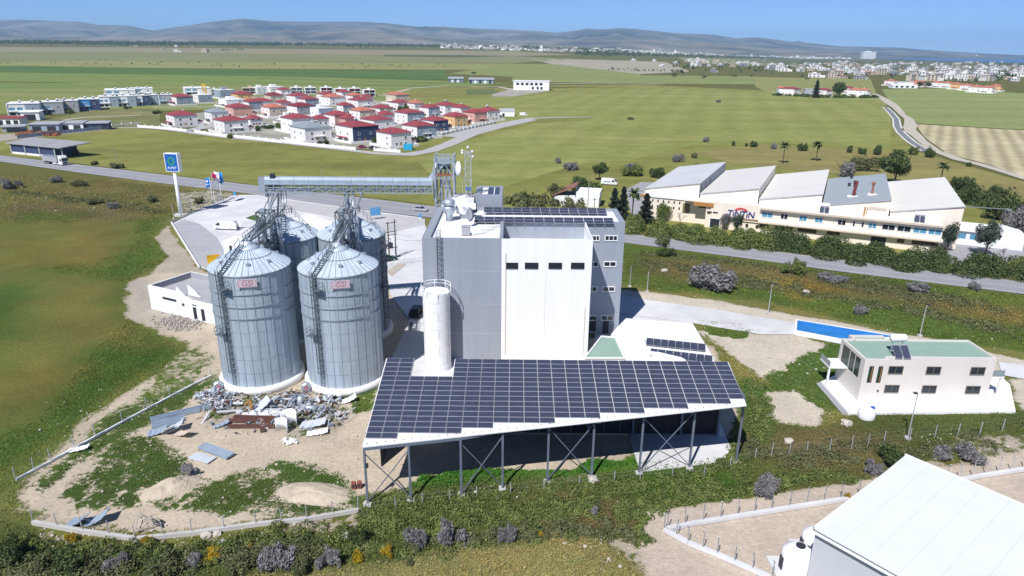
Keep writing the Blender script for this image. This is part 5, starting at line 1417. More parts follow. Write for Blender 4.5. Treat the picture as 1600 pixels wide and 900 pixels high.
def car(p, rz, material, label, kind='sedan', name='car', cat='car', group=None):
    t_ = thing(name, p, label, cat, group, rz)
    if kind == 'sedan':
        prof_body([(-2.2, .35), (2.2, .35), (2.25, .65), (2.05, .85), (1.1, .95), (-1.6, 1.0), (-2.2, .92)], 1.8, t_, 'body', material)
        prof_body([(1.15, .94), (.45, 1.42), (-.9, 1.45), (-1.75, .98)], 1.66, t_, 'glasshouse', GLASS, .16, 1.2)
        prof_body([(.42, 1.43), (.3, 1.5), (-.75, 1.52), (-.95, 1.45)], 1.36, t_, 'roof', material)
        wx, wr = 1.35, .33
    elif kind == 'suv':
        prof_body([(-2.3, .4), (2.3, .4), (2.3, .95), (1.2, 1.12), (-2.25, 1.15)], 1.9, t_, 'body', material)
        prof_body([(1.2, 1.1), (.6, 1.72), (-1.9, 1.75), (-2.25, 1.13)], 1.8, t_, 'glasshouse', GLASS, .14, 1.4)
        prof_body([(.6, 1.72), (.5, 1.8), (-1.8, 1.82), (-1.95, 1.74)], 1.52, t_, 'roof', material)
        wx, wr = 1.42, .38
    else:
        prof_body([(-2.9, .4), (2.9, .4), (2.95, .9), (2.6, 1.2), (1.75, 2.15), (1.4, 2.4), (-2.85, 2.45), (-2.95, 1.2)], 2.0, t_, 'body', material, .08, 1.3)
        for s_ in (-1, 1):
            b = MB(); y = s_ * 1.005; b.add([(2.35, y, 1.25), (1.55, y - s_ * .03, 2.05), (1.1, y - s_ * .03, 2.05), (1.0, y, 1.25)], [(0, 1, 2, 3)]); b.build('side_window', GLASS, t_)
        b = MB(); b.add([(2.63, -.8, 1.28), (2.63, .8, 1.28), (1.83, .72, 2.16), (1.83, -.72, 2.16)], [(0, 1, 2, 3)]); o = b.build('windscreen', GLASS, t_)
        wx, wr = 1.9, .36
    hw = .9 if kind == 'sedan' else (.95 if kind == 'suv' else .98)
    for sx in (-1, 1):
        for sy in (-1, 1): wheel(t_, sx * wx, sy * (hw - .1), wr)
    for sy in (-1, 1):
        x = 2.2 if kind != 'van' else 2.93; MB().box(x - .05, x + .06, sy * .65 - .18, sy * .65 + .18, .62, .80).build('headlight', ALU, t_); MB().box(-x - .06, -x + .05, sy * .7 - .14, sy * .7 + .14, .65, .9).build('tail_light', RED, t_)
    return t_
p = G(353, 358.5); vn = car(p, R(172), CARW, 'white delivery van with open rear doors on the forecourt', 'van', 'delivery_van', 'van')
for sy in (-1, 1): o = MB().box(-.9, 0, -.04, .04, .5, 2.3).build('rear_door', CARW, vn); o.location = (-2.95, sy * .98, 0); o.rotation_euler = (0, 0, sy * R(-20))
p = G(952, 289); v2 = car(p, R(-18), CARW, 'white delivery van parked in the bushes beyond the factory drive', 'van', 'delivery_van', 'van')
b = MB(); b.box(-1.9, .6, -1.02, -1.0, 1.15, 1.45); b.build('side_lettering_band', BLUEP, v2)
p = G(657, 330); car(p, R(-12), CARS, 'silver saloon car driving on the main road behind the mill')
p = G(652, 492); car(p, R(82), CARK, 'black sport utility car parked against the grey mill wall', 'suv')
p = G(566, 231.5); car(p, R(-15), CARR, 'dark red car parked in front of the village garden wall')
p = G(583, 233); car(p, R(-10), CARK, 'black car parked beside the dark red one in the village')
p = G(818, 181); car(p, R(0), CARW, 'white van parked past the end of the village', 'van', 'parked_van', 'van')
p = G(40, 206.5); car(p, R(20), CARK, 'dark van parked in the roadside scrapyard', 'suv', 'parked_van', 'van')
p = G(624, 404); car(G(605, 408), R(40), mat('car_green', (.03, .07, .05), .3), 'dark green car half hidden behind the rear right silo')
# lorry
p = G(85, 256.5); rd = math.atan2(G(120, 262).y - G(0, 247).y, G(120, 262).x - G(0, 247).x)
lr = thing('articulated_lorry', p, 'white articulated lorry with a grey trailer on the main road', 'lorry', rz=rd)
prof_body([(5.0, .45), (7.2, .45), (7.3, 1.4), (7.15, 3.2), (6.6, 3.9), (5.0, 3.95)], 2.5, lr, 'cab', CARW)
MB().box(7.18, 7.3, -1.1, 1.1, 1.75, 2.85).build('windscreen', GLASS, lr); MB().box(7.28, 7.36, -.9, .9, .7, 1.35).build('grille', BLACKM, lr)
for sy in (-1, 1): MB().box(6.0, 6.8, sy * 1.26 - .02, sy * 1.26 + .02, 1.8, 2.7).build('side_window', GLASS, lr); MB().box(6.9, 7.1, sy * 1.55 - .15, sy * 1.55 + .15, 1.9, 2.7).build('mirror', BLACKM, lr)
MB().box(-5.2, 4.3, -1.25, 1.25, 1.25, 3.3).build('trailer_body', GREYR, lr); MB().box(-5.25, 4.35, -1.28, 1.28, 3.3, 3.42).build('trailer_top', STEELD, lr)
MB().box(-5, 7, -.5, .5, .75, 1.25).build('chassis', BLACKM, lr); MB().box(1, 5.0, -1.2, -1.1, .5, 1.0).build('side_skirt', CARW, lr)
for x in (-4.5, -3.2, -1.9, 3.6, 6.2):
    for sy in (-1, 1): wheel(lr, x, sy * 1.05, .52, .35)

# ================================================================== PERSON beside the mill
def person(p, rz, label):
    t_ = thing('person', p, label, 'person', rz=rz)
    J = dict(pel=(0, 0, .98), ch=(0, .01, 1.28), nk=(0, .02, 1.50), hd=(0, -.01, 1.66), hd2=(0, 0, 1.76),
             lh=(.10, 0, .92), lk=(.13, -.05, .50), la=(.15, .02, .09), lt=(.16, -.15, .05), rh=(-.10, 0, .92), rk=(-.13, .03, .50), ra=(-.16, .08, .09), rt=(-.17, -.09, .05),
             ls=(.19, .01, 1.42), le=(.27, -.04, 1.16), lw=(.13, -.22, 1.12), lf=(.06, -.27, 1.13), rs=(-.19, .01, 1.42), re=(-.27, -.04, 1.16), rw=(-.13, -.22, 1.10), rf=(-.06, -.27, 1.10))
    rad = dict(pel=.15, ch=.16, nk=.06, hd=.10, hd2=.085, lh=.10, lk=.065, la=.05, lt=.04, rh=.10, rk=.065, ra=.05, rt=.04, ls=.075, le=.05, lw=.037, lf=.035, rs=.075, re=.05, rw=.037, rf=.035)
    E_ = [('pel', 'ch'), ('ch', 'nk'), ('nk', 'hd'), ('hd', 'hd2'), ('pel', 'lh'), ('lh', 'lk'), ('lk', 'la'), ('la', 'lt'), ('pel', 'rh'), ('rh', 'rk'), ('rk', 'ra'), ('ra', 'rt'), ('ch', 'ls'), ('ls', 'le'), ('le', 'lw'), ('lw', 'lf'), ('ch', 'rs'), ('rs', 're'), ('re', 'rw'), ('rw', 'rf')]
    ks_ = list(J); me = bpy.data.meshes.new('body'); me.from_pydata([J[k] for k in ks_], [(ks_.index(a), ks_.index(c)) for a, c in E_], []); me.update()
    o = link('body', me, mat('dark_clothes', (.02, .02, .028), .9), t_)
    o.modifiers.new('skin', 'SKIN'); o.modifiers.new('sub', 'SUBSURF').levels = 2
    for i, k in enumerate(ks_): me.skin_vertices[0].data[i].radius = (rad[k], rad[k])
    me.skin_vertices[0].data[0].use_root = True
    hd = MB().lathe([(.03, 1.53), (.075, 1.56), (.098, 1.65), (.09, 1.73), (.03, 1.79)], 14).build('head', mat('skin_tone', (.42, .24, .16), .6), t_, True); hd.scale = (.95, 1.1, 1)
    MB().lathe([(.11, 1.66), (.108, 1.74), (.07, 1.81), (.01, 1.83)], 14).build('hair', BLACKM, t_, True)
    MB().box(-.012, .012, -.125, -.09, 1.63, 1.68).build('nose', MATS['skin_tone'], hd)
    for s_ in (-1, 1): MB().box(s_ * .035 - .012, s_ * .035 + .012, -.108, -.095, 1.675, 1.69).build('eye', BLACKM, hd)
    return t_
person(G(643, 517), R(-10), 'person in dark clothes standing on the paving between silos and mill')

# ================================================================== WHITE HOUSE (east)
hA = G(1352.5, 561.5, 6.7); hB = G(1565, 564, 6.7); hA.z = hB.z = 0
hd_ = (hB - hA).normalized(); LH = (hB - hA).length
hs = thing('white_house', hA, 'two storey white house with a green flat roof on a white terrace', 'house', rz=math.atan2(hd_.y, hd_.x))
DH = 7.2
hinv = Matrix.Rotation(-math.atan2(hd_.y, hd_.x), 4, 'Z') @ Matrix.Translation(-hA)
def hloc(u, v, z): return hinv @ G(u, v, z)
def hbox(nm, x0, x1, y0, y1, z0, z1, m_, par=None): return MB().box(x0, x1, y0, y1, z0, z1).build(nm, m_, par or hs)
HW = mat('house_east_white', (.67, .625, .59), .8, var=.05, scale=.5, streak=True)
wl = 3.3
hbox('wall', 0, wl, 0, .3, .3, 6.7, HW); hbox('wall', wl - .3, wl, .3, .9, .3, 6.69, HW); hbox('wall', wl, LH, .9, 1.2, .3, 6.68, HW)
hbox('wall', 0, .3, .3, 1.1, .3, 6.69, HW); hbox('wall', 0, .3, 1.1, DH, .3, 3.3, HW); hbox('wall', 0, .3, DH - .7, DH, 3.3, 6.69, HW); hbox('wall', 0, .3, 1.1, DH - .7, 6.2, 6.69, HW)
hbox('wall', LH - .3, LH, 1.2, DH, .3, 6.67, HW); hbox('wall', .3, LH - .3, DH - .3, DH, .3, 6.66, HW)
hbox('interior', .35, LH - .35, 1.25, DH - .35, .3, 6.1, mat('dim_interior', (.10, .10, .09), .9))
hbox('corner_window', .06, .2, 1.1, DH - .7, 3.3, 6.2, mat('dark_green_glass', (.03, .05, .04), .15))
for y in (2.6, 4.2): hbox('window_bar', .04, .10, y, y + .08, 3.3, 6.2, WHITE)
hbox('roof', .3, LH - .3, 1.2, DH - .3, 6.1, 6.45, GREENR); hbox('roof', .3, wl - .3, .3, 1.2, 6.1, 6.449, GREENR)
kx = hloc(1404, 535, 6.7)
hbox('upper_parapet', 1.6, 1.85, DH - .3 - .0, DH + 1.2, 3, 6.75, HW); hbox('upper_parapet', 1.85, 6.3, DH + .95, DH + 1.2, 3, 6.74, HW); hbox('upper_parapet', 6.3, 6.55, DH, DH + 1.2, 3, 6.73, HW)
hbox('roof', 1.85, 6.3, DH, DH + .95, 3, 6.44, GREENR)
for x in (.75, 2.0):
    f_ = hbox('tall_window', x, x + .62, -.03, .04, 3.2, 5.7, mat('dark_green_glass', (.03, .05, .04), .15)); hbox('frame_bar', x + .40, x + .47, -.05, -.032, 3.25, 5.65, WOOD, f_)
for zc, uu in ((4.75, (788.0, 967.0, 1187.0)), (1.85, (760.0, 937.0, 1157.0))):
    for u in (5.5, 11.3, 18.1):
        xw = u * LH / 20.6
        window(hs, (xw, .9, zc), (0, -1, 0), 2.0, 1.15, mat('dark_frame', (.16, .15, .13), .6), GLASS, 1, fw=.07)
hbox('wall_lamp', wl - .9, wl - .7, -.15, 0, 1.9, 2.1, BLACKM)
# terrace and steps
pt_ = [hloc(u, v, .3) for u, v in ((1326, 645), (1587, 642), (1578, 600), (1560, 585), (1330, 575), (1283, 596))]
MB().prism([(q.x, q.y) for q in pt_], -.1, .3).build('terrace', WHITE, hs)
a, c = pt_[5], pt_[0]; dv = (c - a).normalized(); nv = Vector((dv.y, -dv.x, 0)); nv = nv if nv.x < 0 else -nv
for k in range(2): MB().prism([(a + nv * (.35 * k)).to_tuple()[:2], (c + nv * (.35 * k)).to_tuple()[:2], (c + nv * (.35 * (k + 1))).to_tuple()[:2], (a + nv * .35 * (k + 1)).to_tuple()[:2]][::-1], -.1, .2 - .12 * k).build('step', CONCD, hs)
hbox('porch_slab', -2.6, -.02, 4.2, DH, 3.25, 3.5, WHITE); hbox('porch_post', -2.55, -2.3, 4.3, 4.55, .3, 3.25, WHITE)
hbox('balcony_slab', LH + .02, LH + 2.6, 2.0, DH, 3.1, 3.35, WHITE); hbox('porch_post', LH + 2.2, LH + 2.45, 2.1, 2.35, .3, 3.1, WHITE); hbox('balcony_glass', LH + .1, LH + 2.5, 2.0, 2.05, 3.35, 4.3, glassmat('rail_glass', (.25, .30, .32)))
hbox('porch_glass', -2.55, -2.5, 4.2, DH, 3.5, 4.3, glassmat('rail_glass', (.25, .30, .32)))
# solar water heater on the roof
ro = hloc(1412, 562, 6.45); wh = thing('solar_heater', hs.matrix_basis @ Vector((ro.x, ro.y + .8, 6.45)), 'solar water heater with white tank on the green house roof', 'water heater', rz=hs.rotation_euler.z)
sh_ = solar_mesh(1.0, 2.0)
for x in (-.55, .6): inst('collector', sh_, wh, (x, .1, .75), (R(42), 0, 0))
MB().bar((-1.0, .9, 0), (-1.0, .9, 1.5), .06).build('leg', ALU, wh); MB().bar((1.0, .9, 0), (1.0, .9, 1.5), .06).build('leg', ALU, wh); MB().bar((-1.1, .9, 1.5), (1.1, .9, 1.5), .08).build('cross_bar', ALU, wh)
o = MB().lathe([(.1, -1.1), (.5, -1.0), (.55, -.8), (.55, .8), (.5, 1.0), (.1, 1.1)], 16).build('tank', WHITE, wh, True); o.rotation_euler = (0, R(90), 0); o.location = (0, 1.4, 2.3)
for x in (-.7, .7): MB().bar((x, 1.4, 0), (x, 1.4, 1.85), .08).build('leg', ALU, wh)
p = G(1353, 652); wt = thing('water_tank', p, 'white round topped water tank at the front edge of the house terrace', 'tank')
smooth_angle(MB().lathe([(1.05, 0), (1.1, .2), (1.08, .9), (.8, 1.35), (.3, 1.55), (.05, 1.58)], 20).build('shell', WHITE, wt), 60); MB().box(.4, .9, -.2, .2, 1.3, 1.6).build('blue_lid', BLUEP, wt)
# lamp posts
def lamp_post(u, v, h, label, head=1):
    p = G(u, v); t_ = thing('lamp_post', p, label, 'lamp post', 'lamp posts')
    MB().tube((0, 0, 0), (0, 0, h), .085, 8, .055).build('pole', ALU, t_); MB().box(-.3, .3, -.3, .3, -.05, .25).build('footing', CONC, t_)
    MB().bar((0, 0, h - .05), (head * .55, -.1, h + .08), .06).build('arm', ALU, t_); MB().box(head * .4 - .15, head * .4 + .25, -.25, .1, h, h + .14).build('lamp_head', BLACKM, t_)
lamp_post(1418, 685, 6.4, 'lamp post standing in front of the white house', -1)
lamp_post(1437, 525, 5.6, 'lamp post in the sandy strip behind the white house')
lamp_post(1200, 491, 5.8, 'lamp post by the end of the concrete path', 1)
lamp_post(1011, 456, 4.2, 'lamp post just right of the mill, the farther right of two')
lamp_post(984, 448, 4.4, 'lamp post with a white footing closest to the mill corner', 1)
lamp_post(272, 342, 4.0, 'short lamp post left of the station sign')
lamp_post(299, 332, 4.2, 'short lamp post right of the station sign', -1)
for u, v, vt, lab in ((183, 253, 228, 'thin utility pole in the field beyond the lorry'), (506, 300, 261, 'utility pole beyond the middle of the conveyor bridge'), (564, 305, 270, 'white topped utility pole beyond the conveyor bridge'), (840, 318, 297, 'utility pole behind the mill roof panels'), (869, 320, 299, 'leaning utility pole behind the mill by the trees'), (918, 330, 280, 'utility pole beside the brown roofed shed')):
    p = G(u, v); h = depth(p) * (v - vt) / FPX / .97; t_ = thing('utility_pole', p, lab, 'utility pole', 'utility poles')
    MB().tube((0, 0, 0), (0, 0, h), .14, 7, .10).build('pole', mat('grey_wood', (.34, .31, .27), .9), t_); MB().bar((-.5, 0, h - .4), (.5, 0, h - .4), .1).build('cross_arm', BLACKM, t_)
# blue lined basin
q = [G(u, v) for u, v in ((1243.5, 506.5), (1402, 533), (1325, 539), (1242, 523))]
bs = thing('blue_basin', q[0], 'long shallow basin painted blue inside at the end of the concrete path', 'basin')
q = [w_ - q[0] for w_ in q]
BLUW = mat('basin_blue', (.03, .20, .52), .45, var=.18, scale=.4)
MB().prism([(w_.x, w_.y) for w_ in q][::-1], .02, .10).build('floor', BLUW, bs)
for i, (a, c) in enumerate(zip(q, q[1:] + q[:1])):
    MB().bar(a + Vector((0, 0, .42)), c + Vector((0, 0, .42)), .3, .84).build('wall', WHITE, bs) if i != 0 else None
a, c = q[0], q[1]
MB().bar(a + Vector((0, .12, .42)), c + Vector((0, .12, .42)), .25, .9).build('wall', WHITE, bs); MB().bar(a + Vector((0, -.1, .42)), c + Vector((0, -.1, .42)), .16, .78).build('blue_lining', BLUW, bs)
for k in range(3):
    w_ = q[3].lerp(q[2], .12 + .24 * k) + Vector((0, .9, .14)); MB().box(w_.x - .9, w_.x + .9, w_.y - .12, w_.y + .12, .1, .16).build('pale_slat', SKYB, bs)

# ================================================================== WAREHOUSE (south-east corner)
wA, wB = Vector((26.6, 49.1, 0)), Vector((40.0, 59.7, 0)); wdir = (wB - wA).normalized(); WLn = (wB - wA).length
wn = Vector((wdir.y, -wdir.x, 0))
whs = thing('warehouse', wA, 'big white metal warehouse with a plain pale roof in the near right corner', 'warehouse', rz=math.atan2(wn.y, wn.x))
WR = sheetmat('warehouse_roof', (.70, .735, .78), 3.0, 0, .5, .04, .25)
WWALL = sheetmat('warehouse_wall', (.52, .55, .59), 4.0, 0, .55, .04, .3)
# local x runs along the gutter, local y along the gable
for i in range(14):
    x0_, x1_ = i * 2.3, (i + 1) * 2.3 - .012
    MB().add([(x0_, -.15, 6.85), (x1_, -.15, 6.85), (x1_, WLn + .15, 7.45), (x0_, WLn + .15, 7.45), (x0_, -.15, 6.98), (x1_, -.15, 6.98), (x1_, WLn + .15, 7.58), (x0_, WLn + .15, 7.58)],
             [(0, 3, 2, 1), (4, 5, 6, 7), (0, 1, 5, 4), (1, 2, 6, 5), (2, 3, 7, 6), (3, 0, 4, 7)]).build('roof_sheet', WR, whs)
MB().box(.05, 32, 0, .15, 0, 6.8).build('wall', WWALL, whs); MB().box(.05, .2, .15, WLn, 0, 6.9).build('wall', WWALL, whs); MB().box(.2, 32, WLn - .15, WLn, 0, 7.2).build('wall', WWALL, whs)
MB().box(-.1, 32, -.42, -.18, 6.75, 6.90).build('gutter', BLACKM, whs); MB().box(-.1, 32, -.55, -.43, 6.78, 7.0).build('gutter_edge', WHITE, whs)
MB().box(-.12, .0, -.1, WLn + .1, 6.9, 7.2).build('verge', WHITE, whs); MB().box(-.1, 32, WLn + .16, WLn + .32, 7.3, 7.62).build('ridge_trim', WHITE, whs)
for q, lab, r_, h in ((G(1244, 893), 'big white plastic water tank with black lid beside the warehouse', 1.55, 2.9), (G(1271, 862), 'white plastic water tank half hidden at the warehouse corner', 1.3, 2.6)):
    t_ = thing('plastic_tank', q, lab, 'tank', 'warehouse water tanks'); smooth_angle(MB().lathe([(r_, 0), (r_ * 1.01, .1), (r_, h * .72), (r_ * .93, h * .8), (r_ * .45, h), (r_ * .1, h * 1.01)], 24).build('shell', WHITE, t_), 60)
    MB().lathe([(.42, h * .98), (.44, h + .12), (.3, h + .16)], 14).build('lid', BLACKM, t_); MB().box(-r_ - .1, -r_ + .05, -.3, .3, .5, h * .6).build('pipe_fitting', BLACKM, t_)
    MB().box(-r_ - .6, r_ + .6, -r_ - .4, r_ + .4, -.05, .12).build('pad', CONCW, t_)
# yard kerb and bent-arm fence posts
def kerb(L, label, wid=.5, h=.35, material=CONCW, name='kerb_wall'):
    o = thing(name, L[0], label, 'kerb')
    for a, c in zip(L, L[1:]):
        MB().bar(a - L[0] + Vector((0, 0, h / 2)), c - L[0] + Vector((0, 0, h / 2)), wid, h).build('kerb', material, o)
    return o
def post_fence(L, n_per, label, h=2.2, arm=.45, name='wire_fence', material=ALU, wires=(.5, 1.1, 1.7), wmat=STEELD, mesh=False):
    o = thing(name, L[0], label, 'fence')
    tot = []
    for (a, c), n_ in zip(zip(L, L[1:]), n_per):
        for i in range(n_): tot.append(a.lerp(c, i / n_))
    tot.append(L[-1])
    b = MB(); b.tube((0, 0, 0), (0, 0, h), .05, 6)
    if arm: b.tube((0, 0, h), (-arm * .6, -arm * .8, h + arm * .9), .04, 6)
    me = b.mesh('post'); me.materials.append(material); rg = random.Random(len(tot))
    for q in tot: inst('post', me, o, q - L[0], (rg.uniform(-.04, .04), rg.uniform(-.04, .04), rg.uniform(-.3, .3)))
    for z in wires:
        b = MB()
        for a, c in zip(tot, tot[1:]): b.tube(a - L[0] + Vector((0, 0, z)), c - L[0] + Vector((0, 0, z)), .006, 3)
        b.build('wire', wmat, o)
    return o
K1 = [G(u, v) for u, v in ((1205, 905), (1120, 868), (1075, 850), (1038, 829))]; K2 = [G(u, v) for u, v in ((1040, 829), (1085, 819), (1200, 801), (1325, 781))]
kerb(K1, 'white concrete kerb of the warehouse yard running toward the camera'); kerb(K2, 'white concrete kerb along the back of the warehouse yard')
K3 = [G(u, v) for u, v in ((1478, 756), (1540, 744), (1600, 735), (1800, 700))]; kerb(K3, 'white concrete kerb behind the warehouse at the right edge')
post_fence(K1, (3, 2, 2), 'thin fence posts on the left kerb of the warehouse yard', 2.0, .4, material=STEELD)
post_fence([G(u, v) for u, v in ((1042, 826), (1205, 798), (1340, 777))], (6, 5), 'fence with bent arm posts on the back kerb of the warehouse yard', 2.1, .45, material=STEELD)
post_fence([G(u, v) for u, v in ((1478, 753), (1600, 733), (1760, 705))], (6, 6), 'fence with bent arm posts behind the warehouse on the right', 2.1, .45)
post_fence([G(u, v) for u, v in ((1205, 713), (1260, 711), (1330, 702), (1380, 695), (1460, 684), (1530, 680), (1600, 668), (1760, 655))], (2, 2, 2, 2, 2, 2, 4), 'grey mesh fence crossing the grass below the white house', 1.9, 0)
K4 = [G(u, v) for u, v in ((52, 819), (130, 833), (212, 845), (300, 836), (400, 822), (480, 814), (560, 800))]
kerb(K4, 'long pale kerb wall curving round the bottom of the sandy yard', .35, .45, CONC)
post_fence(K4, (2, 2, 2, 2, 2, 2), 'leaning fence posts on the kerb below the sandy yard', 1.9, 0)
K5 = [G(u, v) for u, v in ((25, 751), (80, 722), (150, 683), (230, 640), (300, 603), (330, 588))]
kerb(K5, 'thin pale kerb line between the left field and the sandy yard', .22, .25, WHITE)
post_fence(K5, (2, 2, 2, 2, 1), 'fence posts along the edge of the left field', 1.8, 0)
post_fence([G(u, v) for u, v in ((576, 800), (660, 786), (745, 776), (850, 764), (960, 752), (1000, 748), (1100, 742), (1180, 716)) ], (2, 2, 2, 2, 1, 2, 2), 'short fence posts along the foot of the solar canopy', 1.3, 0, wires=(.6, 1.1))

# ================================================================== FACTORY WITH SAW-TOOTH HALLS
fO = Vector((38.7, 198.2, 0)); fang = math.atan2(-.429, .903)
fac = thing('factory', fO, 'cream factory with five slanted hall roofs and a long two storey front', 'factory', rz=fang)
HR = [mat('hall_roof_a', (.56, .57, .59), .7, var=.06, scale=.15), mat('hall_roof_b', (.64, .63, .61), .7, var=.05, scale=.15), mat('hall_roof_c', (.68, .67, .645), .7, var=.05, scale=.15), mat('hall_roof_d', (.33, .375, .41), .7, var=.05, scale=.2), mat('hall_roof_e', (.70, .69, .655), .7, var=.05, scale=.15)]
HP = 15.95
def fb(nm, x0, x1, y0, y1, z0, z1, m_, par=None): return MB().box(x0, x1, y0, y1, z0, z1).build(nm, m_, par or fac)
for i in range(5):
    x0_ = i * HP; x1_ = x0_ + HP - .35; zl_, zr_ = 8.0, 10.9
    dl = 44 if i < 4 else 46
    b = MB(); b.add([(x0_, 0, 0), (x1_, 0, 0), (x1_, 0, zr_ - .25), (x0_, 0, zl_ - .25), (x0_, dl, 0), (x1_, dl, 0), (x1_, dl, zr_ - .25), (x0_, dl, zl_ - .25)],
                    [(0, 1, 2, 3), (5, 4, 7, 6), (4, 0, 3, 7), (3, 2, 6, 7)])
    b.build('hall', CREAM, fac)
    MB().add([(x1_, 0, 0), (x1_, dl, 0), (x1_, dl, zr_ - .25), (x1_, 0, zr_ - .25)], [(0, 1, 2, 3)]).build('hall_side', GREYR if i < 1 else CREAM, fac)
    rf = MB(); rf.add([(x0_ - .1, -.25, zl_ - .25), (x1_ + .12, -.25, zr_ - .25), (x1_ + .12, dl + .2, zr_ - .25), (x0_ - .1, dl + .2, zl_ - .25), (x0_ - .1, -.25, zl_), (x1_ + .12, -.25, zr_), (x1_ + .12, dl + .2, zr_), (x0_ - .1, dl + .2, zl_)],
           [(0, 3, 2, 1), (4, 5, 6, 7), (0, 1, 5, 4), (1, 2, 6, 5), (2, 3, 7, 6), (3, 0, 4, 7)])
    ro_ = rf.build('hall_roof', HR[i], fac)
    MB().bar((x0_, -.28, zl_ - .08), (x1_, -.28, zr_ - .08), .08, .2).build('verge_trim', GREYR, ro_)
    if i < 3:
        for y in (2.5, 9, 16): fb('side_vent', x1_, x1_ + .06, y, y + .9, 7.9, 9.7, BLACKM if i != 1 else GLASS)
# plant on the grey hall roof
def hz(i, x): return 8.0 + 2.9 * (x - i * HP) / (HP - .35)
fb('curb', 3 * HP + 5.6, 3 * HP + 8.2, 8.4, 9.2, hz(3, 3 * HP + 6), hz(3, 3 * HP + 6) + .45, WHITE); MB().tube((3 * HP + 7, 8.8, 9), (3 * HP + 7.4, 9.8, 13.4), .4, 10).build('red_flue', mat('oxide_red', (.16, .03, .03), .7), fac)
fb('curb', 3 * HP + 10.4, 3 * HP + 12.6, 8.6, 9.3, hz(3, 3 * HP + 11), hz(3, 3 * HP + 11) + .45, WHITE); MB().tube((3 * HP + 11.4, 9, 9.5), (3 * HP + 11.4, 9, 13.0), .25, 8).build('rusty_flue', RUST, fac); MB().lathe([(.5, 13.0), (.55, 13.2), (.1, 13.7)], 10, (3 * HP + 11.4, 9)).build('flue_cap', RUST, fac)
for x, y in ((3 * HP + 5.5, 26), (3 * HP + 7, 29), (3 * HP + 7, 24), (3 * HP + 6, 40)): fb('roof_vent', x, x + .8, y, y + .8, hz(3, x) - .1, hz(3, x) + 1.0, BLACKM)
# long two storey front
FH = 7.0; XE = 75.2
MB().prism([(0.5, -3.2), (19, -3.2), (19, -.02), (.5, -.02)], 0, FH - .5).build('front_block', CREAM, fac)
fb('front_block', 19, XE, -6.2, -.02, 0, FH - .55, CREAM)
fb('front_roof', .4, 18.98, -3.4, -.02, FH - .5, FH - .3, ROOFW); fb('front_roof', 19, XE, -6.2, -.02, FH - .55, FH - .4, ROOFW)
fb('front_parapet', .4, 18.9, -3.55, -3.3, FH - .7, FH + .1, WHITE); fb('sign_wall', 20.4, 33, -6.6, -6.25, 2.8, FH + .35, CREAM)
fb('eave', 33.1, XE + .3, -7.3, -6.1, FH - .45, FH + .05, CREAM); fb('fascia', 33.1, XE + .3, -7.36, -7.3, FH - .42, FH + .02, BEIGE)
fb('balcony_slab', 33, XE + .3, -7.6, -6.2, 3.0, 3.6, CREAM); fb('band', 33.1, XE + .35, -7.66, -7.6, 3.0, 3.3, BEIGE); fb('band', 24, 33, -6.72, -6.62, 3.2, 3.6, mat('brown_band', (.25, .18, .13), .8))
fb('timber_panel', -.2, 1.9, -3.6, -3.56, FH - .9, FH - .05, WOOD); fb('timber_panel', 15.6, 21.0, -6.8, -6.62, FH - 1.2, FH - .15, WOOD); fb('canopy_slab', 12.5, 21.6, -6.7, -3.3, FH - .12, FH + .25, CREAM)
for r_ in range(2):
    for k in range(6): fb('small_window', 3.1 + k * 1.55, 3.5 + k * 1.55, -3.27, -3.21, 5.0 - r_ * 1.6, 5.7 - r_ * 1.6, GLASS)
fb('brown_shutter', 12.0, 14.0, -3.28, -3.21, 2.6, 5.4, mat('shutter_brown', (.22, .17, .10), .7)); fb('strip_window', 16.4, 18.3, -3.28, -3.21, 4.6, 5.2, GLASS)
for x in (19.4, 21.0): fb('strip_window', x, x + 1.3, -6.66, -6.6, 4.2, 4.6, GLASS)
fb('glass_door', 20.5, 23, -6.7, -6.62, .2, 2.7, GLASS); fb('door_frame', 20.3, 23.2, -6.66, -6.61, .1, 2.9, WHITE)
for k in range(6):
    o = MB().lathe([(.38, -.04), (.38, .04)], 16).build('porthole', GLASS, fac); o.location = (25 + k * 2.6, -6.62 if k < 4 else -6.24, 1.9); o.rotation_euler = (R(90), 0, 0)
for k, (x, wd, g_) in enumerate(((35.0, 2.9, GLASSB), (39.2, 1.9, GLASS), (43.8, 2.0, GLASSB), (47.6, 2.0, GLASSB), (53.0, 2.0, GLASS), (55.8, .7, GLASS), (57.8, .7, GLASS), (60.0, 2.0, GLASSB), (63.6, 3.0, GLASS), (67.0, 3.1, GLASS), (70.4, 3.0, GLASSB), (73.6, 2.9, GLASSB))):
    window(fac, (x, -6.2, 5.15), (0, -1, 0), wd, 1.5, WHITE, g_, 1 if wd > 1 else 0, fw=.12)
for x, wd in ((33.4, 2.2), (37.5, 4.2), (43, 4.5), (50, 3), (66.0, 1.6), (69.2, 4.8), (73.4, 1.4)):
    fb('ground_window', x, x + wd, -6.24, -6.205, 1.6, 2.6, mat('brown_glass', (.10, .075, .055), .3))
fb('gate_opening', 60.2, 63.6, -6.26, -6.205, .1, 2.6, BLACKM); fb('gate_canopy', 59.9, 63.9, -7.0, -6.2, 2.65, 2.85, WHITE)
# roof furniture of the front block
fb('roof_hut', 58.4, 62.6, -3.4, -.3, FH - .4, FH + 1.6, CREAM); fb('hut_trim', 58.3, 62.7, -3.5, -.2, FH + 1.6, FH + 1.75, BEIGE); MB().tube((57.8, -3, FH - .4), (57.8, -3, FH + 2.0), .22, 8).build('wood_stack', WOOD, fac)
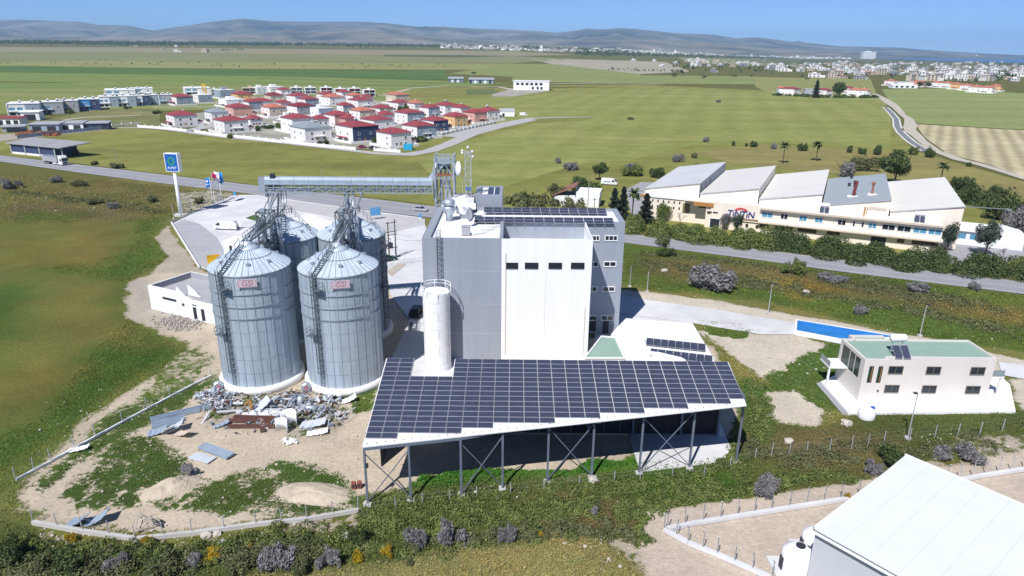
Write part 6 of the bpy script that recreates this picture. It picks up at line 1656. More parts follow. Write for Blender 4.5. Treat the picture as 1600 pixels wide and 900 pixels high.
# lettering
NAVY = mat('logo_navy', (.02, .05, .22), .5); ARCH = mat('logo_red_arch', (.55, .09, .09), .5)
inst('lettering', text_mesh('T\u0131NT\u0131N', 2.3, NAVY, extrude=.04, space=.95, offset=.05, shear=.12), fac, (28.3, -6.68, 4.65), (R(90), 0, 0))
b = MB(); n = 12
for q in range(n):
    a, c = math.pi * (.12 + .76 * q / n), math.pi * (.12 + .76 * (q + 1) / n)
    b.add([(r_ * math.cos(t__) * 1.5, y_, r_ * math.sin(t__)) for y_ in (-.08, 0) for r_, t__ in ((.75, a), (1.3, a), (1.3, c), (.75, c))], [(0, 1, 2, 3), (1, 5, 6, 2), (0, 3, 7, 4)])
o = b.build('logo_arch', ARCH, fac); o.location = (28.3, -6.62, 5.15)
for x, y, lab in ((48.5, -3.6, 'solar water heater on the factory front roof below the grey hall'), (70.2, -3.4, 'solar water heater on the factory front roof below the last hall')):
    w_ = fac.matrix_basis @ Vector((x, y, FH - .4)); t_ = thing('solar_heater', w_, lab, 'water heater', 'rooftop water heaters of the factory', fang)
    for dx in (-.6, .6): inst('collector', sh_, t_, (dx, 0, .75), (R(40), 0, 0))
    o = MB().lathe([(.1, -1.2), (.5, -1.1), (.5, 1.1), (.1, 1.2)], 14).build('tank', WHITE, t_, True); o.rotation_euler = (0, R(90), 0); o.location = (0, 1.3, 1.9)
    MB().box(-1.1, 1.1, .9, 1.6, 0, 1.4).build('stand', ALU, t_)
# annex at the east end with vaulted white roof
p = G(1530, 385); ax = thing('factory_annex', p, 'low white roofed annex at the right end of the factory', 'building', rz=fang)
MB().box(-9, 9, 0, 9, 0, 3.6).build('wall', WHITE, ax); b = MB()
b.prism([(-9.5, -.6), (4.0, -.6), (4.0, 9.5), (-9.5, 9.5)], 3.6, 4.0); b.build('roof', ROOFW, ax); MB().prism([(4.4, .5), (9.6, .5), (9.6, 9.0), (4.4, 9.0)], [3.4, 3.0, 3.0, 3.4], [4.6, 3.3, 3.3, 4.6]).build('roof', ROOFW, ax)
for x in (-5.5, -2.5, .5): MB().box(x, x + 2.2, -.05, -.004, 1.6, 2.9).build('window', GLASSB, ax)
gt = thing('gantry', G(1528, 375), 'thin grey steel gantry beside the last factory hall', 'gantry')
for x in (0, 11): MB().bar((x, 9 - x * .3, 0), (x, 9 - x * .3, 7.2), .14).build('post', STEELD, gt)
MB().bar((-2.5, 9.7, 7.0), (11, 5.7, 7.0), .16).build('beam', STEELD, gt)
# shed with brown roof behind the mill
p = G(905, 323); sd_ = thing('brown_roofed_shed', p, 'white shed with one sloping brown roof behind the mill', 'shed', rz=R(-12))
MB().box(-8, 6, 0, 8, 0, 3.2).build('wall', WHITE, sd_); b = MB()
b.add([(-8.6, -.5, 3.0), (-1.2, -.5, 6.2), (-1.2, 8.4, 6.2), (-8.6, 8.4, 3.0), (-8.6, -.5, 3.25), (-1.2, -.5, 6.45), (-1.2, 8.4, 6.45), (-8.6, 8.4, 3.25)], [(0, 3, 2, 1), (4, 5, 6, 7), (0, 1, 5, 4), (1, 2, 6, 5), (2, 3, 7, 6), (3, 0, 4, 7)]); b.build('roof', mat('brown_tile', (.26, .12, .09), .85), sd_)
MB().box(-1.4, -1.2, 0, 8, 3, 6.2).build('wall', BLACKM, sd_); MB().box(-1.2, 6.2, .2, 8, 3.2, 4.6).build('upper_wall', WHITE, sd_)

# ================================================================== VILLAGE
OCC = [0]
def small_heater(parent, x, y, z):
    o = MB().tube((x - .7, y, z + 1.1), (x + .7, y, z + 1.1), .42, 10).build('water_tank', WHITE, parent, True)
    MB().add([(x - .7, y - 1.3, z + .1), (x + .7, y - 1.3, z + .1), (x + .7, y - .2, z + .9), (x - .7, y - .2, z + .9)], [(0, 1, 2, 3)]).build('collector', PANEL, o)
    MB().box(x - .5, x + .5, y - .15, y + .15, z - .1, z + .75).build('tank_stand', ALU, o)

def hip_house(u, v, wpx, wallm, roofm, label, rot=42, h=6.1, ratio=.85, heater=False, annex=None, flat=False, group='village houses with hipped roofs', side=None, glass=GLASS):
    """u, v: nearest ground corner; wpx: overall apparent width"""
    p = GT(u, v); w_ = px2m(wpx, p) * 1.28; a = R(rot); h = h * 1.12; A = w_ / (math.cos(a) + ratio * math.sin(a)); B_ = A * ratio
    OCC[0] += 1; rg = random.Random(OCC[0] * 13)
    cx = p.x; cy = p.y
    # local frame: origin at near corner, x along the right-hand face, y along the left-hand face
    t_ = thing('village_house', (cx, cy, p.z), label, 'house', group, rz=a)
    B2, A2 = A, B_
    MB().box(0, A2, 0, B2, -.1, h).build('wall', wallm, t_)
    if side: MB().box(.15, A2 + .03, -.04, 0, 0, h - .05).build('side_wall', side, t_)  # grey-toned right-hand faces carry their shade in the colour
    if flat:
        MB().box(-.15, A2 + .15, -.15, B2 + .15, h, h + .3).build('roof', ROOFW, t_)
        MB().box(A2 * .25, A2 * .6, B2 * .3, B2 * .65, h + .3, h + 2.3).build('stair_head', wallm, t_)
    else:
        e = .5; rh = 2.0; i_ = min(A2, B2) * .40
        mb = MB(); z = h - .05
        mb.add([(-e, -e, z), (A2 + e, -e, z), (A2 + e, B2 + e, z), (-e, B2 + e, z), (i_, i_, z + rh), (A2 - i_, i_, z + rh), (A2 - i_, B2 - i_, z + rh), (i_, B2 - i_, z + rh), (-e, -e, z + .14), (A2 + e, -e, z + .14), (A2 + e, B2 + e, z + .14), (-e, B2 + e, z + .14)],
               [(3, 2, 1, 0), (0, 1, 9, 8), (1, 2, 10, 9), (2, 3, 11, 10), (3, 0, 8, 11), (8, 9, 5, 4), (9, 10, 6, 5), (10, 11, 7, 6), (11, 8, 4, 7), (4, 5, 6, 7)])
        rf = mb.build('roof', roofm, t_)
        MB().box(A2 * .62, A2 * .62 + .5, B2 * .6, B2 * .6 + .5, h + .3, h + rh + .9).build('chimney', wallm, rf)
    for zc in (1.55, 4.4):
        for k in range(2):
            if rg.random() < .88: window(t_, (A2 * (.25 + .45 * k), 0 if not side else -.04, zc), (0, -1, 0), 1.25, 1.35, WHITE, glass, 0, fw=.08)
            if rg.random() < .80: window(t_, (0, B2 * (.28 + .42 * k), zc), (-1, 0, 0), 1.15, 1.2, WHITE, glass, 0, fw=.08)
    MB().box(A2 * .42, A2 * .42 + 1.0, -.05 - (.04 if side else 0), -.004 - (.04 if side else 0), 0, 2.2).build('door', WOOD, t_)
    if rg.random() < .6:
        MB().box(A2 * .3, A2 * .75, -1.3, 0, 2.75, 2.95).build('balcony', wallm, t_)
    yw_ = MB(); q1 = 2.6
    for xa2, xb2, ya2, yb2 in ((-q1, A2 + q1, -q1 - .2, -q1), (-q1 - .2, -q1, -q1, B2 + q1), (A2 + q1, A2 + q1 + .2, -q1, B2 * .6)): yw_.box(xa2, xb2, ya2, yb2, -.1, 1.25)
    yw_.build('yard_wall', HWHITE, t_)
    if rg.random() < .6: MB().box(-q1 + .1, -.1, B2 * .3, B2 * .85, 2.4, 2.6).build('carport_roof', ROOFW if rg.random() < .5 else roofm, t_); MB().box(-q1 + .2, -q1 + .4, B2 * .3, B2 * .34, 0, 2.4).build('carport_post', HWHITE, t_)
    if heater or flat: small_heater(t_, A2 * .5, B2 * .55, h + (.3 if flat else 1.9))
    if annex:
        s_ = annex; MB().box(A2 + .02, A2 + 3.2, .6, 3.6, 0, 2.7).build('porch', wallm, t_); MB().add([(A2 - .1, .3, 2.7), (A2 + 3.5, .3, 2.7), (A2 + 3.5, 3.9, 2.7), (A2 - .1, 3.9, 2.7), (A2 + 1.7, 2.1, 3.8)], [(0, 1, 4), (1, 2, 4), (2, 3, 4), (3, 0, 4), (3, 2, 1, 0)]).build('porch_roof', roofm, t_)
    return t_
VH = [  # u, v (near corner), width px, wall, roof, label, options
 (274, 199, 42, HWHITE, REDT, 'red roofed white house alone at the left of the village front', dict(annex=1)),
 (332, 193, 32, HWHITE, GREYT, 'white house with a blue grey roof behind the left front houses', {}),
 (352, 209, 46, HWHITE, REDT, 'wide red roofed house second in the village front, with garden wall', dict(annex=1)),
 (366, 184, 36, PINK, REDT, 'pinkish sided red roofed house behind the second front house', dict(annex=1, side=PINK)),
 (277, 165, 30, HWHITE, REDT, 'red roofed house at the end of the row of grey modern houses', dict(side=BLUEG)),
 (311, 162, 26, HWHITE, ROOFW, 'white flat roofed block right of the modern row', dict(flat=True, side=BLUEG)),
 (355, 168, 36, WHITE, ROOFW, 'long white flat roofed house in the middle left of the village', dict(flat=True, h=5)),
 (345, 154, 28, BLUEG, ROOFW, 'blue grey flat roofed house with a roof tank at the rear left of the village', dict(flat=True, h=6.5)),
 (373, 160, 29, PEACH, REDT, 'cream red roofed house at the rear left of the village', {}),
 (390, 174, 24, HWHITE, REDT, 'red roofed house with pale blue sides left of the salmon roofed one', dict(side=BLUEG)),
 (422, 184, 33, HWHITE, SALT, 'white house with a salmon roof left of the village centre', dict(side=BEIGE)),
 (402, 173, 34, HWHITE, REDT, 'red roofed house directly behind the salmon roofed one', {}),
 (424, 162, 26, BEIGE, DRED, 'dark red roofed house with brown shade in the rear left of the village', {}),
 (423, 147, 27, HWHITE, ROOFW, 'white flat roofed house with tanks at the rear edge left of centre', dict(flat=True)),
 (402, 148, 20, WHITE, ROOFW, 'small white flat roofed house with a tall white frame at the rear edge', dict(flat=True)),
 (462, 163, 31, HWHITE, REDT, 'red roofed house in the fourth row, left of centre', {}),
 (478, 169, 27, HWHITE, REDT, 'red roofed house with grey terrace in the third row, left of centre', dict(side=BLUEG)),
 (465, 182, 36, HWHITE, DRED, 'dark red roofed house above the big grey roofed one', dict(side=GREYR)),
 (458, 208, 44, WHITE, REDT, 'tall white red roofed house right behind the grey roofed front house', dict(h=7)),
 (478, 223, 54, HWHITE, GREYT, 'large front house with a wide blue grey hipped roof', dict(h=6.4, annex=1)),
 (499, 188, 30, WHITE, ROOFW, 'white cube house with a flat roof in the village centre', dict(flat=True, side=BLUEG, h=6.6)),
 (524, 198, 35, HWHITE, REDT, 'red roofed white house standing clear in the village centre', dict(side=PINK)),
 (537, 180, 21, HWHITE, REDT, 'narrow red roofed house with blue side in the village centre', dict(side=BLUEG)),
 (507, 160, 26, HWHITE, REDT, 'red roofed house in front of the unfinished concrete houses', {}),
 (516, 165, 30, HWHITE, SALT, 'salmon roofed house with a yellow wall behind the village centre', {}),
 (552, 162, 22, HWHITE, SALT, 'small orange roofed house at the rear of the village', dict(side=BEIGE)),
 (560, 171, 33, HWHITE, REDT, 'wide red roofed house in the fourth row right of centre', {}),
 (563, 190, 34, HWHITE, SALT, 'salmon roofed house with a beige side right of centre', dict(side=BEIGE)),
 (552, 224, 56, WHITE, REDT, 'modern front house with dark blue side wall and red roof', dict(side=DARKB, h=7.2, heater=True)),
 (585, 207, 42, HWHITE, REDT, 'red roofed house behind the one with roof solar panels', {}),
 (612, 231, 45, HWHITE, REDT, 'red roofed front house with a blue solar roof panel', dict(annex=1, solar=1)),
 (652, 218, 43, HWHITE, REDT, 'red roofed white house behind the dark green hedge', dict(side=BLUEG)),
 (678, 208, 34, HWHITE, REDT, 'red roofed white house next to the yellow one', dict(side=DARKB, annex=1)),
 (711, 200, 31, PEACH, REDT, 'yellow walled red roofed house in the right row of the village', dict(annex=1)),
 (742, 193, 30, PINK, REDT, 'pink walled red roofed house in the right row of the village', {}),
 (762, 190, 30, HWHITE, REDT, 'last red roofed house at the right end of the village', dict(heater=True, annex=1)),
 (637, 194, 38, HWHITE, REDT, 'white red roofed house in the third row right of centre', dict(side=BLUEG)),
 (670, 184, 26, HWHITE, REDT, 'red roofed house behind the yellow house, left of two', dict(side=BLUEG)),
 (696, 180, 32, HWHITE, REDT, 'wide red roofed house behind the yellow house with roof tanks', dict(heater=True)),
 (623, 175, 27, HWHITE, REDT, 'red roofed house at the rear right of the village', {}),
 (594, 185, 29, HWHITE, REDT, 'red roofed house with a beige side near the rear right', dict(side=BEIGE)),
 (619, 163, 30, BEIGE, SALT, 'large beige house with a pale pyramid roof behind the village', dict(h=7)),
 (392, 198, 24, HWHITE, REDT, 'low red roofed house between the second front house and the salmon one', dict(h=4)),
 (440, 176, 22, HWHITE, REDT, 'red roofed house squeezed right of the salmon roofed one', {}), (445, 194, 22, HWHITE, ROOFW, 'white flat roofed annexe left of the tall white house', dict(flat=True, h=4)),
 (497, 205, 24, HWHITE, REDT, 'red roofed house between the tall white house and the centre', {}), (600, 197, 24, HWHITE, REDT, 'red roofed house between the salmon and third row houses', {}), (541, 204, 22, PINK, REDT, 'small pink red roofed house behind the dark blue sided one', {}),
 (648, 176, 22, HWHITE, SALT, 'salmon roofed house at the rear right between two red ones', {}), (720, 184, 24, HWHITE, REDT, 'red roofed house between the yellow and the pink houses', {}), (440, 152, 20, HWHITE, REDT, 'red roofed house before the rear white cubes', {}), (535, 156, 20, HWHITE, REDT, 'red roofed house below the third concrete house', {}),
 (570, 165, 20, HWHITE, REDT, 'small red roofed house beside the rearmost concrete house', {}),
]
for u, v, wp_, wm, rm, lab, kw in VH:
    sol = kw.pop('solar', None)
    t_ = hip_house(u, v, wp_, wm, rm, lab, **kw)
    if sol:
        o = MB().add([(.6, .2, 6.9), (8, .2, 6.9), (8, 2.6, 7.9), (.6, 2.6, 7.9)], [(0, 1, 2, 3)]).build('solar_array', mat('array_blue', (.03, .06, .16), .3), t_)
        o.modifiers.new('thick', 'SOLIDIFY').thickness = .1
# modern flat roofed row on the left
def modern(u, v, wpx, wallm, sidem, label, rot=28, h=6.6, glass=GLASSB):
    p = GT(u, v); w_ = px2m(wpx, p) * 1.38; h = h * 1.2; a = R(rot); A2 = w_ * .62 / math.cos(a) * .95; B2 = w_ * .42 / math.sin(a) * .9
    t_ = thing('modern_house', p, label, 'house', 'flat roofed modern houses in a row', rz=a)
    # near corner at origin: x right, y back-left
    MB().box(0, A2, 0, B2, -.1, h).build('wall', wallm, t_)
    MB().box(A2 * .55, A2 + .04, -.06, -.004, 0, h - .2).build('side_wall', sidem, t_)
    MB().box(-.25, A2 + .3, -.35, B2 + .2, h, h + .35).build('roof', ROOFW, t_)
    MB().box(-.3, .15, -.5, .0, 0, h).build('frame_fin', WHITE, t_)
    MB().box(.2, A2 * .55, -1.0, -.01, 3.1, 3.35).build('balcony', WHITE, t_)
    for k in range(2):
        window(t_, (A2 * (.14 + .24 * k), 0, 4.9), (0, -1, 0), A2 * .18, 1.9, WHITE, glass, 0, fw=.1); window(t_, (A2 * (.14 + .24 * k), 0, 1.5), (0, -1, 0), A2 * .18, 2.0, WHITE, GLASS, 0, fw=.1)
        window(t_, (0, B2 * (.3 + .4 * k), 4.8), (-1, 0, 0), 1.5, 1.3, WHITE, GLASS, 0, fw=.1)
    window(t_, (A2 * .78, -.06, 4.8), (0, -1, 0), 1.2, 1.3, WHITE, GLASS, 0, fw=.1)
    small_heater(t_, A2 * .35, B2 * .5, h + .35); small_heater(t_, A2 * .75, B2 * .45, h + .35)
    return t_
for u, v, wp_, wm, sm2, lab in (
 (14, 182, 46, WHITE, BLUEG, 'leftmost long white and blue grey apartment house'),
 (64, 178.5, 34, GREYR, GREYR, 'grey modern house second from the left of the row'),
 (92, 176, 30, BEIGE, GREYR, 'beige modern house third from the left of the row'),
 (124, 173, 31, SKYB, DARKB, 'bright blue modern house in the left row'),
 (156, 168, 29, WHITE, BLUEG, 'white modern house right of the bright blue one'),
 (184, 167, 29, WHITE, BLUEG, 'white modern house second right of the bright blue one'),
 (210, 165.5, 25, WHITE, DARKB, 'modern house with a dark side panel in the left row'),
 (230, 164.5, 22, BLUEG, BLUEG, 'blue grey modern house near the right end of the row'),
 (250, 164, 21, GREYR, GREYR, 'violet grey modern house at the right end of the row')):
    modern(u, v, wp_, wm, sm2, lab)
for u, v, wp_, lab in ((165, 153, 46, 'white flat roofed house behind the modern row'), (205, 150, 34, 'white flat house with roof tanks behind the right part of the modern row'), (290, 149, 40, 'low white flat building behind the village left end')):
    modern(u, v, wp_, WHITE, WHITE, lab, h=5.5)
# yellow portal, unfinished concrete houses
p = GT(321, 152); yp = thing('yellow_portal', p, 'yellow upright portal rising above the rear left houses', 'portal')
h_ = px2m(20, p); w_ = px2m(6, p)
for x0_, x1_, z0_, z1_ in ((-w_ / 2, -w_ / 4, 0, h_), (w_ / 4, w_ / 2, 0, h_), (-w_ / 4, w_ / 4, h_ * .85, h_), (-w_ / 4, w_ / 4, 0, h_ * .4)): MB().box(x0_, x1_, -.5, .5, z0_, z1_).build('post', YELL, yp)
def unfinished(u, v, wpx, label, redp=True, concm=WHITE):
    p = GT(u, v); w_ = px2m(wpx, p) * 1.12; a = R(22); A2 = w_ * .78; B2 = w_ * .75
    t_ = thing('unfinished_house', p, label, 'house', 'unfinished concrete houses at the village rear', rz=a)
    for z in (.0, 3.1, 6.2): MB().box(-.2, A2 + .2, -.2, B2 + .2, z, z + .35).build('floor_slab', concm, t_)
    for x in (0, A2 * .5 - .2, A2 - .4):
        for y in (0, B2 - .4): MB().box(x, x + .4, y, y + .4, .35, 6.2).build('column', concm, t_)
    MB().box(A2 - .05, A2 + .1, .4, B2, .35, 6.2).build('side_wall', BLUEG, t_); MB().box(.0, .1, .4, B2, .35, 6.2).build('side_wall', concm, t_)
    MB().box(.3, A2 - .3, B2 * .35, B2 * .45, .35, 6.19).build('inner_wall', BLACKM if redp else GREYR, t_)  # black version stands in for the shade of the open rooms
    if redp:
        for z in (3.5,):
            for k in range(2): MB().box(A2 * (.15 + .4 * k), A2 * (.38 + .4 * k), B2 * .3, B2 * .34, z + .5, z + 2.2).build('red_panel', RED, t_)
    MB().box(A2 * .4, A2 * .6, B2 * .4, B2 * .6, 6.55, 8.2).build('stair_head', concm, t_)
for u, v, wp_, lab, rp in ((455, 147, 20, 'unfinished white house with open balconies, leftmost at the rear edge', False), (477, 147, 20, 'unfinished white house with open balconies, second at the rear edge', False), (502, 147, 20, 'unfinished dark fronted house with red panels at the rear edge', True), (524, 149, 20, 'unfinished concrete house with red panels, third from the rear right end', True), (546, 148.5, 20, 'unfinished concrete house with red panels, second from the rear right end', True), (569, 151, 20, 'unfinished concrete house with red panels at the rear right end', True), (380, 148, 24, 'brown unfinished house at the rear left of the village', False), (331, 150, 10, 'narrow unfinished house beside the yellow frame', False)):
    unfinished(u, v, wp_, lab, rp, BEIGE if u == 380 else WHITE)
VY = mat('village_yard', (.30, .295, .24), 1, var=.45, scale=.06)
sheet('village_yards', [GT(*q) for q in ((300, 178), (360, 170), (380, 152), (470, 150), (575, 155), (640, 165), (720, 178), (775, 188), (700, 208), (640, 228), (610, 236), (520, 229), (440, 220), (370, 210), (310, 200))], .10, VY)
# garden walls, hedge, skip
def gwall(L, label, h=1.3, material=WHITE):
    P_ = [G(*q) for q in L]; o = thing('garden_wall', P_[0], label, 'wall')
    for a, c in zip(P_, P_[1:]):
        MB().bar(a - P_[0] + Vector((0, 0, h / 2)), c - P_[0] + Vector((0, 0, h / 2)), .3, h).build('wall', material, o)
        n_ = max(2, int((c - a).length / 5))
        for i in range(n_): q = a.lerp(c, i / n_) - P_[0]; MB().box(q.x - .3, q.x + .3, q.y - .3, q.y + .3, 0, h + .5).build('pillar', material, o)
gwall([(216, 199), (250, 201), (292, 205.5)], 'white pillared garden wall of the leftmost front house')
gwall([(305, 207), (345, 213), (382, 216), (440, 223)], 'white pillared garden wall of the second front house')
gwall([(440, 222), (480, 227), (520, 231), (556, 234.5)], 'white garden wall below the grey roofed house')
gwall([(585, 236), (610, 237.5), (626, 238.5)], 'white garden wall before the house with solar roof')
gwall([(662, 221), (690, 213)], 'low white wall beside the village road right of the hedge')
gwall([(690, 211), (730, 202), (775, 192)], 'white wall along the right row of village houses', 1.1)
gwall([(175, 196.5), (220, 193)], 'low white wall by the shed at the roadside', .8)
def hedge_obj(L, wd, h, n, material, label, name='hedge', size=.22, base=.1, zmin=0.0, seed=5, cat='hedge'):
    rng = np.random.default_rng(seed); P_ = [G(*q) if len(q) == 2 else Vector(q) for q in L]
    seg = np.array([(c - a).length for a, c in zip(P_, P_[1:])]); cum = np.concatenate([[0], np.cumsum(seg)])
    lump = int(cum[-1] / (wd * .55)) * 3 + 6
    t0 = rng.uniform(0, cum[-1], lump); off = rng.normal(0, wd * .28, lump); rad = wd * rng.uniform(.22, .42, lump); hh = h * rng.uniform(.55, 1.0, lump)
    k = rng.integers(0, lump, n); e = rng.normal(size=(n, 3)); e /= np.linalg.norm(e, axis=1)[:, None]; e[:, 2] = np.abs(e[:, 2])
    xs_ = np.interp(t0, cum, [q.x for q in P_]); ys_ = np.interp(t0, cum, [q.y for q in P_])
    si = np.clip(np.searchsorted(cum, t0) - 1, 0, len(seg) - 1); D = np.array([((c - a).normalized()).to_tuple() for a, c in zip(P_, P_[1:])])[si]
    cx = xs_ - D[:, 1] * off; cy = ys_ + D[:, 0] * off
    rr = np.cbrt(rng.uniform(.3, 1, n))
    p = np.stack([cx[k] + e[:, 0] * rad[k] * rr, cy[k] + e[:, 1] * rad[k] * rr, np.maximum(zmin, e[:, 2] * hh[k] * rr)], 1)
    nr = e + rng.normal(size=(n, 3)) * .5; nr /= np.linalg.norm(nr, axis=1)[:, None]
    t_ = np.cross(nr, rng.normal(size=(n, 3))); t_ /= np.linalg.norm(t_, axis=1)[:, None]; b_ = np.cross(nr, t_); s = size * rng.uniform(.6, 1.4, n)[:, None]
    v = np.concatenate([p - t_ * s * 1.4, p - b_ * s * .7, p + t_ * s * 1.4, p + b_ * s * .7], 1).reshape(-1, 3)
    root = thing(name, P_[0], label, cat)
    v = v - np.array([P_[0].x, P_[0].y, 0])
    me = quads_mesh('foliage', v); me.materials.append(material); inst('foliage', me, root)
    return root
hedge_obj([(627, 228), (640, 224), (655, 221), (662, 220)], 5, 3.2, 2500, LEAF_D, 'dark clipped hedge at the village corner', size=.4)
p = G(638, 234); sk = thing('blue_skip', p, 'bright blue skip on the corner of the village road', 'skip'); MB().box(-2.0, 2.0, -1.5, 1.5, 0, 2.6).build('hopper', mat('skip_blue', (.03, .36, .62), .5), sk); MB().box(-2.1, 2.1, -1.6, 1.6, 2.6, 2.75).build('lid', mat('skip_blue_light', (.06, .45, .70), .5), sk)
SHL = ['garden shrub by the wall of the second front house', 'garden shrub left of the green between the front houses', 'garden shrub on the green between the front houses', 'garden shrub right of the green between the front houses',
 'garden shrub beside the big grey roofed house', 'garden shrub behind the dark blue sided house', 'tree-like shrub left behind the yellow house', 'shrub right behind the yellow house', 'shrub before the right end of the modern row', 'shrub before the beige modern house', 'shrub right of the blue modern house', 'garden shrub before the house with roof solar panels',
 'shrub below the beige house with pyramid roof', 'shrub left of the beige house with pyramid roof', 'shrub behind the wide red roofed house with tanks', 'shrub beside the pinkish sided house', 'garden shrub below the salmon roofed house']
for k, (u, v) in enumerate(((360, 216), (405, 205), (418, 201), (436, 200), (505, 225), (560, 212), (660, 187), (688, 190), (246, 178), (110, 178), (200, 170), (590, 222), (630, 176), (602, 170), (690, 174), (380, 180), (440, 190))):
    bush(GT(u, v), 2.6 + (k % 3), 3.0 + (k % 2), LEAF_D if k % 3 else LEAF_M, SHL[k], 'garden_shrub', 'shrub', 'garden shrubs in the village', twigs=False)
p = GT(792, 182); t_ = thing('low_white_building', p, 'low white vaulted building past the right end of the village', 'building'); w_ = px2m(24, p)
MB().box(-w_ / 2, w_ / 2, 0, 6, 0, 3).build('wall', WHITE, t_); MB().tube((-w_ / 2, 3, 2.6), (w_ / 2, 3, 2.6), 3, 12).build('roof', GREYR, t_); MB().box(-w_ * .3, -w_ * .15, -.05, -.004, 0, 2.2).build('door', GLASS, t_)
# roadside sheds and scrapyard
def shed(u, v, wpx, dep_, h, wallm, roofm, label, rot=12, slope=.6, doors=2):
    p = G(u, v); w_ = px2m(wpx, p); t_ = thing('shed', p, label, 'shed', rz=R(rot))
    MB().box(-w_ / 2, w_ / 2, 0, dep_, 0, h).build('wall', wallm, t_); MB().prism([(-w_ / 2 - .5, -.6), (w_ / 2 + .5, -.6), (w_ / 2 + .5, dep_ + .5), (-w_ / 2 - .5, dep_ + .5)], [h, h, h + slope, h + slope], [h + .25, h + .25, h + slope + .25, h + slope + .25]).build('roof', roofm, t_)
    for k in range(doors): x = -w_ / 2 + w_ * (k + .5) / doors; MB().box(x - w_ * .3 / doors, x + w_ * .3 / doors, -.06, -.004, .1, h * .75).build('door', BLACKM, t_)
    return t_
GREYS = mat('grey_sheet', (.36, .385, .42), .6)
shed(70, 206, 42, 9, 4, BLUEG, GREYS, 'grey open fronted shed in the roadside scrapyard', 10); shed(112, 204, 34, 8, 4, WHITE, GREYS, 'white walled shed in the middle of the scrapyard', 12); shed(150, 203, 36, 7, 3.6, DARKB, GREYS, 'long blue shed at the right end of the scrapyard', 16, doors=3)
shed(14, 196, 34, 8, 4, WHITE, REDT, 'low white outbuilding with red roof at the left edge', 4, doors=3); shed(48, 188, 26, 8, 5, WHITE, ROOFW, 'small white cube building below the apartment house', 14, doors=1)
shed(22, 207, 30, 6, 3, GREYR, GREYS, 'low grey lean-to at the left edge of the scrapyard', 25, doors=1)
# yard wall and long roadside barn
P_ = [G(*q) for q in ((27, 217), (90, 210), (168, 202))]; yw = thing('yard_wall', P_[0], 'long blue grey sheet wall round the scrapyard', 'wall')
for a, c in zip(P_, P_[1:]):
    n_ = 10
    for i in range(n_): MB().bar(a.lerp(c, (i + .03) / n_) - P_[0] + Vector((0, 0, 1)), a.lerp(c, (i + .97) / n_) - P_[0] + Vector((0, 0, 1)), .15, 2.0).build('wall_sheet', BLUEG, yw)
yard = sheet('yard', PX([(-40, 215), (0, 210), (60, 207), (160, 200), (168, 203), (90, 211), (27, 218), (-40, 225)]), .10, mat('yard_earth', (.36, .32, .27), 1, var=.2))
rg = random.Random(3)
b = MB()
for i in range(90):
    q = G(rg.uniform(28, 95), rg.uniform(207, 213)); s_ = rg.uniform(.3, 1.1); b.box(q.x - s_, q.x + s_, q.y - s_ * .6, q.y + s_ * .6, 0, s_ * rg.uniform(.5, 1.4))
o = b.build('scrap_pile', RUST); tag(o, 'heap of rusty scrap behind the blue grey yard wall', 'scrap', kind='stuff')
qs = [G(22, 243 - 6), G(86, 247)]; 
bn = thing('roadside_barn', G(88, 247), 'long dark barn with a grey roof beside the main road behind the lorry', 'barn')
f0, f1 = G(20, 240) - bn.location, G(88, 247) - bn.location
dvx = (f1 - f0).normalized(); nvy = Vector((-dvx.y, dvx.x, 0))
pl_ = [f0, f1, f1 + nvy * 10, f0 + nvy * 10]
MB().prism([(q.x, q.y) for q in pl_], 0, 4.6).build('wall', DARKB, bn)
pr_ = [f0 - nvy * 1 - dvx * 2, f1 - nvy * 1.0 + dvx * 5, f1 + nvy * 11 + dvx * 8, f0 + nvy * 11 - dvx * 2]
MB().prism([(q.x, q.y) for q in pr_], [4.4, 4.4, 5.6, 5.6], [4.75, 4.75, 5.95, 5.95]).build('roof', mat('barn_roof', (.31, .31, .33), .8, var=.12, scale=.2), bn)
MB().bar(f0 - nvy * .2 + Vector((0, 0, .5)), f1 - nvy * .2 + Vector((0, 0, .5)), .2, .9).build('base_wall', WHITE, bn)
for k in (0, .33, .66, 1): q = f0.lerp(f1, k); MB().box(q.x - .25, q.x + .25, q.y - .5, q.y - .05, 0, 4.4).build('column', GREYR, bn)
q = f1 + dvx * 4.5; MB().box(q.x - .15, q.x + .15, q.y - .15, q.y + .15, 0, 4.4).build('column', GREYR, bn)

# ================================================================== SCRAP AND MATERIALS IN THE SANDY YARD
def beam(p, L_, w_, h, rz, material, label, name='steel_beam', cat='beam', tilt=0, n=1, group=None):
    t_ = thing(name, p, label, cat, group, rz)
    for k in range(n):
        o = MB().box(-L_ / 2, L_ / 2, -w_ / 2, w_ / 2, 0, h * .14).add([], []).build('web', material, t_); o.location = (k * .15, k * w_ * 1.05, 0)
        o2 = MB().box(-L_ / 2, L_ / 2, -w_ / 2, -w_ / 2 + .06, h * .14, h).box(-L_ / 2, L_ / 2, w_ / 2 - .06, w_ / 2, h * .14, h).build('flange', material, t_); o2.location = (k * .15, k * w_ * 1.05, 0)
    t_.rotation_euler = (0, tilt, rz); return t_
SHEETB = mat('blue_grey_sheet', (.34, .42, .52), .5, .2)
SHEETP = mat('pale_sheet', (.58, .62, .68), .5, .1)
beam(G(283, 648), 7.2, .8, .55, R(33), SHEETB, 'long grey steel channel lying left of the scrap heap')
beam(G(262, 664), 3.6, .7, .5, R(22), SHEETB, 'short grey steel channel beside crumpled sheets', n=2)
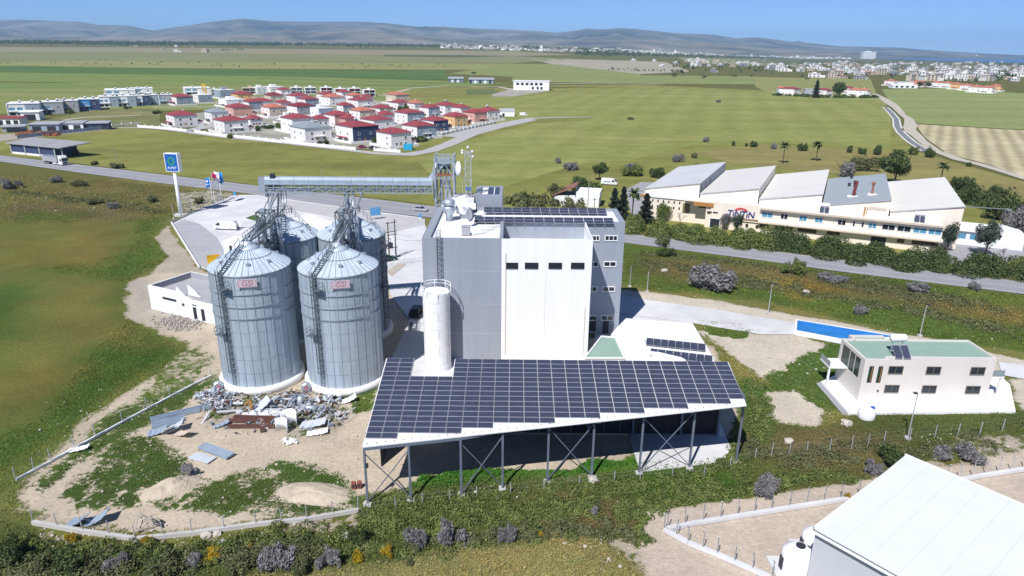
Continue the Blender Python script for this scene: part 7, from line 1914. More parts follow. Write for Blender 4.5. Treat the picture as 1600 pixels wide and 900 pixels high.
def sheet_stack(p, L_, w_, n, rz, material, label, edge=None, dz=.08):
    t_ = thing('sheet_stack', p, label, 'metal sheets', rz=rz)
    for k in range(n):
        o = MB().box(-L_ / 2, L_ / 2, -w_ / 2, w_ / 2, 0, dz * .55).build('sheet', material, t_); o.location = (k * .05, -k * .04, .03 + k * dz)
        if edge: MB().box(-L_ / 2, -L_ / 2 + .2, -w_ / 2, w_ / 2, 0, dz * .3).build('batten', edge, t_).location = (k * .05, -k * .04, .03 + k * dz + dz * .58 if k < n - 1 else -.0)
    return t_
sheet_stack(G(338, 706), 4.9, 1.25, 4, R(-27), SHEETB, 'stack of flat blue grey panels on the sand', WOOD, .10)
sheet_stack(G(316, 716), 3.0, 1.4, 2, R(-22), SHEETP, 'pale ribbed sheets next to the panel stack')
for i, (u, v, L_, w_, rz, tx, m_, lab) in enumerate(((246, 676, 2.2, 1.6, 20, 12, SHEETB, 'bent blue grey sheet left of the folded sheets'), (262, 676, 1.9, 1.5, -40, 35, WHITE, 'white folded sheet by the left scrap'), (272, 672, 2.4, 1.6, 15, 28, SHEETP, 'pale folded sheet leaning by the left scrap'), (287, 680, 2.3, 1.2, -25, 18, BEIGE, 'tan board lying right of the folded sheets'),
    (325, 616, 3.0, 1.6, 25, 10, SHEETP, 'pale sheet propped left of the scrap heap by the silo'), (406, 640, 2.6, 1.8, 35, 30, SHEETP, 'large pale board leaning in the middle of the scrap heap'), (505, 625, 2.6, 1.4, -15, 18, SHEETP, 'pale board in front of the right silo'), (545, 627, 2.0, 1.2, 20, 20, WHITE, 'white board at the right end of the scrap'), (346, 665, 2.0, .7, 40, 8, SHEETB, 'narrow blue sheet at the lower edge of the scrap'), (490, 664, 3.2, 1.8, 5, 10, SHEETP, 'stack of pale corrugated sheets right in the scrap heap'), (496, 677, 2.6, 1.2, 12, 6, WHITE, 'white sheets at the lower right of the scrap heap'), (122, 818, 2.0, 1.5, -10, 25, SHEETB, 'curled blue sheet by the bottom kerb, left of two'), (153, 815, 2.2, 1.5, 12, 30, SHEETB, 'curled blue sheet by the bottom kerb, right of two'), (123, 703, 2.3, 1.0, 15, 8, WHITE, 'pale slab beside the field edge kerb'))):
    p = G(u, v); t_ = thing('scrap_sheet', p, lab, 'metal sheet', rz=R(rz)); b = MB(); nx2 = 10; vs = []
    for j in range(nx2 + 1):
        a = j / nx2; zz = .12 + math.sin(R(tx)) * L_ * a * a + .05 * math.sin(a * 22)
        for y in (-w_ / 2, w_ / 2): vs.append((-L_ / 2 + L_ * a, y, zz))
    b.add(vs, [(2 * j, 2 * j + 2, 2 * j + 3, 2 * j + 1) for j in range(nx2)]); o = b.build('sheet', m_, t_); sd2 = o.modifiers.new('t', 'SOLIDIFY'); sd2.thickness = .05
OXB = mat('oxide_beam', (.13, .06, .05), .8, var=.15)
for k, (u, v, L_, m_) in enumerate(((398, 660, 7.0, OXB), (402, 654, 6.2, OXB), (410, 650, 5.4, WHITE), (420, 646, 4.8, WHITE), (395, 668, 6.4, OXB), (430, 643, 5.0, SHEETP))):
    beam(G(u, v), L_, .42, .36, R(-3 + k), m_, ['lowest dark red beam in the scrap heap', 'upper dark red beam in the scrap heap', 'white beam above the dark red ones', 'topmost white beam in the scrap heap', 'front dark red beam lying on the sand', 'pale beam at the back of the scrap heap'][k])
for k, (u, v, r_, rz, lab) in enumerate(((452, 668, 1.0, 10, 'upright white half shell in the scrap heap'), (439, 676, .9, -20, 'smaller white half shell left of the upright one'))):
    p = G(u, v); t_ = thing('half_shell', p, lab, 'tank piece', rz=R(rz)); b = MB(); n = 12; vs = []
    for q in range(n + 1):
        a = math.pi * (.05 + .9 * q / n)
        for z in (0, 2.2 - k * .5): vs.append((r_ * math.cos(a), r_ * math.sin(a), z))
    b.add(vs, [(2 * q, 2 * q + 2, 2 * q + 3, 2 * q + 1) for q in range(n)]); o = b.build('shell', WHITE, t_, True); o.modifiers.new('t', 'SOLIDIFY').thickness = .06
p = G(388, 642); t_ = thing('orange_hose', p, 'orange brown corrugated hose arching over the scrap', 'hose')
b = MB(); pr = None
for q in range(13):
    a = math.pi * (q / 12) * .75 + .25; w_ = Vector((-.5 + .1 * q, .2 * math.sin(q), 1.35 * math.sin(a) if q < 11 else .3))
    if pr is not None: b.tube(pr, w_, .17, 8)
    pr = w_
b.build('hose', mat('hose_orange', (.42, .20, .06), .7), t_, True)
for u, v, lab in ((468, 636, 'upright grey pipe stub in the scrap heap'), (478, 640, 'fat grey duct lying in the scrap heap')):
    p = G(u, v); t_ = thing('pipe_piece', p, lab, 'pipe'); b = MB()
    if u == 468: b.tube((0, 0, 0), (.3, .1, 1.6), .42, 12)
    else: b.tube((-.6, 0, .4), (1.6, -.5, .4), .42, 12)
    b.build('pipe', STEEL, t_, True)
# the uncountable rest of the heap
rg = random.Random(21); bw, bgx, br = MB(), MB(), MB()
def heapz(u): return .5
for i in range(620):
    if i < 200: u, v = rg.gauss(345, 18), rg.gauss(626, 11)
    elif i < 420: u, v = rg.gauss(452, 28), rg.gauss(632, 8)
    elif i < 530: u, v = rg.gauss(415, 45), rg.gauss(655, 11)
    else: u, v = rg.gauss(515, 17), rg.gauss(646, 9)
    v = min(max(v, 616), 688); u = min(max(u, 305), 556)
    q = G(u, v); s_ = rg.uniform(.09, .38) * (1.5 if rg.random() < .15 else 1); z = rg.uniform(0, .75) * max(.2, 1 - abs(v - 636) / 40)
    tgt = (bw, bw, bgx, bgx, br)[rg.randrange(5)]
    d = Vector((rg.gauss(0, 1), rg.gauss(0, 1), rg.gauss(0, .35))).normalized(); c = q + Vector((0, 0, z + .06))
    k = rg.random()
    if k < .55: tgt.bar(c - d * s_ * .7, c + d * s_ * .7, s_ * rg.uniform(.5, 1.2), s_ * rg.uniform(.3, .9))
    elif k < .85: tgt.tube(c - d * s_ * 2.2, c + d * s_ * 2.2, s_ * .30, 7)
    else: tgt.bar(c - d * s_ * 3.4, c + d * s_ * 3.4, .07, .05)
root = thing('scrap_heap', (0, 0, 0), 'heap of broken plastic, pipes and metal bits in front of the silos', 'scrap heap'); root['kind'] = 'stuff'
bw.build('white_bits', mat('scrap_white', (.56, .57, .60), .6, var=.3, scale=4), root); bgx.build('grey_bits', mat('scrap_grey', (.24, .28, .34), .5, .2, var=.4, scale=4), root); br.build('dark_bits', mat('scrap_dark', (.10, .06, .05), .8, var=.5, scale=4), root)
b = MB()
for i in range(40):
    q = G(rg.gauss(452, 6), rg.gauss(691, 2.5)); s_ = rg.uniform(.1, .25); b.bar(q + Vector((0, 0, .1)), q + Vector((s_, s_ * .3, .25)), s_, s_)
tag(b.build('white_rubble', WHITE), 'small spill of white bits in front of the scrap heap', 'rubble', kind='stuff')
b = MB()
for i in range(260):
    q = G(rg.gauss(285, 20), rg.gauss(503, 6)); s_ = rg.uniform(.08, .3); b.bar(q + Vector((0, 0, -.05)), q + Vector((s_ * .4, .1, s_ * .9)), s_, s_ * 1.3)
tag(b.build('building_rubble', mat('rubble', (.42, .38, .35), .95, var=.35, scale=3)), 'grey building rubble at the foot of the low white building', 'rubble', kind='stuff')
for u, v in ((553, 763), (562, 762)):
    q = G(u, v); t_ = thing('brick_stump', q, 'left of two reddish brick stumps near the first canopy post' if u == 553 else 'right of two reddish brick stumps near the first canopy post', 'brick block'); b = MB()
    for k in range(5): b.box(-.22, .22, -.2, .2, k * .17 + .01, k * .17 + .15)
    b.build('brick', mat('brick_red', (.26, .08, .06), .9), t_); MB().box(-.12, .12, -.22, -.205, .2, .6).build('hollow', BLACKM, t_)
# bent scaffold frame by the kerb
q = G(210, 828); t_ = thing('bent_frame', q, 'twisted steel frame lying by the bottom kerb', 'frame'); b = MB(); L = [Vector((rg.uniform(-2.4, 2.4), rg.uniform(-1, 1.4), rg.uniform(.1, 1.5))) for _ in range(9)]
for i in range(9):
    for j in (1, 3): b.tube(L[i], L[(i + j) % 9], .05, 6)
b.build('tube', mat('frame_tube', (.42, .38, .33), .6), t_)
# sand heaps
def heap(poly_u, L_, w_, h, rz, label, seed, material=SAND):
    p = G(*poly_u); n = 28; vs = []
    for j in range(n):
        for i in range(n):
            x, y = (i / (n - 1) - .5) * 2, (j / (n - 1) - .5) * 2
            vs.append((x, y))
    V = np.array(vs); d = np.sqrt(V[:, 0] ** 2 + V[:, 1] ** 2); nz = vnoise(V[:, 0] * 5 + 9, V[:, 1] * 5 + 9, 1, seed) - .5
    z = h * np.clip(1 - d, 0, 1) ** .85 * (1 + .5 * nz) + .5 * nz * np.clip(1 - d, 0, 1) - .06
    me = MB(); me.v = [(V[i, 0] * L_, V[i, 1] * w_, z[i]) for i in range(len(V))]; me.f = [(j * n + i, j * n + i + 1, (j + 1) * n + i + 1, (j + 1) * n + i) for j in range(n - 1) for i in range(n - 1)]
    o = me.build('sand_heap', material, None, True); o.location = (p.x, p.y, 0); o.rotation_euler = (0, 0, rz); return tag(o, label, 'sand heap')
heap((268, 762), 3.2, 1.7, 1.3, R(38), 'smooth sand heap with dark rubble on top, left in the yard', 3); heap((490, 770), 4.4, 2.0, .85, R(-8), 'broad sand heap near the first canopy post', 7)
b = MB()
for i in range(70):
    q = G(rg.gauss(293, 4), rg.gauss(741, 2.5)); s_ = rg.uniform(.1, .3); b.bar(q + Vector((0, 0, .7)), q + Vector((s_, .1, .7 + s_ * rg.uniform(0, 1.4))), s_, s_)
tag(b.build('heap_rubble', mat('rubble_dark', (.18, .17, .18), .9)), 'dark rubble capping the smooth sand heap', 'rubble', kind='stuff')
# loose stones
b = MB(); spots = [(rg.uniform(60, 560), rg.uniform(600, 850)) for _ in range(260)] + [(rg.uniform(60, 560), rg.uniform(822, 860)) for _ in range(110)] + [(rg.uniform(560, 1000), rg.gauss(775, 10)) for _ in range(40)] + [(rg.uniform(880, 1000), rg.uniform(840, 890)) for _ in range(40)] + [(rg.uniform(1000, 1600), rg.uniform(400, 540)) for _ in range(70)] + [(rg.uniform(0, 260), rg.uniform(275, 330)) for _ in range(160)] + [(rg.uniform(1100, 1330), rg.uniform(520, 660)) for _ in range(120)] + [(rg.uniform(1430, 1600), rg.uniform(675, 725)) for _ in range(60)] + [(rg.uniform(270, 350), rg.uniform(298, 325)) for _ in range(140)] + [(rg.uniform(1000, 1600), rg.uniform(460, 570)) for _ in range(80)]
for u, v in spots:
    q = G(u, v); s_ = rg.uniform(.04, .13) * (1.8 if rg.random() < .12 else 1) * (1.6 if v < 340 else 1); b.lathe([(s_ * .8, -.05), (s_, s_ * .3), (s_ * .5, s_ * rg.uniform(.6, .9))], 5, (q.x, q.y))
tag(b.build('loose_stones', ROCK), 'loose pale stones strewn over the ground', 'stones', kind='stuff')
for i, (u, v, s_, lab) in enumerate(((322, 838, .55, 'pale boulder under the bottom kerb, left of two'), (339, 836, .45, 'pale boulder under the bottom kerb, right of two'), (347, 850, .4, 'pale boulder in the bushes below the kerb'), (1259, 458, .7, 'white boulder in the grass right of the mill'), (1232, 691, .6, 'white boulder on the bank below the house'), (1322, 663, .7, 'grey white boulder on the bank below the house terrace'), (540, 838, .5, 'broken white block below the kerb'), (926, 752, .7, 'concrete lump between the canopy posts'), (1038, 425, .8, 'flat rock in the grass between mill and road'))):
    p = G(u, v); rr = random.Random(i); bmm = bmesh.new(); bmesh.ops.create_icosphere(bmm, subdivisions=2, radius=s_)
    for v_ in bmm.verts: v_.co *= rr.uniform(.75, 1.2); v_.co.z *= .7
    me = bpy.data.meshes.new('boulder'); bmm.to_mesh(me); bmm.free(); o = link('boulder', me, ROCK); o.location = p + Vector((0, 0, s_ * .3)); tag(o, lab, 'boulder')

# ================================================================== PLANTS
# individual bushes: u, v of foot, radius px, height factor, material, label
BS = [
 (60, 890, 26, .6, LEAF_O, 'olive bush in the bottom left corner band'), (185, 890, 24, .7, LEAF_G, 'grey bush behind the wide dark bush at bottom left'), (300, 893, 26, .7, LEAF_G, 'grey bush at the bottom edge below the kerb bend'), (330, 880, 18, .6, LEAF_M, 'green bush below the pale boulders'), (470, 893, 26, .7, LEAF_O, 'olive bush between two grey bushes at bottom'), (175, 868, 14, .5, LEAF_Y, 'yellow flowers among the bottom left bushes'), (395, 858, 16, .4, LEAF_Y, 'yellow flowers below the right part of the kerb'), (640, 880, 10, .5, LEAF_O, 'small olive bush at the meadow edge'), (745, 846, 14, .6, LEAF_O, 'olive bush between the two middle grey bushes'), (880, 815, 14, .6, LEAF_M, 'green bush on the bank below the fifth post'),
 (648, 850, 26, .85, LEAF_G, 'grey bare bush below the second canopy post'), (708, 848, 29, .95, LEAF_G, 'largest grey bare bush in the middle of the bank'), (795, 846, 22, .95, LEAF_G, 'grey bare bush right of the middle of the bank'),
 (22, 875, 32, .9, LEAF_D, 'dark bush at the lower left corner'), (128, 897, 50, .6, LEAF_D, 'wide dark green bush along the bottom left'), (250, 898, 42, .55, LEAF_O, 'olive bush at the bottom edge left'), (440, 885, 40, .65, LEAF_G, 'grey bush at the bottom edge left of centre'), (512, 884, 24, .9, LEAF_G, 'tall grey bush at the bottom left of centre'), (372, 890, 34, .6, LEAF_O, 'olive green bush between the grey bushes at the bottom'),
 (562, 850, 20, 1.0, LEAF_D, 'thin dark green bush on the bank below the first canopy post'), (925, 808, 13, 1.0, LEAF_G, 'small grey bush on the bank right of centre'), (1408, 730, 40, .65, LEAF_D, 'dark green bush behind the warehouse roof corner'), (1196, 770, 34, .5, LEAF_G, 'low grey bush by the warehouse yard'), (1362, 735, 22, .6, LEAF_G, 'small grey bush left of the warehouse roof corner'), (1515, 716, 34, .45, LEAF_G, 'grey low bush right of the warehouse roof corner'), (1470, 712, 22, .5, LEAF_G, 'grey low bush by the fence at right'),
 (45, 850, 16, .6, LEAF_Y, 'yellow flowering bush near the lower left corner'), (110, 845, 14, .6, LEAF_Y, 'yellow flowering tuft under the left kerb'), (560, 872, 18, .5, LEAF_Y, 'yellow flowering bush at the bottom centre, left of two'), (606, 868, 15, .7, LEAF_Y, 'yellow flowering bush at the bottom centre, right of two'), (232, 850, 22, .35, LEAF_Y, 'low yellow flowers under the middle of the kerb'), (335, 872, 24, .4, LEAF_Y, 'low yellow flowers in the bushes at the bottom left'), (848, 842, 12, .6, LEAF_Y, 'yellow tuft on the bank'), (1322, 778, 8, .9, LEAF_Y, 'small yellow plant at the edge of the warehouse yard'),
 (1115, 452, 46, .55, LEAF_G, 'big grey bare thicket in the grass right of the mill'), (1238, 428, 22, .75, LEAF_M, 'round green bush beside the main road'), (1342, 490, 17, .6, LEAF_G, 'small grey bush in the grass behind the blue basin'), (1300, 440, 26, .3, LEAF_G, 'low grey scrub in the grass at right'), (1420, 455, 34, .3, LEAF_G, 'low grey scrub in the middle of the right grass'), (1525, 452, 16, .5, LEAF_G, 'small grey scrub near the road at right'), (1040, 400, 20, .4, LEAF_D, 'dark undergrowth at the foot of the roadside tree'),
 (20, 294, 18, .6, LEAF_G, 'grey bush in the rough field at the left edge'), (90, 285, 14, .5, LEAF_G, 'grey bush in the rough field below the lorry'), (125, 290, 14, .4, LEAF_O, 'low dark scrub in the rough left field'), (185, 325, 18, .4, LEAF_G, 'grey low bush in the rough left field'), (235, 315, 16, .4, LEAF_O, 'scrub beside the station sign mound'), (150, 318, 16, .3, LEAF_O, 'flat scrub in the middle of the rough left field'), (310, 318, 11, .6, LEAF_O, 'scrub between station sign and flagpoles'), (95, 230, 9, .7, LEAF_D, 'dark bush behind the long barn'), (112, 243, 14, .5, LEAF_D, 'dark bush right of the barn roof'), (145, 258, 12, .35, LEAF_O, 'low scrub along the road by the lorry'), (185, 262, 16, .35, LEAF_O, 'low scrub along the road before the sign'),
 (872, 255, 9, .6, LEAF_G, 'grey bush in the field behind the mill, left of two'), (890, 265, 17, .5, LEAF_G, 'grey bush in the field behind the mill, right of two'), (822, 318, 14, .9, LEAF_D, 'dark bush behind the mill roof, leftmost'), (840, 318, 14, .6, LEAF_Y, 'yellowish bush behind the mill roof'), (980, 265, 20, .4, LEAF_G, 'grey scrub left of the factory halls'), (1060, 253, 14, .6, LEAF_G, 'grey scrub behind the first factory hall'), (1025, 278, 16, .7, LEAF_D, 'dark bush against the first factory hall'), (915, 298, 30, .45, LEAF_M, 'green bushes beside the parked van'), (990, 275, 26, .45, LEAF_M, 'bright green scrub by the factory drive'),
 (1085, 247, 6, .9, LEAF_O, 'small bush on the field corner behind the first hall'), (1148, 228, 6, .9, LEAF_D, 'small dark bush in the field, first from left'), (1165, 229, 5, .8, LEAF_D, 'small dark bush in the field, second from left'), (1178, 230, 8, .8, LEAF_D, 'small dark bush in the field, third from left'), (1102, 222, 7, .8, LEAF_G, 'grey bush on the field edge'), (1208, 233, 9, .7, LEAF_G, 'grey bush left of the first field palm'), (1254, 236, 10, .8, LEAF_D, 'round bush between the two field palms'), (1325, 239, 9, .9, LEAF_D, 'round bush right of the field palms'), (1347, 241, 9, .8, LEAF_D, 'second round bush right of the field palms'), (1370, 242, 11, .9, LEAF_D, 'third round bush right of the field palms'), (1425, 242, 12, .8, LEAF_M, 'pale green bush right of the big tree'), (1452, 246, 13, .8, LEAF_D, 'dark bush beside the dirt track'), (1513, 260, 7, .6, LEAF_D, 'small bush beside the dirt track at right'),
 (1320, 275, 28, .6, LEAF_G, 'grey thicket behind the third hall'), (1350, 268, 26, .65, LEAF_O, 'olive thicket behind the grey hall'), (1500, 302, 26, .7, LEAF_D, 'dark bush behind the last hall'), (1530, 320, 30, .7, LEAF_D, 'dark bushes right of the last hall'), (1565, 345, 34, .9, LEAF_D, 'large dark bush at the right beyond the factory'), (1590, 360, 30, .8, LEAF_G, 'grey bush at the right edge beyond the annex'), (1570, 310, 30, .4, LEAF_D, 'low dark bushes at the right edge beyond the gantry'), (1122, 160, 6, .5, LEAF_G, 'lone bush in the middle of the far green field'), (986, 187, 7, .35, LEAF_O, 'flat scrub at the end of the village lane'), (630, 176, 12, .8, LEAF_D, 'dark bushes behind the village at right'), (740, 115, 6, .3, LEAF_D, 'dark speck of trees in the far fields')]
for u, v, rp, hf, m_, lab in BS:
    p = GT(u, v); r_ = px2m(rp, p) * .97; bush(p, r_, r_ * 1.5 * hf * (1.15 if v > 600 else 1.25), m_, lab)
TS = [  # trees
 (1037, 397, 34, 15, LEAF_O, 'round', 'lone roadside tree right of the mill'), (425, 291, 14, 15, LEAF_O, 'round', 'rounded tree behind the left end of the conveyor'),
 (868, 318, 32, 17, LEAF_O, 'round', 'olive tree behind the mill roof panels'), (906, 308, 34, 19, LEAF_D, 'round', 'dark tree beside the brown roofed shed'), (937, 282, 30, 15, LEAF_D, 'round', 'dark rounded tree behind the parked van'),
 (958, 352, 55, 14, LEAF_C, 'cypress', 'dark conifer nearest the mill corner'), (972, 348, 54, 12, LEAF_C, 'cypress', 'second dark conifer from the mill corner'), (1008, 350, 46, 14, LEAF_C, 'cypress', 'dark conifer in front of the factory left wall'), (1150, 366, 34, 12, LEAF_C, 'round', 'grey green tree before the sign wall'), (1132, 360, 30, 10, LEAF_G, 'round', 'grey tree before the factory door'),
 (1480, 392, 46, 16, LEAF_C, 'round', 'grey green pine before the right end of the factory'), (1538, 400, 58, 21, LEAF_C, 'round', 'larger pine before the annex'), (1395, 288, 52, 30, LEAF_D, 'round', 'biggest tree, behind the grey hall'), (1575, 345, 34, 22, LEAF_D, 'round', 'dark tree beyond the gantry at the right'), (1270, 358 + 10, 20, 12, LEAF_O, 'round', 'olive tree rising from the hedge before the factory'), (1035, 345, 30, 14, LEAF_M, 'round', 'green tree before the small factory windows'),
 (1274, 153, 26, 7, LEAF_C, 'cypress', 'dark tree beside the grey wall of the far houses'), (1311, 152, 26, 13, LEAF_D, 'round', 'dark tree between the far red roofed houses'), (1436, 137, 10, 5, LEAF_D, 'round', 'small tree beside the far white villa'), (1450, 137, 8, 5, LEAF_D, 'round', 'second small tree beside the far white villa')]
for i, (u, v, hp, rp, m_, kd, lab) in enumerate(TS):
    p = GT(u, v); h_ = px2m(hp, p) / .96; tree(p, h_, px2m(rp, p), m_, lab, kd, seed=50 + i)
for i, (u, v, hp, rp, lab) in enumerate(((1223, 256, 36, 9, 'left of the two palms in the field behind the factory'), (1275, 252, 32, 10, 'right of the two palms in the field behind the factory'), (1468, 290, 38, 11, 'palm behind the last factory hall'), (987, 345, 54, 13, 'palm among the conifers near the factory wall'))):
    p = GT(u, v); tree(p, px2m(hp, p), px2m(rp, p), LEAF_D, lab, 'palm', 'palm_tree', seed=90 + i)
def bare(u, v, hp, lab, seed):
    p = G(u, v); h_ = px2m(hp, p); t_ = thing('bare_tree', p, lab, 'tree'); rr = random.Random(seed); b = MB()
    def br_(a, d, L_, r_, k):
        e = a + d * L_; b.tube(a, e, r_, 5, r_ * .65)
        if k:
            for _ in range(3 if k > 1 else 2): br_(e, (d + Vector((rr.gauss(0, .5), rr.gauss(0, .5), rr.gauss(.1, .3)))).normalized(), L_ * rr.uniform(.6, .85), r_ * .6, k - 1)
    br_(Vector((0, 0, 0)), Vector((0, 0, 1)), h_ * .28, .14, 4); b.build('branches', mat('bare_twig', (.20, .18, .16), .9), t_)
bare(1062, 352, 26, 'bare branched tree before the cream factory wall', 3); bare(1566, 408, 30, 'bare branched tree by the annex drive', 5); bare(1518, 300, 16, 'bare branched shrub behind the last hall', 8)
# hedges along the main road
hedge_obj([(978, 360), (1040, 366), (1100, 374), (1200, 386)], 8.5, 5.0, 34000, LEAF_M, 'left stretch of the tall green hedge between road and factory', size=.155, seed=5)
hedge_obj([(1200, 384), (1300, 400), (1400, 414), (1470, 418)], 9.5, 5.2, 42000, LEAF_D, 'middle stretch of the tall hedge between road and factory', size=.155, seed=6)
hedge_obj([(1465, 416), (1530, 425), (1600, 432), (1750, 445)], 10, 5.0, 28000, LEAF_D, 'right stretch of the tall hedge at the right edge', size=.16, seed=7)
hedge_obj([(790, 318), (830, 320), (880, 322), (915, 326)], 6, 4.0, 5000, LEAF_O, 'scrubby hedge behind the mill roof', size=.26, seed=8)
hedge_obj([(1480, 305), (1540, 322), (1600, 335), (1650, 345)], 12, 4.0, 6000, LEAF_D, 'dark hedge behind the annex at right', size=.3, seed=12)
hedge_obj([(-30, 850), (80, 862), (220, 866), (330, 862), (430, 850), (540, 832)], 2.6, 1.1, 16000, LEAF_M, 'green scrub under the curved kerb', 'scrub', size=.08, seed=53, cat='scrub')
hedge_obj([(560, 815), (680, 812), (800, 806), (930, 792), (1000, 800)], 4.0, 1.0, 18000, LEAF_M, 'dark green scrub belt across the bank below the canopy', 'scrub', size=.08, seed=54, cat='scrub')
hedge_obj([(580, 790), (700, 778), (850, 764), (1000, 752), (1120, 738)], 2.0, .6, 10000, LEAF_M, 'bright weeds round the canopy footings', 'scrub', size=.075, seed=55, cat='scrub')
hedge_obj([(560, 860), (660, 852), (780, 838), (900, 828), (990, 838)], 2.2, .9, 12000, LEAF_O, 'olive scrub along the top of the meadow', 'scrub', size=.08, seed=56, cat='scrub')
hedge_obj([(1010, 780), (1120, 768), (1230, 752), (1330, 742)], 2.5, .8, 10000, LEAF_M, 'green scrub behind the warehouse yard fence', 'scrub', size=.08, seed=57, cat='scrub')
hedge_obj([(-30, 893), (100, 888), (220, 885), (330, 880), (420, 868), (500, 868)], 3.6, 1.5, 14000, LEAF_O, 'tangled olive scrub along the bottom left bank', 'scrub', size=.085, seed=41, cat='scrub')
hedge_obj([(-30, 860), (60, 868), (150, 878), (260, 872)], 3.0, 1.2, 7000, LEAF_D, 'dark scrub in the lower left corner of the bank', 'scrub', size=.085, seed=42, cat='scrub')
hedge_obj([(430, 862), (540, 855), (620, 842), (740, 835), (850, 825), (900, 812)], 3.2, .8, 12000, LEAF_M, 'low green scrub across the middle of the bank', 'scrub', size=.08, seed=43, cat='scrub')
hedge_obj([(640, 800), (760, 795), (900, 780), (1010, 772), (1120, 752)], 3.6, .6, 10000, LEAF_M, 'low scrub on the upper bank below the canopy posts', 'scrub', size=.08, seed=44, cat='scrub')
hedge_obj([(1130, 735), (1180, 690), (1190, 640), (1172, 600)], 3.0, .7, 7000, LEAF_M, 'green scrub climbing along the right end of the canopy', 'scrub', size=.085, seed=45, cat='scrub')
hedge_obj([(985, 410), (1060, 420), (1150, 440), (1260, 450)], 7, .9, 7000, LEAF_O, 'rough olive scrub in the grass just right of the mill', 'scrub', size=.11, seed=47, cat='scrub')
hedge_obj([(1290, 435), (1380, 455), (1480, 470), (1600, 495)], 8, .9, 8000, LEAF_O, 'rough olive scrub in the grass behind the white house', 'scrub', size=.11, seed=48, cat='scrub')
hedge_obj([(1250, 455), (1350, 475), (1450, 492), (1600, 520)], 5, .8, 6000, LEAF_O, 'olive scrub strip nearer the white house', 'scrub', size=.11, seed=49, cat='scrub')
hedge_obj([(1000, 395), (1100, 405), (1200, 418), (1330, 436)], 3, .8, 4000, LEAF_O, 'olive scrub along the near edge of the main road', 'scrub', size=.11, seed=50, cat='scrub')
hedge_obj([(1150, 705), (1250, 715), (1340, 712), (1420, 700), (1540, 690)], 3.5, .8, 8000, LEAF_O, 'olive scrub along the mesh fence below the house', 'scrub', size=.09, seed=51, cat='scrub')
hedge_obj([(20, 300), (120, 312), (200, 322), (250, 332)], 6, .8, 4000, LEAF_O, 'rough scrub across the left roadside field', 'scrub', size=.14, seed=52, cat='scrub')
hedge_obj([(1010, 850), (1003, 830), (1000, 805), (1060, 785)], 1.4, .6, 2500, LEAF_M, 'green scrub edging the warehouse yard', 'scrub', size=.08, seed=46, cat='scrub')
# ---- ground cover: leafy clumps wherever the soil is overgrown
TINT = bpy.data.materials.new('cover_leaves'); TINT.use_nodes = True
t = TINT.node_tree; b = t.nodes['Principled BSDF']; b.inputs['Roughness'].default_value = .9; b.inputs['Specular IOR Level'].default_value = .1
a_ = t.nodes.new('ShaderNodeAttribute'); a_.attribute_name = 'tint'; t.links.new(a_.outputs['Color'], b.inputs['Base Color'])
def groundcover(n, region, dens_pow, hgt, size, hue, name, label, seed, lo=.5, hi=99):
    rng = np.random.default_rng(seed)
    P_ = [G(*q) for q in region]; x0_, x1_ = min(q.x for q in P_), max(q.x for q in P_); y0_, y1_ = min(q.y for q in P_), max(q.y for q in P_)
    m0 = n * 4; x = rng.uniform(x0_, x1_, m0); y = rng.uniform(y0_, y1_, m0)
    cv, pl, z = cover_at(x, y)
    thr = vnoise(x, y, 2.2, 77, 3); keep = (poly_sd(x, y, P_) > 0) & (cv > lo) & (cv < hi) & (thr * .95 < cv - .04) & (rng.random(m0) < (.25 + .75 * vnoise(x + 31, y, 3.5, seed + 5)) ** dens_pow * 1.3)
    x, y, z, pl = x[keep][:n], y[keep][:n], z[keep][:n], pl[keep][:n]; m_ = len(x)
    hh = hgt * rng.uniform(.15, 1.0, m_) * (.25 + 1.2 * vnoise(x + 77, y, 3.2, seed + 9) ** 1.5)
    k = 4; pts = []; cl = []
    for j in range(k):
        a = rng.uniform(0, 6.283, m_); t_ = np.stack([np.cos(a), np.sin(a), rng.normal(.15, .35, m_)], 1); b_ = np.stack([-np.sin(a), np.cos(a), rng.normal(0, .4, m_)], 1)
        s = (size * rng.uniform(.5, 1.3, m_))[:, None]; c = np.stack([x + rng.normal(0, size * 1.3, m_), y + rng.normal(0, size * 1.3, m_), z + hh * rng.uniform(.05, 1, m_)], 1)
        pts.append(np.concatenate([c - t_ * s, c - b_ * s * .45, c + t_ * s, c + b_ * s * .45], 1))
        cl.append(pl * np.array(hue) * rng.uniform(.8, 1.55, m_)[:, None] * (1 + rng.normal(0, .10, (m_, 3))))
    v = np.stack(pts, 1).reshape(-1, 3); c_ = np.repeat(np.stack(cl, 1).reshape(-1, 3), 4, 0)
    me = quads_mesh(name, v); me.materials.append(TINT)
    at = me.color_attributes.new('tint', 'FLOAT_COLOR', 'POINT'); at.data.foreach_set('color', np.concatenate([np.clip(c_, .004, 1), np.ones((len(c_), 1))], 1).astype(np.float32).ravel())
    o = link(name, me); return tag(o, label, 'plants', kind='stuff')
COV1, COV2, COV3 = (1.2, 1.2, 1.15), (1.5, 1.32, 1.35), (1.15, 1.4, 1.1)
BANK = [(-100, 905), (-60, 800), (60, 828), (215, 850), (400, 828), (562, 798), (575, 772), (850, 730), (1130, 715), (1142, 650), (1165, 590), (1345, 645), (1700, 630), (1700, 690), (1330, 752), (1070, 787), (1003, 800), (1000, 850), (1030, 905)]
groundcover(52000, BANK, 1.0, .42, .085, COV1, 'bank_weeds', 'dense green weeds covering the bank below the canopy', 1); groundcover(15000, BANK, 2.0, .5, .08, COV2, 'dry_weeds', 'olive dry weeds mixed into the bank', 2)
YARD = [(0, 800), (60, 822), (215, 843), (400, 822), (565, 797), (640, 760), (1000, 745), (1000, 700), (600, 600), (600, 520), (300, 520), (200, 600), (20, 750)]
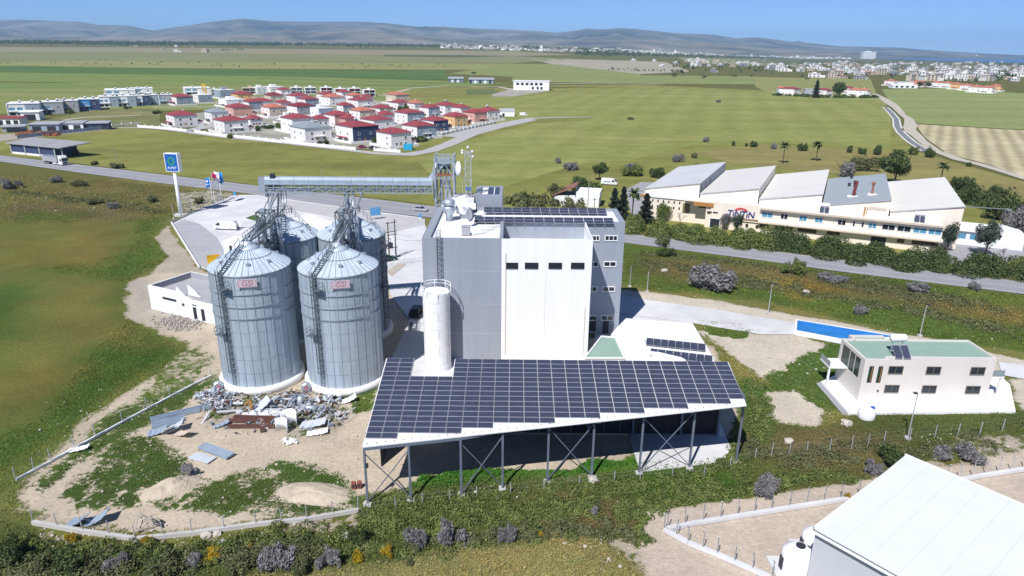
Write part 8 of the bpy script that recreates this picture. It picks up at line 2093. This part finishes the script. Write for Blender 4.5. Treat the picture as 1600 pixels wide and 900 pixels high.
groundcover(24000, YARD, .8, .3, .09, COV1, 'yard_weeds', 'green weeds in patches on the sandy yard', 3, lo=.25)
groundcover(12000, [(640, 765), (720, 755), (850, 748), (990, 735), (990, 715), (880, 722), (760, 732), (640, 750)], .4, .75, .11, COV3, 'lush_weeds', 'lush bright weeds along the foot of the canopy', 4, lo=.5)
groundcover(16000, [(1090, 500), (1330, 520), (1340, 560), (1330, 650), (1160, 660), (1140, 600)], .8, .3, .10, COV1, 'house_weeds', 'weeds on the sand between canopy and house', 5, lo=.3)
groundcover(24000, [(968, 380), (1300, 423), (1700, 475), (1700, 560), (1400, 518), (1200, 472), (968, 446)], 1.2, .4, .12, COV1, 'verge_weeds', 'grass and weeds between the main road and the path', 6); groundcover(9000, [(968, 390), (1300, 430), (1700, 480), (1700, 530), (1400, 500), (1200, 460), (968, 435)], 2.2, .6, .12, COV2, 'verge_scrub', 'brown scrub between the main road and the path', 7)
groundcover(16000, [(-60, 262), (270, 292), (330, 300), (300, 330), (250, 345), (0, 350), (-60, 350)], 1.6, .4, .15, COV2, 'rough_grass', 'rough brown grass along the road at left', 8, lo=.4)
groundcover(26000, [(283, 545), (262, 572), (140, 645), (0, 770), (-60, 800), (-60, 700), (60, 655), (150, 542), (200, 497)], .7, .22, .09, COV1, 'field_margin', 'bright green growth along the edge of the left field', 9, lo=.6)
groundcover(9000, [(60, 420), (200, 395), (215, 345), (265, 335), (240, 372), (264, 400), (203, 440), (130, 432)], .8, .25, .12, COV1, 'field_margin', 'bright green growth at the field corner by the sign', 10, lo=.6)

# ================================================================== FAR BUILDINGS, TOWN, TREES
p = GT(830, 141); t_ = thing('far_workshop', p, 'white two storey workshop alone in the far fields', 'building', rz=R(-4)); w_ = px2m(56, p); h_ = px2m(13, p)
MB().box(-w_ / 2, w_ / 2, 0, 22, 0, h_).build('wall', WHITE, t_); MB().box(-w_ / 2 - .5, w_ / 2 + .5, -.5, 22.5, h_, h_ + .6).build('roof', ROOFW, t_); MB().box(w_ / 2 + .02, w_ / 2 + .1, 1, 21, .3, h_ - .4).build('side_wall', DARKB, t_)
for k in range(6): MB().box(-w_ * .42 + k * w_ * .13, -w_ * .34 + k * w_ * .13, -.15, -.01, h_ * .58, h_ * .85).build('window', GLASS, t_)
for k in (2.9, 3.8, 4.5): MB().box(-w_ * .42 + k * w_ * .15, -w_ * .36 + k * w_ * .15, -.15, -.01, h_ * .1, h_ * .4).build('window', GLASS, t_)
for u, v, wp_, lab in ((712, 129, 22, 'cluttered pale shed left in the far farmyard'), (752, 130.5, 38, 'long grey roofed barn in the far farmyard')):
    p = GT(u, v); w_ = px2m(wp_, p); t_ = thing('far_barn', p, lab, 'barn'); MB().box(-w_ / 2, w_ / 2, 0, 12, 0, 5).build('wall', BLUEG, t_); MB().prism([(-w_ / 2 - 1, -1), (w_ / 2 + 1, -1), (w_ / 2 + 1, 13), (-w_ / 2 - 1, 13)], [5, 5, 7, 7], [5.4, 5.4, 7.4, 7.4]).build('roof', GREYS, t_)
    for k in range(5): MB().box(-w_ / 2 + w_ * k / 5 + .5, -w_ / 2 + w_ * (k + .55) / 5, -.1, -.01, .2, 4).build('bay', WHITE if k % 2 else BLACKM, t_)
FAR = [(1240, 149, 26, HWHITE, REDT, 'red roofed pink house, leftmost of the far group'), (1291, 151, 26, HWHITE, REDT, 'red roofed house with a cream garage in the far group'), (1327, 147, 18, HWHITE, REDT, 'red roofed white house right of the far trees'), (1343, 151, 20, HWHITE, SALT, 'white terrace house with salmon roof in the far group'), (1354, 151.5, 14, WHITE, SALT, 'last white house of the far group'), (1222, 147, 10, GREYR, SALT, 'small grey house left of the far group'),
       (1397, 134, 16, HWHITE, SALT, 'pink roofed house left of the far white villa'), (1440, 136, 20, PINK, SALT, 'pink house behind the far white villa'), (1470, 137, 16, HWHITE, SALT, 'salmon roofed terrace, first from left'), (1486, 138, 16, HWHITE, SALT, 'salmon roofed terrace, second from left'), (1501, 140, 16, PEACH, SALT, 'salmon roofed terrace, third from left'), (1517, 142, 16, HWHITE, SALT, 'salmon roofed terrace, fourth from left'), (1533, 145, 18, HWHITE, SALT, 'salmon roofed terrace, fifth from left'), (1549, 146, 18, HWHITE, SALT, 'salmon roofed terrace, sixth from left'), (1562, 143, 15, PEACH, SALT, 'orange end house of the salmon roofed terraces')]
for u, v, wp_, wm, rm, lab in FAR: hip_house(u, v, wp_, wm, rm, lab, group='far houses with red and salmon roofs')
p = GT(1414, 138); t_ = thing('far_villa', p, 'wide bright white villa with flat roofs in the far fields', 'house'); w_ = px2m(38, p)
MB().box(-w_ / 2, w_ / 2, 0, 12, 0, 4.5).build('wall', WHITE, t_); MB().box(-w_ * .3, w_ * .35, 2, 11, 4.5, 8.2).build('upper_floor', WHITE, t_); MB().box(-w_ * .33, w_ * .38, 1.5, 11.5, 8.2, 8.5).build('roof', ROOFW, t_)
for k in range(4): MB().box(-w_ * .4 + k * w_ * .22, -w_ * .3 + k * w_ * .22, -.1, -.01, .8, 3.4).build('window', GLASS, t_)
p = GT(1264, 151); t_ = thing('far_wall', p, 'plain grey wall panel between the far houses', 'wall'); w_ = px2m(14, p); MB().box(-w_ / 2, w_ / 2, 0, 6, 0, px2m(11, p)).build('wall', mat('far_wall_grey', (.42, .44, .47), .8), t_); MB().box(-w_ / 2 - .2, w_ / 2 + .2, -.2, 6.2, px2m(11, p), px2m(11.8, p)).build('coping', CONC, t_)
hedge_obj([tuple(GT(*q)) for q in ((1205, 149), (1235, 150), (1290, 153), (1370, 153))], 7, 4, 2500, LEAF_D, 'dark garden hedge in front of the far house group', size=.8, seed=31)
# the town on the right: single houses that can be told apart
rg = random.Random(77)
town_m = {}
def town_house_mesh(k):
    if k not in town_m:
        r2 = random.Random(k); w_, d_, h_ = r2.uniform(9, 17), r2.uniform(8, 13), r2.choice((3.6, 6.4, 6.4, 7.2, 9.5)); b = MB()
        b.box(-w_ / 2, w_ / 2, 0, d_, -2, h_); b.box(-w_ * .2, w_ * .15, d_ * .3, d_ * .6, h_, h_ + 2.0)
        if k % 3 == 0: b.box(w_ / 2, w_ / 2 + w_ * .4, 1, d_ * .8, -2, h_ * .55)
        wl_ = b.mesh('wall'); wl_.materials.append((HWHITE, WHITE, BEIGE, GREYR, BEIGE, HWHITE)[k % 6])
        b = MB(); b.box(-w_ / 2 - .4, w_ / 2 + .4, -.4, d_ + .4, h_ - .05 + (.06 if k % 3 else .06), h_ + .4); rf_ = b.mesh('roof'); rf_.materials.append((CONC, ROOFW, SALT, CONC, GREYS, CONC)[k % 6])
        b = MB()
        for q in range(int(h_ // 3)):
            for j in range(3): x = -w_ / 2 + w_ * (j + .5) / 3; b.box(x - 1.1, x + 1.1, -.12, -.01, q * 3.1 + .8, q * 3.1 + 2.5)
        wn_ = b.mesh('windows'); wn_.materials.append(GLASS); town_m[k] = (wl_, rf_, wn_)
    return town_m[k]
def town_house(u, v, label, group):
    p = GT(u, v); k = rg.randrange(12)
    if group: label = label.replace('small pale', ('large', 'small')[k % 2] + ' ' + ('cream', 'white', 'beige', 'grey', 'tan', 'off white')[k % 6] + (' salmon roofed' if k % 6 == 2 else ' grey roofed' if k % 6 == 4 else ' flat roofed'))
    t_ = thing('town_house', p, label, 'house', group, rz=R(rg.uniform(-35, 35)))
    for nm, me in zip(('wall', 'roof', 'windows'), town_house_mesh(k)):
        o = inst(nm, me, t_)
        if nm == 'windows': o['kind'] = 'stuff'
    t_.scale = (rg.uniform(.9, 1.7),) * 2 + (rg.uniform(.9, 1.35),)
TOWN = [((1200, 1340, 100, 112), 46, 'small pale house in the left part of the far town', 'far town houses, left'), ((1305, 1420, 97, 118), 75, 'small pale house in the middle of the far town', 'far town houses, middle'), ((1420, 1600, 98, 127), 135, 'small pale house in the right part of the far town', 'far town houses, right'), ((1055, 1200, 95, 105), 30, 'small pale house of the hamlet left of the far town', 'hamlet houses')]
for (a, c, d, e), n_, lab, gp in TOWN:
    for i in range(n_): town_house(rg.uniform(a, c), rg.uniform(d, e) + (0 if a < 1400 else 0), lab, gp)
for u, v, lab in ((1272, 121, 'white farm building left of the road to the far town'), (1300, 122.5, 'white farm building below the far town, second'), (1318, 123, 'white farm building below the far town, third'), (1345, 124, 'white farm building below the far town, fourth'), (1115, 113, 'white open shed in the far fields below the hamlet'), (1037, 104, 'pale shed by the far dirt bank'), (990, 95, 'pale shed in the far middle fields'), (1022, 96, 'pale green roofed shed in the far middle fields')): town_house(u, v, lab, None)
for u, v, lab in ((256, 80, 'white farm building in the far left plain, left of two'), (275, 81, 'white farm building in the far left plain, right of two'), (319, 82, 'small white shed in the far left plain'), (212, 72.5, 'white house at the foot of the far left hills, first'), (275, 73.5, 'white house at the foot of the far left hills, second'), (301, 74, 'white house at the foot of the far left hills, third'), (10, 69, 'white farm at the far left edge')): town_house(u, v, lab, None)
p = GT(1358, 92); t_ = thing('white_tower_block', p, 'large white block standing above the far town', 'building'); w_ = px2m(19, p); h_ = px2m(10.5, p); MB().box(-w_ / 2, w_ / 2, 0, w_ * .5, 0, h_).build('wall', WHITE, t_); MB().box(-w_ * .3, w_ * .1, w_ * .1, w_ * .3, h_, h_ * 1.1).build('roof_hut', WHITE, t_)
b = MB()
for q in range(8):
    for j in range(10): b.box(-w_ * .45 + j * w_ * .095, -w_ * .45 + j * w_ * .095 + w_ * .05, -.4, -.05, h_ * (.06 + .115 * q), h_ * (.12 + .115 * q))
b.build('windows', BLUEG, t_)['kind'] = 'stuff'
p = G(1526, 90.5, -11.5); t_ = thing('ship', p, 'white ship on the sea at the far right', 'ship'); w_ = px2m(19, p); MB().prism([(-w_ / 2, -w_ * .06), (w_ * .42, -w_ * .06), (w_ / 2, 0), (w_ * .42, w_ * .06), (-w_ / 2, w_ * .06)], 0, w_ * .08).build('hull', WHITE, t_); MB().box(-w_ * .4, w_ * .25, -w_ * .05, w_ * .05, w_ * .08, w_ * .17).build('decks', WHITE, t_); MB().box(-w_ * .1, w_ * .02, -w_ * .03, w_ * .03, w_ * .17, w_ * .25).build('funnel', WHITE, t_)
p = G(1595, 90, -11.5); t_ = thing('sailing_boat', p, 'tiny white sailing boat at the right edge of the sea', 'boat'); w_ = px2m(5, p); MB().prism([(-w_ / 2, -w_ * .1), (w_ / 2, -w_ * .1), (w_ * .5, w_ * .1), (-w_ / 2, w_ * .1)], 0, w_ * .15).build('hull', WHITE, t_); MB().add([(0, 0, w_ * .15), (w_ * .4, 0, w_ * .15), (0, 0, w_)], [(0, 1, 2)]).build('sail', WHITE, t_)
# distant city and woods that read as one mass
b = MB(); b2 = MB()
for i in range(800):
    u = rg.uniform(690, 1330); v0 = np.interp(u, [690, 800, 900, 1000, 1100, 1230, 1400, 1600], [74, 77.5, 80, 83, 85.5, 88.5, 92, 97]); v = v0 + rg.uniform(-2.5, 1.6)
    if u > 1230: v = v0 + rg.uniform(-.5, 1.5)
    p = GT(u, min(v, 140)) ; d = depth(p)
    if d > 7400: p = p * 0.0 + Vector((p.x * 7000 / d, p.y * 7000 / d, 0)); p.z = float(ZT(p.x, p.y))
    w_ = rg.uniform(8, 22) * (1.3 if d > 4000 else 1); h_ = rg.uniform(4, 12) * (1.3 if d > 4000 else 1) * (2 if rg.random() < .06 else 1)
    (b if i % 3 == 0 else b2).box(p.x - w_ / 2, p.x + w_ / 2, p.y, p.y + w_, p.z - 3, p.z + h_)
tag(b.build('distant_city', HWHITE), 'white buildings of the distant city along the foot of the hills', 'city', kind='stuff'); tag(b2.build('distant_city', mat('city_beige', (.40, .38, .37), .9)), 'beige buildings of the distant city along the foot of the hills', 'city', kind='stuff')
def far_wood(L, n, h, spread, label, seed, material=LEAF_D, sz=1.0):
    rng = np.random.default_rng(seed); u = rng.uniform(L[0][0], L[-1][0], n); v = np.interp(u, [q[0] for q in L], [q[1] for q in L]) + rng.normal(0, spread, n)
    P_ = np.array([tuple(GT(float(a), float(c))) for a, c in zip(u, v)]); far = P_[:, 1] > 7000; P_[far] *= (7000 / P_[far, 1])[:, None]; P_[:, 2] = ZT(P_[:, 0], P_[:, 1])
    V = []
    for q in P_:
        hh = h * rng.uniform(.5, 1.2); c = leaf_cloud(14, (hh * .9, hh * .9, hh * .75), hh * .28, int(rng.integers(1e6)), 5, .5); V.append(c + q + np.array([0, 0, hh * .3]))
    me = quads_mesh('distant_trees', np.concatenate(V)); me.materials.append(material); return tag(link('distant_trees', me), label, 'wood', kind='stuff')
far_wood([(-40, 66.5), (100, 67.5), (200, 69), (440, 70)], 1500, 15, 1.0, 'dark belt of trees at the foot of the far left hills', 1); far_wood([(440, 69.5), (700, 73), (900, 79), (1000, 83)], 1100, 13, 1.0, 'dark belt of trees before the distant city', 2); far_wood([(900, 83), (1000, 85.5), (1200, 90), (1230, 90)], 800, 11, 1.5, 'dark trees between the distant city blocks', 3)
far_wood([(1050, 100), (1200, 103), (1400, 108), (1600, 113)], 520, 6.5, 8, 'dark trees scattered through the far town', 4); far_wood([(1250, 97), (1450, 98), (1600, 101)], 260, 7, 1.5, 'dark trees along the shore of the far town', 5); far_wood([(950, 109), (1080, 113)], 50, 3.5, 1.0, 'scrub along the far dirt bank', 6); far_wood([(-30, 98), (300, 101), (700, 104)], 60, 3, 2.5, 'lone trees dotted over the far left fields', 7); far_wood([(340, 78.5), (380, 78.5)], 18, 6, .4, 'short row of dark trees in the far left plain', 8)

# ================================================================== HAZE
hb = MB().box(-27500, 27500, -450, 28800, -40, 745).build('haze', None); hb.data.materials.clear()
HM = bpy.data.materials.new('air'); HM.use_nodes = True; t = HM.node_tree; t.nodes.clear()
pv = t.nodes.new('ShaderNodeVolumePrincipled'); pv.inputs['Color'].default_value = (.43, .67, 1.0, 1); pv.inputs['Density'].default_value = 5.5e-5; pv.inputs['Anisotropy'].default_value = 0.0
om = t.nodes.new('ShaderNodeOutputMaterial'); t.links.new(pv.outputs[0], om.inputs['Volume']); hb.data.materials.append(HM); hb['kind'] = 'stuff'; hb['label'] = 'thin blue haze lying over the whole plain'; hb['category'] = 'haze'
